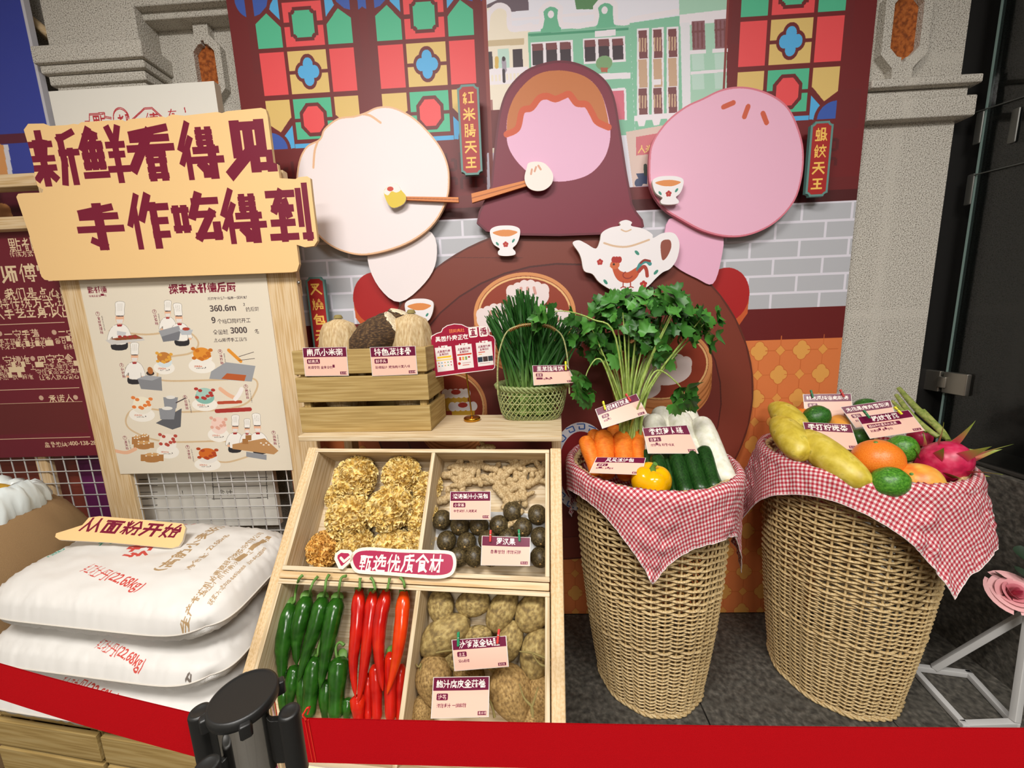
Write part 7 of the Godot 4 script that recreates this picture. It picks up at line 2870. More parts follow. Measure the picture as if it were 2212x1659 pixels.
func build_wicker() -> void:
	make_skins()
	var lt := Vector3(0.42, 0.85, 0.29)
	var rt := Vector3(1.13, 0.85, 0.275)
	wicker_basket("tall wicker basket of carrots, cucumbers and white radishes", Vector3(0.435, 0, 0.29), 0.178, lt, 0.25)
	wicker_basket("tall wicker basket of mangoes, grapefruit and dragon fruit", Vector3(1.115, 0, 0.29), 0.185, rt, 0.25)
	var gm := gingham()
	gingham_cloth("red and white gingham cloth under the carrots and cucumbers", lt, 0.25, 0.2, 0.85, 0.437, PI / 2 + 0.35, Vector2(0.07, -0.035), 0.2, 0.12, gm)
	gingham_cloth("red and white gingham cloth under the mangoes and grapefruit", rt, 0.25, 0.2, 0.85, 0.45, PI / 2 + 0.09, Vector2(0.07, -0.055), 0.2, 0.36, gm)
	vegetables(lt)
	fruits(rt)

func vegetables(c: Vector3) -> void:
	var pn := Vector3(0, 1.0, 0.6).normalized()
	var pp := c + Vector3(0, -0.03, 0.2)
	var V := func(x: float, y: float, off := 0.0) -> Vector3:
		return on_plane(1180 + x * 0.3376, 560 + y * 0.3376, pp + pn * off, pn)
	var carrot := mottled([[0.2, hexc("d8620f")], [0.5, hexc("ea7a1c")], [0.8, hexc("f08f34")]], 0.02, Vector3(4, 30, 4), 0.5, 3, 65)
	var radish := mottled([[0.2, hexc("d5d5bd")], [0.5, hexc("e9e7d6")], [0.8, hexc("f1efe4")]], 0.01, Vector3(8, 8, 8), 0.42, 3, 66)
	var cuke := mottled([[0.2, hexc("0e2a0c")], [0.5, hexc("1a3f14")], [0.85, hexc("2c5720")]], 0.012, Vector3(26, 5, 26), 0.32, 3, 67)
	var rod := func(called: String, part_name: String, label: String, cat: String, group: String, q: Array, m: Material, taper: float, off: float, rough := 0.03) -> void:
		var a: Vector3 = V.call(q[0], q[1], off)
		var b: Vector3 = V.call(q[2], q[3], off - 0.02)
		var r := px_size(a, q[4] * 0.3376)
		a -= pn * r * 0.4
		var d := (b - a)
		if d.length() < 0.16:
			d = d.normalized() * 0.16
		var o := world_thing(called, label, cat, a + d, group)
		var s := Shape.new()
		spindle(s, rel([a, a + d * 0.03, a + d * 0.1, a + d * 0.3, a + d * 0.65, a + d * 0.93, a + d], a + d), [r * 0.25, r * 0.66, r * 0.93, r, r * lerpf(1.0, taper, 0.6), r * taper, r * taper * 0.3], 18, 5, 0, 0.0, rough, int(q[0]))
		part(part_name, s, m, o)
		s = Shape.new()
		s.lathe([Vector2(r * 0.3, 0.001), Vector2(r * 0.2, 0.005), Vector2(0.001, 0.006)], 8, Transform3D(Basis(Quaternion(Vector3.UP, -d.normalized())), -d))
		part("stub", s, skin.stem if called != "cucumber" else skin.twig, o)
	var g := "carrots in the basket"
	for q in [[440, 1062, 460, 1260, 58, "orange carrot behind the two middle carrots"], [305, 1086, 330, 1280, 46, "orange carrot peeping out behind the carrots nearest the rack"]]:
		rod.call("carrot", "root", q[5], "carrot", "carrots in the back row", q, carrot, 0.8, -0.045)
	for q in [[248, 1128, 320, 1360, 50], [365, 1092, 390, 1400, 62], [488, 1100, 510, 1410, 64], [582, 1086, 600, 1390, 48]]:
		rod.call("carrot", "root", {248: "outermost orange carrot on the rack side of the basket", 365: "second thick orange carrot from the rack side", 488: "third thick orange carrot from the rack side", 582: "orange carrot touching the white radishes"}[q[0]], "carrot", "carrots in the front row", q, carrot, 0.75, -0.01)
	for q in [[858, 915, 960, 1120, 72], [735, 945, 760, 1100, 62], [640, 985, 660, 1140, 40]]:
		rod.call("white_radish", "root", {858: "white radish standing tallest, at the back", 735: "round topped white radish behind the leaning ones", 640: "thin white radish beside the celery stems"}[q[0]], "radish", "white radishes in the back row", q, radish, 0.85, -0.05, 0.02)
	for q in [[690, 995, 720, 1240, 70], [560, 1045, 600, 1200, 62], [850, 978, 930, 1260, 74]]:
		rod.call("white_radish", "root", {690: "white radish whose top shows above the leaning card", 560: "white radish touching the carrots", 850: "white radish between the card and the longest radish"}[q[0]], "radish", "white radishes behind the card", q, radish, 0.85, -0.02, 0.02)
	rod.call("white_radish", "root", "longest white radish leaning across the basket beside the cucumbers", "radish", "", [985, 1005, 1160, 1445, 68], radish, 0.85, 0.01, 0.02)
	for q in [[640, 1212, 670, 1400, 42], [770, 1228, 810, 1520, 40]]:
		rod.call("cucumber", "fruit", {640: "cucumber stub showing beside the carrots", 770: "thin cucumber squeezed between the first two cucumbers"}[q[0]], "cucumber", "cucumbers tucked behind", q, cuke, 0.85, -0.012, 0.025)
	for q in [[705, 1240, 760, 1480, 50], [825, 1226, 900, 1510, 50], [905, 1192, 1000, 1505, 52], [1010, 1190, 1085, 1490, 50]]:
		rod.call("cucumber", "fruit", {705: "first", 825: "second", 905: "third", 1010: "fourth"}[q[0]] + " dark green cucumber counted from the yellow pepper", "cucumber", "cucumbers at the front", q, cuke, 0.88, 0.012, 0.025)
	# yellow pepper
	var p: Vector3 = V.call(672, 1418, 0.02)
	var r := px_size(p, 40)
	var s := blob(func(d: Vector3) -> float:
		var a := atan2(d.z, d.x)
		var lobes := 1.0 + 0.11 * absf(cos(a * 2.0)) - 0.05
		var dent := 1.0 - 0.28 * pow(maxf(0.0, d.y), 6.0) - 0.15 * pow(maxf(0.0, -d.y), 6.0)
		return lobes * dent, 22, 32)
	var o := thing("yellow_pepper", "glossy yellow bell pepper between the carrots and cucumbers", "pepper", p, Basis(Vector3.RIGHT, 0.25).scaled(Vector3(r, r * 1.0, r)))
	part("flesh", s, plain(hexc("eeb006"), 0.16), o)
	s = Shape.new()
	s.tube([Vector3(0, 0.7, 0), Vector3(0.02, 0.95, 0), Vector3(0.08, 1.15, 0.05)], [0.2, 0.11, 0.13], 8)
	part("stalk", s, skin.stem, o)
	celery(c)
	var cn := Vector3(0.1, 0.55, 0.83)
	var cp := c + Vector3(-0.1, 0.14, 0.09)
	card([1287, 884, 1374, 851, 1397, 894, 1302, 925], cp, cn, "招牌虾饺皇", "芹菜", "鲜脆爽口", "tilted pink card pegged at the foot of the celery")
	peg(1305, 876, cp, cn, 0.1, "e6df2a", "yellow peg on the card below the celery")
	peg(1357, 859, cp, cn, 0.4, "d23a34", "red peg on the card below the celery")
	cp = V.call(790, 1235, 0.03)
	card([1389, 925, 1483, 919, 1508, 979, 1401, 979], cp, Vector3(0.1, 0.6, 0.8), "香煎萝卜糕", "白萝卜", "清甜爽脆 鲜香味浓", "pink card leaning on the white radishes")
	cp = V.call(440, 1370, 0.05)
	card([1290, 988, 1394, 989, 1385, 1025, 1274, 1021], cp, Vector3(-0.05, 0.85, 0.55), "凤凰流沙包", "胡萝卜", "鲜切榨汁 自然金黄", "pink card lying flat on the carrots")

func leaf_mesh(sd: int) -> ArrayMesh:
	rng.seed = 300 + sd
	var s := Shape.new()
	var c := s.add(Vector3.ZERO)
	var n := 18
	var first := s.v.size()
	for i in n + 1:
		var a := lerpf(-2.45, 2.45, float(i) / n)
		var lobe := 0.62 + 0.38 * absf(cos(a * 1.28))
		var saw := 1.0 + (0.12 if i % 2 else -0.10)
		var rr := lobe * saw
		s.add(Vector3(sin(a) * rr * 0.62, 0.16 * sin(a * 2.5 + sd) - 0.22 * rr * rr + rng.randf_range(-0.04, 0.04), cos(a) * rr * 0.7 + 0.25))
	for i in n:
		s.tri(c, first + i, first + i + 1)
	return s.mesh()

func celery(c: Vector3) -> void:
	rng.seed = 4242
	var root := c + Vector3(-0.07, 0.04, -0.02)
	var t := thing("celery_bunch", "leafy bunch of celery with pale green stems rising from the basket", "vegetable", root)
	var stem_m := mottled([[0.2, hexc("7d9a3a")], [0.5, hexc("9cb656")], [0.8, hexc("bccd84")]], 0.02, Vector3(30, 3, 30), 0.4, 3, 68)
	var mid := on_z(1385, 715, c.z - 0.05)
	var tips := []
	var stems := []
	for i in 30:
		var a := rng.randf() * TAU
		var r := sqrt(rng.randf())
		var tip := mid + Vector3(cos(a) * r * 0.2 + 0.01, sin(a) * r * 0.1 + 0.02, rng.randf_range(-0.1, 0.1))
		tips.append(tip)
		var b0 := root + Vector3(rng.randf_range(-0.04, 0.04), 0, rng.randf_range(-0.035, 0.035))
		var neck := Vector3(lerpf(root.x, tip.x, 0.3), lerpf(root.y, tip.y, 0.5), lerpf(root.z, tip.z, 0.4))
		var s := Shape.new()
		spindle(s, [b0 - root, neck - root, tip - root], [0.0056, 0.0042, 0.0018], 7, 6)
		stems.append(part("stem", s, stem_m, t))
	# two long stems that droop out sideways
	for q in [[[1390, 850, 1420, 800, 1465, 830, 1475, 852], 0.08], [[1310, 800, 1290, 775, 1270, 800, 1262, 830], 0.02], [[1330, 730, 1280, 690, 1220, 672, 1175, 678], 0.03]]:
		var pts := []
		for i in 4:
			pts.append(on_z(q[0][i * 2], q[0][i * 2 + 1], c.z + q[1]) - root)
		var s := Shape.new()
		spindle(s, [Vector3(0, 0.05, 0), pts[0], pts[1], pts[2], pts[3]], [0.004, 0.0032, 0.0028, 0.002, 0.0012], 6, 5)
		var ds := part("drooping_stem", s, stem_m, t)
		for i in 6:
			stems.append(ds)
			tips.append(root + pts[3] + Vector3(rng.randf_range(-0.02, 0.02), rng.randf_range(-0.02, 0.02), rng.randf_range(-0.01, 0.02)))
	var meshes := [leaf_mesh(1), leaf_mesh(2), leaf_mesh(3), leaf_mesh(4)]
	var mats := []
	for h in ["2f6420", "3a7527", "28581d", "4c8a34"]:
		var m := plain(hexc(h), 0.42)
		m.backlight_enabled = true
		m.backlight = Color(0.10, 0.16, 0.03)
		mats.append(m)
	var count := 0
	for i in tips.size():
		var drooped := i >= 30
		for k in (2 if drooped else 8):
			var spread := 0.02 if drooped else 0.055
			var p: Vector3 = tips[i] + Vector3(rng.randf_range(-1, 1), rng.randf_range(-0.8, 0.6), rng.randf_range(-1, 1)) * spread
			var out := (p - mid + Vector3(0, 0.05, 0.12)).normalized()
			var fwd := (out.cross(Vector3(rng.randf_range(-1, 1), rng.randf_range(-1, 1), rng.randf_range(-1, 1))).normalized() + Vector3(0, -0.3, 0)).normalized()
			var x := out.cross(fwd).normalized()
			var sz := rng.randf_range(0.032, 0.058)
			part("leaf", meshes[count % 4], mats[(count * 7 + i) % 4], stems[i], p - root, Basis(x, x.cross(-fwd).normalized() * -1.0, fwd).orthonormalized().scaled(Vector3.ONE * sz))
			count += 1

func fruits(c: Vector3) -> void:
	var pn := Vector3(0, 1.0, 0.38).normalized()
	var pp := c + Vector3(0, -0.02, 0.19)
	var V := func(x: float, y: float, off := 0.0) -> Vector3:
		return on_plane(1600 + x * 0.3617, 680 + y * 0.3617, pp + pn * off, pn)
	var mango := mottled([[0.2, hexc("b8a02c")], [0.5, hexc("d3bd44")], [0.75, hexc("dfcb62")], [0.95, hexc("a89a3a")]], 0.006, Vector3(7, 7, 7), 0.42, 4, 69)
	var lime := mottled([[0.2, hexc("2f6416")], [0.5, hexc("4a8a24")], [0.85, hexc("6ba338")]], 0.01, Vector3(1.1, 1.1, 1.1), 0.35, 4, 70, 4.0)
	var dark_lime := mottled([[0.2, hexc("1b4a14")], [0.5, hexc("2d661f")], [0.85, hexc("467f2c")]], 0.01, Vector3(1.1, 1.1, 1.1), 0.35, 4, 71, 4.0)
	var orange := mottled([[0.2, hexc("e0660f")], [0.5, hexc("ee7f22")], [0.85, hexc("f29a3c")]], 0.05, Vector3(0.8, 0.8, 0.8), 0.38, 3, 72, 3.0)
	var blush := mottled([[0.25, hexc("e8722a")], [0.5, hexc("efa03c")], [0.75, hexc("e9c25c")]], 0.0035, Vector3(0.45, 0.45, 0.45), 0.38, 3, 73, 1.5)
	var ball := lumpy(Vector3(1, 0.93, 1), 0.02, 0.1, 91, 20, 28).mesh()
	var limeball := lumpy(Vector3(1.08, 0.94, 0.96), 0.045, 0.16, 92, 20, 28).mesh()
	var nub := Shape.new()
	nub.lathe([Vector2(0.1, 0.9), Vector2(0.07, 0.96), Vector2(0.0, 0.97)], 8)
	var nm := nub.mesh()
	var round_fruit := func(called: String, label: String, cat: String, x: float, y: float, r: float, off: float, mesh: ArrayMesh, m: Material, turn: float, squash := 1.0) -> void:
		var p: Vector3 = V.call(x, y, off)
		var rr := px_size(p, r * 0.3617) * 0.93
		p -= pn * rr * 0.2
		var o := thing(called, label, "fruit", p, Basis(Vector3(0.3, 0.2, 1).normalized(), turn).scaled(Vector3(rr, rr * squash, rr)))
		part("peel", mesh, m, o)
		part("stem_end", nm, skin.stem, o)
	var long_fruit := func(label: String, q: Array, off: float, m: Material, hook: float) -> void:
		var a: Vector3 = V.call(q[0], q[1], off)
		var b: Vector3 = V.call(q[2], q[3], off)
		var r := px_size(a, q[4] * 0.3617) * 0.92
		a -= pn * r * 0.3
		b -= pn * r * 0.3
		var d := b - a
		var side := d.cross(pn).normalized() * hook
		var o := world_thing("mango", label, "fruit", (a + b) / 2)
		var s := Shape.new()
		spindle(s, rel([a, a + d * 0.05, a + d * 0.25 + side, a + d * 0.55 + side * 1.4, a + d * 0.83 + side, a + d * 0.96, b], (a + b) / 2), [r * 0.25, r * 0.6, r * 0.95, r * 1.05, r * 0.84, r * 0.5, r * 0.15], 22, 5)
		part("skin", s, m, o)
		s = Shape.new()
		s.lathe([Vector2(r * 0.13, -0.002), Vector2(r * 0.1, 0.003), Vector2(0, 0.003)], 7, Transform3D(Basis(Quaternion(Vector3.UP, -d.normalized())), a - (a + b) / 2))
		part("stem_end", s, skin.twig, o)
	long_fruit.call("longest yellow mango lying across the front of the basket", [378, 690, 790, 1005, 92], 0.04, mango, 0.008)
	long_fruit.call("yellow mango over the basket's edge, upper of the two", [205, 525, 360, 720, 78], 0.02, mango, -0.01)
	long_fruit.call("yellow mango over the basket's edge, lower of the two", [220, 610, 370, 830, 85], 0.03, mango, -0.006)
	long_fruit.call("small yellow mango half hidden behind the lemon tea card", [395, 640, 500, 700, 60], -0.02, mango, 0.0)
	long_fruit.call("golden mango standing between two menu cards", [570, 590, 640, 740, 62], -0.02, blush, 0.004)
	round_fruit.call("grapefruit", "large orange grapefruit beside the long mango", "fruit", 828, 845, 135, 0.05, ball, orange, 0.3)
	round_fruit.call("grapefruit", "yellow and orange blushed grapefruit next to the dragon fruit", "fruit", 1072, 985, 126, 0.03, ball, blush, 0.9)
	round_fruit.call("lime", "bumpy green lime at the front between mango and grapefruit", "fruit", 898, 985, 100, 0.05, limeball, lime, 0.4)
	round_fruit.call("lime", "green lime between the orange grapefruit and dragon fruit", "fruit", 968, 790, 86, 0.04, limeball, lime, 1.2)
	round_fruit.call("lime", "dark green lime in front of the papaya soup card", "fruit", 458, 600, 76, 0.03, limeball, dark_lime, 0.7)
	round_fruit.call("lime", "green lime tucked under the grapefruit drink card", "fruit", 722, 725, 62, -0.005, limeball, dark_lime, 0.2)
	round_fruit.call("lime", "green lime at the very back of the basket", "fruit", 752, 535, 62, -0.01, limeball, dark_lime, 0.5, 0.8)
	round_fruit.call("orange", "small orange fruit behind the dark green lime", "fruit", 372, 590, 44, -0.01, ball, orange, 0.1)
	# dragon fruit
	var p: Vector3 = V.call(1210, 880, 0.03)
	var r := px_size(p, 44)
	var pink := mottled([[0.2, hexc("a3123c")], [0.5, hexc("c7204e")], [0.85, hexc("d84a6c")]], 0.008, Vector3(7, 7, 7), 0.35, 3, 74)
	var o := thing("dragon_fruit", "pink dragon fruit with green tipped scales", "fruit", p, Basis(Vector3(0, 0, 1), -0.5) * Basis(Vector3.RIGHT, 0.5))
	var s := lumpy(Vector3(r * 0.95, r * 1.12, r * 0.95), 0.03, 0.1, 93, 18, 26)
	var hide := part("skin", s, pink, o)
	var tip := plain(hexc("8fa23e"), 0.5)
	for i in 17:
		var a := i * 2.4
		var v := lerpf(-0.8, 0.93, i / 16.0)
		var q := sqrt(1.0 - v * v)
		var d := Vector3(cos(a) * q, v, sin(a) * q)
		var base := Vector3(d.x * r * 0.93, d.y * r * 1.1, d.z * r * 0.93)
		var out := (d * 0.75 + Vector3(0, 0.95, 0)).normalized()
		var w := out.cross(d).normalized()
		var L := r * lerpf(0.45, 0.95, clampf(v + 0.3, 0, 1))
		s = Shape.new()
		s.coloured = true
		var sc := []
		for j in 5:
			var f := j / 4.0
			var ww: float = r * 0.25 * [1.0, 0.85, 0.6, 0.32, 0.04][j]
			var cc := base + out * L * f + d * L * 0.35 * f * f
			sc.append([cc - w * ww, cc + d * 0.004, cc + w * ww])
		s.grid(sc)
		for j in s.v.size():
			s.col[j] = Color(0.56, 0.02, 0.08).lerp(Color(0.25, 0.34, 0.05), clampf(int(j / 3) / 4.0 * 1.25, 0, 1))
		var m := plain(Color.WHITE, 0.5)
		m.vertex_color_use_as_albedo = true
		part("scale", s, m, hide)
	# second fruit and the long green stalks behind it
	round_fruit.call("dragon_fruit", "dark pink fruit half hidden behind the dragon fruit", "fruit", 1075, 720, 62, -0.015, ball, pink, 0.3)
	for q in [[945, 440, 1050, 560, 1160, 660, 1225, 735, 15], [930, 480, 1010, 590, 1110, 680, 1180, 730, 13], [1090, 570, 1140, 630, 1200, 690, 1240, 750, 13], [1455, 812, 1420, 815, 1380, 812, 1330, 800, 11], [905, 515, 960, 570, 1040, 640, 1110, 700, 10]]:
		var pts := []
		for i in 4:
			pts.append(V.call(q[i * 2], q[i * 2 + 1], 0.055 - i * 0.006))
		var rr := px_size(pts[0], q[8] * 0.3617)
		o = world_thing("green_stalk", "long green fleshy stalk lying behind the dragon fruit", "stalk", pts[3], "green stalks")
		s = Shape.new()
		spindle(s, rel(pts, pts[3]), [rr * 0.75, rr * 1.1, rr, rr * 0.9], 10, 5, 3, 0.12, 0.06, int(q[0]))
		part("stalk", s, mottled([[0.2, hexc("6a7d34")], [0.5, hexc("8c9a4c")], [0.85, hexc("a8a862")]], 0.012, Vector3(9, 9, 9), 0.5, 3, 75) if not skin.has("stalk") else skin.stalk, o)
	# cards and pegs
	var Q := func(a: Array) -> Array:
		var b := []
		for i in range(0, a.size(), 2):
			b.append(1600 + a[i] * 0.3617)
			b.append(680 + a[i + 1] * 0.3617)
		return b
	var n1 := Vector3(-0.25, 0.45, 0.85)
	var cp: Vector3 = V.call(530, 600, 0.0)
	card(Q.call([375, 476, 657, 472, 670, 605, 388, 610]), cp, n1, "鲜木瓜炖海底椰汤", "木瓜", "熬出好味道 清润", "pink card at the back with a green and a red peg")
	peg(1600 + 425 * 0.3617, 680 + 472 * 0.3617, cp, n1, 0.15, "1f7a4a", "green peg on the card at the back of the fruit basket")
	peg(1600 + 605 * 0.3617, 680 + 468 * 0.3617, cp, n1, 0.3, "c8302c", "red peg on the card at the back of the fruit basket")
	cp = V.call(790, 660, 0.02)
	card(Q.call([600, 552, 892, 510, 935, 640, 690, 674]), cp, n1, "无花果瘦肉雪梨汤", "雪梨", "鲜香润口", "pink card half covered by another card in the fruit basket")
	cp = V.call(900, 725, 0.055)
	card(Q.call([700, 612, 1000, 570, 1096, 690, 776, 738]), cp, Vector3(-0.1, 0.7, 0.7), "杨枝甘露", "西柚&芒果&火龙果", "鲜果现切 自然甘甜", "pink card lying over another card beside the dragon fruit")
	peg(1600 + 752 * 0.3617, 680 + 594 * 0.3617, cp, n1, 0.5, "1f7a4a", "green peg on the card beside the dragon fruit")
	peg(1600 + 940 * 0.3617, 680 + 572 * 0.3617, cp, n1, 0.6, "e6df2a", "yellow peg on the card beside the dragon fruit")
	cp = V.call(560, 770, 0.025)
	card(Q.call([375, 642, 655, 656, 706, 806, 410, 790]), cp, Vector3(-0.1, 0.6, 0.8), "手打柠檬茶", "", "", "pink card half behind the longest mango")
# ---- flour sacks, grain sack, crates, belt barrier, flower stand
func pillow(a: float, b: float, th: float, under: float, sd: int, text_rect: Rect2) -> Array:
	var N := 60
	var K := 40
	var nz := noise(0.55, FastNoiseLite.TYPE_SIMPLEX_SMOOTH, 3, sd)
	var sheets := []
	var seam := []
	for side in [1.0, -1.0]:
		var rows := []
		var uvs := []
		for i in K + 1:
			var v := i * 2.0 / K - 1.0
			var row := []
			var uv := []
			for j in N + 1:
				var u := j * 2.0 / N - 1.0
				var edge := minf(1.0 - absf(u) * 0.999, 1.0 - absf(v) * 0.999)
				var hu := pow(maxf(0.0, 1.0 - pow(absf(u), 4.5)), 0.5)
				var hv := pow(maxf(0.0, 1.0 - pow(absf(v), 3.4)), 0.5)
				var x := a * u * (1.0 - 0.13 * pow(absf(v), 5.0) * pow(absf(u), 2.0))
				var z := b * v * (1.0 - 0.2 * pow(absf(u), 7.0) * pow(absf(v), 2.0))
				var crease := 0.0
				var near := smoothstep(0.30, 0.0, edge)
				crease = near * 0.0045 * sin((u * a + v * b) * 130.0 + nz.get_noise_2d(u * 9, v * 9) * 5.0) * minf(1.0, edge * 14.0)
				var y: float = (th if side > 0 else -under) * hu * hv + crease + (0.006 * nz.get_noise_2d(u * 5 + 20 * side, v * 5)) * minf(1.0, edge * 8.0)
				if side < 0:
					y = maxf(y, -under * 0.9)
				y += 0.012 * sin(u * 2.1 + sd) * (1.0 - absf(v)) 
				row.append(Vector3(x, y, z))
				uv.append(Vector2((x - text_rect.position.x) / text_rect.size.x, (z - text_rect.position.y) / text_rect.size.y))
			rows.append(row)
			uvs.append(uv)
		sheets.append([rows, uvs])
	var top := Shape.new()
	top.grid(sheets[0][0], false, false, sheets[0][1])
	var bottom := Shape.new()
	bottom.grid(sheets[1][0], false, true, sheets[1][1])
	var ring := []
	for j in N + 1: ring.append(sheets[0][0][0][j])
	for i in range(1, K + 1): ring.append(sheets[0][0][i][N])
	for j in range(N - 1, -1, -1): ring.append(sheets[0][0][K][j])
	for i in range(K - 1, -1, -1): ring.append(sheets[0][0][i][0])
	var st := Shape.new()
	st.tube(ring, 0.0022, 5, false)
	return [top, bottom, st]

func sack_print(front: Vector3, u: Vector3, v: Vector3, a: float, b: float, y: float) -> Canvas:
	# drawn in the sack's own metres; px of the photograph give where each line of print lies on its top
	var r := Rect2(-a, -b, 2 * a, 2 * b)
	var cv := canvas(1600, int(1600 * b / a), hexc("dad7d2"))
	cv.frame(r)
	var fl := func(px: float, py: float) -> Vector2:
		var p := on_y(px, py, y) - front
		return Vector2(p.dot(u), p.dot(v))
	var run := func(txt: String, x0: float, y0: float, x1: float, y1: float, size: float, c: Color, wt := 0.1) -> void:
		var p0: Vector2 = fl.call(x0, y0)
		var p1: Vector2 = fl.call(x1, y1)
		var d := p1 - p0
		var w := 0.0
		for ch in txt:
			w += 1.05 if glyph_table.has(ch) else (0.4 if ch == " " else 0.58)
		var sz := d.length() / w * 1.12
		var tr := Transform2D(d.angle(), p0)
		tr.y *= size
		cv.text(txt, 0, -sz, sz, c, wt, 1.05, tr)
	var red := hexc("c4453c")
	var tan_c := hexc("a88a62")
	var teal := hexc("3fa38f")
	run.call("红牡丹(22.68kg)", 145, 1252, 288, 1276, 1.0, red, 0.08)
	run.call("(高筋小麦粉)", 366, 1234, 512, 1134, 1.0, tan_c, 0.14)
	run.call("净含量: 22.68kg", 430, 1228, 522, 1156, 1.0, tan_c, 0.11)
	run.call("生产者:广州岭南穗粮谷物股份有限公司", 408, 1295, 590, 1150, 1.0, tan_c, 0.13)
	run.call("地址:广州市南沙区榄涌工业园冯马路1号", 456, 1260, 600, 1160, 1.0, tan_c, 0.11)
	run.call("联系方式:020-84528088  020-84528089", 472, 1265, 606, 1166, 1.0, tan_c, 0.11)
	var c: Vector2 = fl.call(75, 1215)
	cv.line(Canvas.arc(c, 0.016, 0.020), 0.003, teal)
	cv.glyph("穗", c.x - 0.011, c.y - 0.013, 0.022, 0.026, teal, 0.1)
	run.call("岭南穗粮", 88, 1198, 150, 1162, 1.0, teal, 0.14)
	for k in 5:
		run.call("配料小麦产品净含量生产日", 10 + k * 12, 1216 - k * 2, 118 + k * 8, 1160 - k * 2, 0.9, hexc("9c9388"), 0.1)
	run.call("红", 318, 1208, 352, 1180, 1.0, red, 0.14)
	run.call("牡", 342, 1190, 376, 1160, 1.0, red, 0.14)
	run.call("丹", 398, 1148, 440, 1130, 1.0, red, 0.1)
	run.call("花", 286, 1130, 330, 1114, 1.0, hexc("d05a4c"), 0.16)
	run.call("叶", 320, 1140, 345, 1118, 1.0, teal, 0.16)
	run.call("花", 244, 1190, 262, 1172, 1.0, teal, 0.12)
	return cv

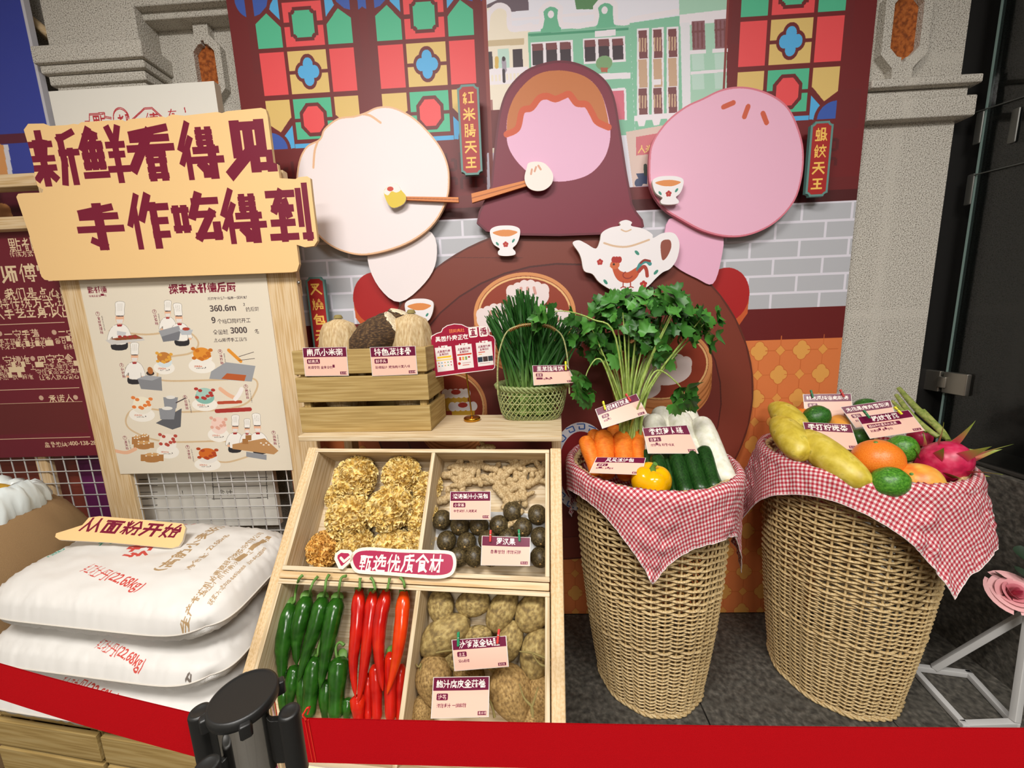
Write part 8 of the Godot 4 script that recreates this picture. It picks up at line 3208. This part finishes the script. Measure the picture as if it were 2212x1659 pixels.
func build_sacks() -> void:
	var y0 := 0.60
	var fr := on_y(452, 1388, y0)          # front right corner of the top sack
	var u := Vector3(0.993, 0, 0.12).normalized()
	var v := Vector3(0.02, 0, 1).normalized()
	var a := 0.40
	var b := 0.225
	var th := 0.067
	var cen := fr - u * a - v * b
	var cloth := plain(hexc("dad7d2"), 0.62)
	cloth.normal_enabled = true
	cloth.normal_texture = noise_tex(noise(0.35, FastNoiseLite.TYPE_SIMPLEX, 1, 99), [], 256, 2.0)
	cloth.uv1_triplanar = true
	cloth.uv1_scale = Vector3(6, 6, 6)
	var thread := plain(hexc("cfc8bd"), 0.8)
	var bs := Basis(u, Vector3.UP, v)
	var spots := [[0.0, 0.0, 0.0, 1.0, "topmost white flour sack with red and tan print"], [-0.125, 0.0, 0.015, 1.02, "middle white flour sack of the stack"], [-0.245, -0.03, 0.03, 1.04, "bottom white flour sack of the stack resting on slatted crates"]]
	for k in 3:
		var q: Array = spots[k]
		var c: Vector3 = cen + Vector3(0, q[0], 0) + u * q[1] + v * q[2]
		var t := thing("flour_sack", q[4], "sack", c, bs)
		var sh := pillow(a * q[3], b * q[3], 0.088 if k == 0 else th, 0.062, 11 + k, Rect2(-a, -b, 2 * a, 2 * b))
		var m := cloth
		if k == 0:
			m = printed(sack_print(c + Vector3(0, 0.0, 0), u, v, a, b, y0 + 0.064), 0.6)
			m.texture_repeat = false
		else:
			var cv := canvas(1024, int(1024 * b / a), hexc("dad7d2"))
			cv.frame(Rect2(-a, -b, 2 * a, 2 * b))
			var yy: float = y0 + q[0] + 0.05
			var ln: Array = [[], [182, 1396, 305, 1420, "红牡丹(22.68kg)"], [90, 1490, 240, 1512, "红牡丹(22.68kg)"]][k]
			var w0 := on_y(ln[0], ln[1], yy) - c
			var w1 := on_y(ln[2], ln[3], yy) - c
			var p0 := Vector2(w0.dot(u), w0.dot(v))
			var p1 := Vector2(w1.dot(u), w1.dot(v))
			var sz := (p1 - p0).length() / 8.3
			cv.text(ln[4], 0, -sz, sz, hexc("c4453c"), 0.08, 1.05, Transform2D((p1 - p0).angle(), p0))
			var w2 := on_y(412, 1402, yy) - c
			if k == 1:
				cv.glyph("生", w2.dot(u), w2.dot(v), 0.024, 0.02, hexc("6a6058"), 0.12)
			m = printed(cv, 0.6)
		part("top_side", sh[0], m, t)
		part("under_side", sh[1], cloth, t)
		part("seam", sh[2], thread, t)
	var base_y := y0 - 0.245 - 0.062 * 0.9 - 0.013
	# crates beneath
	for k in 2:
		var c := cen + u * (-0.19 + k * 0.385) + v * 0.02
		var t := thing("low_crate", ["yellow slatted crate under the flour sacks, the one by the burlap sack", "yellow slatted crate under the flour sacks, beside the rack"][k], "crate", Vector3(c.x, 0, c.z), bs)
		var w := 0.37
		var d := 0.44
		for i in 3:
			for z in [-1.0, 1.0]:
				var s := Shape.new()
				s.box(Vector3(0, base_y * (0.16 + 0.335 * i), z * (d / 2 - 0.007)), Vector3(w, base_y * 0.29, 0.014), Basis(), 0.002)
				part("slat", s, M.crate0, t)
			for x in [-1.0, 1.0]:
				var s := Shape.new()
				s.box(Vector3(x * (w / 2 - 0.007), base_y * (0.16 + 0.335 * i), 0), Vector3(0.014, base_y * 0.29, d - 0.03), Basis(), 0.002)
				part("slat", s, M.crate2, t)
		for i in 4:
			var s := Shape.new()
			s.box(Vector3(0, base_y - 0.006, -d / 2 + 0.06 + i * (d - 0.12) / 3.0), Vector3(w - 0.03, 0.011, 0.085), Basis(), 0.002)
			part("top_slat", s, M.crate0, t)
		for x in [-1.0, 1.0]:
			for z in [-1.0, 1.0]:
				var s := Shape.new()
				s.box(Vector3(x * (w / 2 - 0.03), base_y * 0.48, z * (d / 2 - 0.03)), Vector3(0.03, base_y * 0.94, 0.03), Basis(), 0.002)
				part("corner_post", s, M.crate1, t)
	# small sign lying on the top sack
	var n := Vector3(0.05, 0.75, 0.66).normalized()
	var p := on_y(250, 1176, y0 + 0.096)
	var bx := Basis(n.cross(Vector3(0, 0, -1)).normalized() * 1.0, Vector3.ZERO, n)
	var xa := Vector3(1, 0, 0)
	xa = (xa - n * xa.dot(n)).normalized()
	bx = Basis(xa, n.cross(xa), n)
	var F := func(px: float, py: float) -> Vector2:
		var l: Vector3 = bx.inverse() * (on_plane(px, py, p, n) - p)
		return Vector2(l.x, -l.y)
	var out := PackedVector2Array()
	for q in [[119, 1160], [121, 1152], [150, 1143], [178, 1134], [192, 1118], [215, 1115], [300, 1122], [395, 1131], [401, 1140], [394, 1168], [386, 1180], [370, 1184], [240, 1172], [128, 1166]]:
		out.append(F.call(q[0], q[1]))
	var r := bounds(out, 0.002)
	var cv := canvas_over(r, 2400.0, hexc("efc389"))
	var chars := "从面粉开始"
	for i in 5:
		var x0 := 168.0 + i * 43
		var yy := 1117.0 + i * 3.4
		var tl: Vector2 = F.call(x0 + 24, yy)
		var tr: Vector2 = F.call(x0 + 24 + 40, yy + 3)
		var bl: Vector2 = F.call(x0, yy + 30)
		cv.glyph(chars[i], 0, 0, 1, 1, hexc("74082c"), 0.15, Transform2D(tr - tl, bl - tl, tl))
	var t := thing("sack_sign", "small cream foam sign with maroon characters lying on the top flour sack", "sign", p, bx)
	var s := Shape.new()
	s.plate(up(out), 0.008, Transform3D(), Rect2(r.position.x, -r.end.y, r.size.x, r.size.y), true)
	part("printed_face", s, printed(cv, 0.4), t)
	s = Shape.new()
	s.plate(up(out), 0.0076, Transform3D(Basis(), Vector3(0, 0, -0.0004)))
	part("foam_core", s, M.foam_edge, t)
	grain_sack()

func grain_sack() -> void:
	var c := Vector3(-1.885, 0, 0.485)
	var t := thing("burlap_sack", "brown burlap sack with a rolled white plastic liner, open at the top", "sack", c)
	var jute := mottled([[0.2, hexc("6f5436")], [0.5, hexc("8d6f4b")], [0.8, hexc("a6885f")]], 0.2, Vector3(9, 9, 9), 0.95, 2, 76, 5.0)
	var nz := noise(0.9, FastNoiseLite.TYPE_SIMPLEX_SMOOTH, 2, 5)
	var prof := []
	for q in [[0.30, 0.0], [0.35, 0.03], [0.375, 0.2], [0.38, 0.4], [0.37, 0.56], [0.35, 0.66], [0.31, 0.735], [0.27, 0.77], [0.25, 0.78]]:
		prof.append(Vector2(q[0] * 0.8, q[1]))
	var s := Shape.new()
	s.lathe(prof, 56, Transform3D(), func(p: Vector3, a: float) -> Vector3:
		var k := 1.0 + 0.05 * nz.get_noise_2d(cos(a) * 3.0, sin(a) * 3.0 + p.y * 4.0) + 0.014 * sin(a * 13.0 + p.y * 9.0)
		return Vector3(p.x * k, p.y, p.z * k))
	part("burlap", s, jute, t)
	s = Shape.new()
	s.lathe([Vector2(0.19, 0.72), Vector2(0.208, 0.76), Vector2(0.205, 0.80), Vector2(0.196, 0.832), Vector2(0.178, 0.85), Vector2(0.156, 0.843), Vector2(0.146, 0.81), Vector2(0.14, 0.76)], 110, Transform3D(), func(p: Vector3, a: float) -> Vector3:
		var k := 1.0 + 0.05 * nz.get_noise_3d(cos(a) * 9.0, sin(a) * 9.0, p.y * 30.0) + 0.07 * nz.get_noise_2d(cos(a) * 3.0 + 9.0, sin(a) * 3.0)
		return Vector3(p.x * k, p.y + 0.018 * sin(a * 3.0 + 1.0) + 0.02 * nz.get_noise_3d(cos(a) * 12.0, sin(a) * 12.0, p.y * 12.0), p.z * k))
	var film := plain(hexc("d6dedd"), 0.32)
	part("plastic_liner", s, film, t)
	var o := thing("millet_grain", "golden yellow millet heaped in the burlap sack", "grain", c + Vector3(0, 0.822, 0))
	s = Shape.new()
	s.lathe([Vector2(0.15, 0.0), Vector2(0.12, 0.024), Vector2(0.09, 0.042), Vector2(0.0, 0.048)], 40, Transform3D(), func(p: Vector3, a: float) -> Vector3:
		return p + Vector3(0, 0.004 * nz.get_noise_2d(p.x * 90, p.z * 90), 0))
	part("heap", s, mottled([[0.2, hexc("b98718")], [0.5, hexc("d3a42c")], [0.8, hexc("e2bd4c")]], 0.35, Vector3(8, 8, 8), 0.9, 2, 77, 6.0), o)
	o.set_meta("kind", "stuff")

func build_barrier() -> void:
	var c := on_y(525, 1500, 0.93)
	var t := thing("barrier_post", "chrome belt barrier post with a black domed head", "post", Vector3(c.x, 0, c.z))
	var blk := plain(hexc("191918"), 0.42)
	var chrome := plain(hexc("d6d4d0"), 0.1, 1.0)
	var s := Shape.new()
	s.lathe([Vector2(0.0, 0.915), Vector2(0.029, 0.915), Vector2(0.0355, 0.918), Vector2(0.0365, 0.924), Vector2(0.0352, 0.929), Vector2(0.0325, 0.9302), Vector2(0.031, 0.9288), Vector2(0.0, 0.9288)], 48)
	var head := part("cap", s, blk, t)
	for k in 4:
		s = Shape.new()
		var a := PI * 0.25 + k * PI / 2 + 0.12
		s.box(Vector3(cos(a) * 0.0345, 0.917, sin(a) * 0.0345), Vector3(0.014, 0.018, 0.012), Basis(Vector3.UP, -a), 0.002)
		part("clip", s, blk, head)
	s = Shape.new()
	s.lathe([Vector2(0.029, 0.02), Vector2(0.029, 0.916)], 48)
	part("tube", s, chrome, t)
	s = Shape.new()
	s.lathe([Vector2(0.0, 0.0), Vector2(0.16, 0.0), Vector2(0.16, 0.008), Vector2(0.1, 0.02), Vector2(0.03, 0.03)], 48)
	part("foot", s, blk, t)
	# belt cassettes round the head
	for q in [[624, 1535, 0.905, 0.0118], [431, 1535, 0.905, 0.0118], [446, 1652, 0.885, 0.0125]]:
		var p := on_y(q[0], q[1], q[2]) - Vector3(c.x, 0, c.z)
		s = Shape.new()
		s.lathe([Vector2(0.0, q[2] - 0.085), Vector2(q[3], q[2] - 0.085), Vector2(q[3], q[2] - 0.003), Vector2(q[3] * 0.9, q[2]), Vector2(q[3] * 0.62, q[2]), Vector2(q[3] * 0.55, q[2] - 0.0012), Vector2(0.0, q[2] - 0.0012)], 28, Transform3D(Basis(), Vector3(p.x, 0, p.z)))
		var cass := part("cassette", s, blk, t)
		s = Shape.new()
		var dirv := Vector3(p.x, 0, p.z).normalized()
		s.box(Vector3(p.x, q[2] - 0.04, p.z) - dirv * 0.016, Vector3(0.022, 0.06, 0.008), Basis(Vector3.UP, atan2(-dirv.z, dirv.x)), 0.001)
		part("bracket", s, blk, cass)
	var red := mottled([[0.2, hexc("a80a12")], [0.5, hexc("b60d16")], [0.8, hexc("c0121b")]], 0.2, Vector3(12, 12, 12), 0.85, 2, 78, 2.0)
	red.metallic_specular = 0.15
	var belt := func(label: String, a: Vector3, b: Vector3, w: float) -> Node3D:
		var o := thing("barrier_belt", label, "belt", a, Basis(), "red belts of the barrier")
		var sh := Shape.new()
		var d := b - a
		var side := d.cross(Vector3.UP).normalized() * 0.0006
		var rows := []
		var back := []
		for i in 25:
			var f := i / 24.0
			var p := d * f + Vector3(0, -0.004 * sin(f * PI), 0)
			rows.append([p + side, p + side - Vector3(0, w, 0)])
			back.append([p - side, p - side - Vector3(0, w, 0)])
		sh.grid(rows)
		sh.grid(back, false, true)
		part("webbing", sh, red, o)
		return o
	var zb := 1.22
	var b0 := on_z(652, 1551, zb)
	var b1 := on_z(2212, 1569, zb)
	b1 = b0 + (b1 - b0) * 1.25
	var rb: Node3D = belt.call("red barrier belt stretched in front of rack and wicker baskets", b0, b1, 0.062)
	s = Shape.new()
	s.tube([Vector3(0.006, 0.0, 0.002), Vector3(0.004, 0.008, 0.003), Vector3(0.010, 0.017, 0.003), Vector3(0.013, 0.018, 0.002), Vector3(0.009, 0.008, 0.002)], 0.0011, 5)
	for k in 2:
		s.tube([Vector3(0.004 + k * 0.004, -0.001, 0.0012), Vector3(0.006 + k * 0.004, -0.061, 0.0012)], 0.0007, 4)
	part("stitching", s, plain(hexc("d8260f"), 0.7), rb)
	var l0 := on_y(414, 1540, 0.893)
	var l1 := on_y(0, 1430, 0.893)
	l1 = l0 + (l1 - l0) * 1.3
	belt.call("red barrier belt stretched in front of the flour sacks", l0, l1, 0.066)

func build_corner() -> void:
	# white metal flower stand
	var white := plain(hexc("c9c8c6"), 0.4)
	var pts := {}
	for q in [["a", 1968, 1440], ["b", 2092, 1456], ["c", 2190, 1562], ["d", 2082, 1566]]:
		var p := on_y(q[1], q[2], 0.011)
		pts[q[0]] = p
	var t := thing("flower_stand", "white square-tube metal stand with a sloping strut beside the dark wall", "stand", Vector3(pts.a.x, 0, pts.a.z))
	var bar := func(a: Vector3, b: Vector3, called: String) -> void:
		var s := Shape.new()
		var d := b - a
		var x := d.normalized()
		var y := Vector3.UP if absf(x.y) < 0.9 else Vector3.RIGHT
		y = (y - x * y.dot(x)).normalized()
		s.box((a + b) / 2 - t.position, Vector3(d.length() + 0.02, 0.02, 0.02), Basis(x, y, x.cross(y)), 0.002)
		part(called, s, white, t)
	bar.call(pts.a, pts.b, "base_bar")
	bar.call(pts.b, pts.c, "base_bar")
	bar.call(pts.a, pts.d, "base_bar")
	bar.call(pts.d, pts.c, "base_bar")
	var foot := on_y(2022, 1440, 0.028)
	var top := on_z(2216, 1326, foot.z + 0.10)
	bar.call(foot, top, "strut")
	var up0: Vector3 = pts.c + Vector3(0, 0.02, 0)
	bar.call(up0, Vector3(top.x, top.y + 0.25, top.z), "upright")
	# rose
	rng.seed = 61
	var p := on_z(2180, 1284, 0.42)
	var o := thing("pink_rose", "pink silk rose with dark leaves on the white stand", "flower", p, Basis(Vector3(1, 0, 0), 0.75) * Basis(Vector3(0, 0, 1), 0.25))
	var R := px_size(p, 46)
	for k in 17:
		var f := k / 16.0
		var a0 := k * 2.3
		var s := Shape.new()
		s.coloured = true
		var rows := []
		for i in 6:
			var v := i / 5.0
			var row := []
			for j in 9:
				var a := a0 + (j / 8.0 - 0.5) * lerpf(2.4, 2.0, f)
				var r := R * (0.07 + 0.6 * f) * (0.3 + 0.7 * pow(v, 0.6)) + R * 0.34 * f * pow(v, 4.0)
				var y := R * (0.8 * pow(v, 0.9) * (1.0 - 0.25 * f) - 0.3 * f * pow(v, 4.0) - 0.1 * f) * (1.0 - 0.22 * pow(absf(j / 4.0 - 1.0), 2.0))
				row.append(Vector3(cos(a) * r, y, sin(a) * r))
			rows.append(row)
		s.grid(rows)
		for i in s.v.size():
			s.col[i] = Color(0.62, 0.06, 0.13).lerp(Color(0.85, 0.45, 0.45), clampf(f * 1.25, 0, 1))
		var m := plain(Color.WHITE, 0.6)
		m.vertex_color_use_as_albedo = true
		part("petal", s, m, o)
	var lm := plain(hexc("1f3320"), 0.45)
	for q in [[2190, 1222, 34, 0.3], [2150, 1236, 26, 1.4], [2205, 1178, 40, -0.6], [2140, 1200, 22, 2.0], [2210, 1250, 26, 0.9]]:
		var lp := on_z(q[0], q[1], 0.40)
		var s := Shape.new()
		var rows := []
		var L := px_size(lp, q[2])
		for i in 9:
			var v := i / 8.0
			var w := L * 0.36 * sin(PI * pow(v, 0.8))
			rows.append([Vector3(-w, 0.1 * w, L * v), Vector3(0, -0.12 * w - L * 0.15 * v * v, L * v), Vector3(w, 0.1 * w, L * v)])
		s.grid(rows)
		part("leaf", s, lm, o, o.transform.affine_inverse() * lp, o.basis.inverse() * Basis(Vector3.UP, q[3]) * Basis(Vector3.RIGHT, 0.5))
	var s := Shape.new()
	s.tube([Vector3(0, -R * 0.2, 0), o.transform.affine_inverse() * (p + Vector3(0.05, -0.02, -0.05)), o.transform.affine_inverse() * Vector3(top.x, top.y + 0.05, top.z)], 0.004, 6)
	part("stalk", s, lm, o)
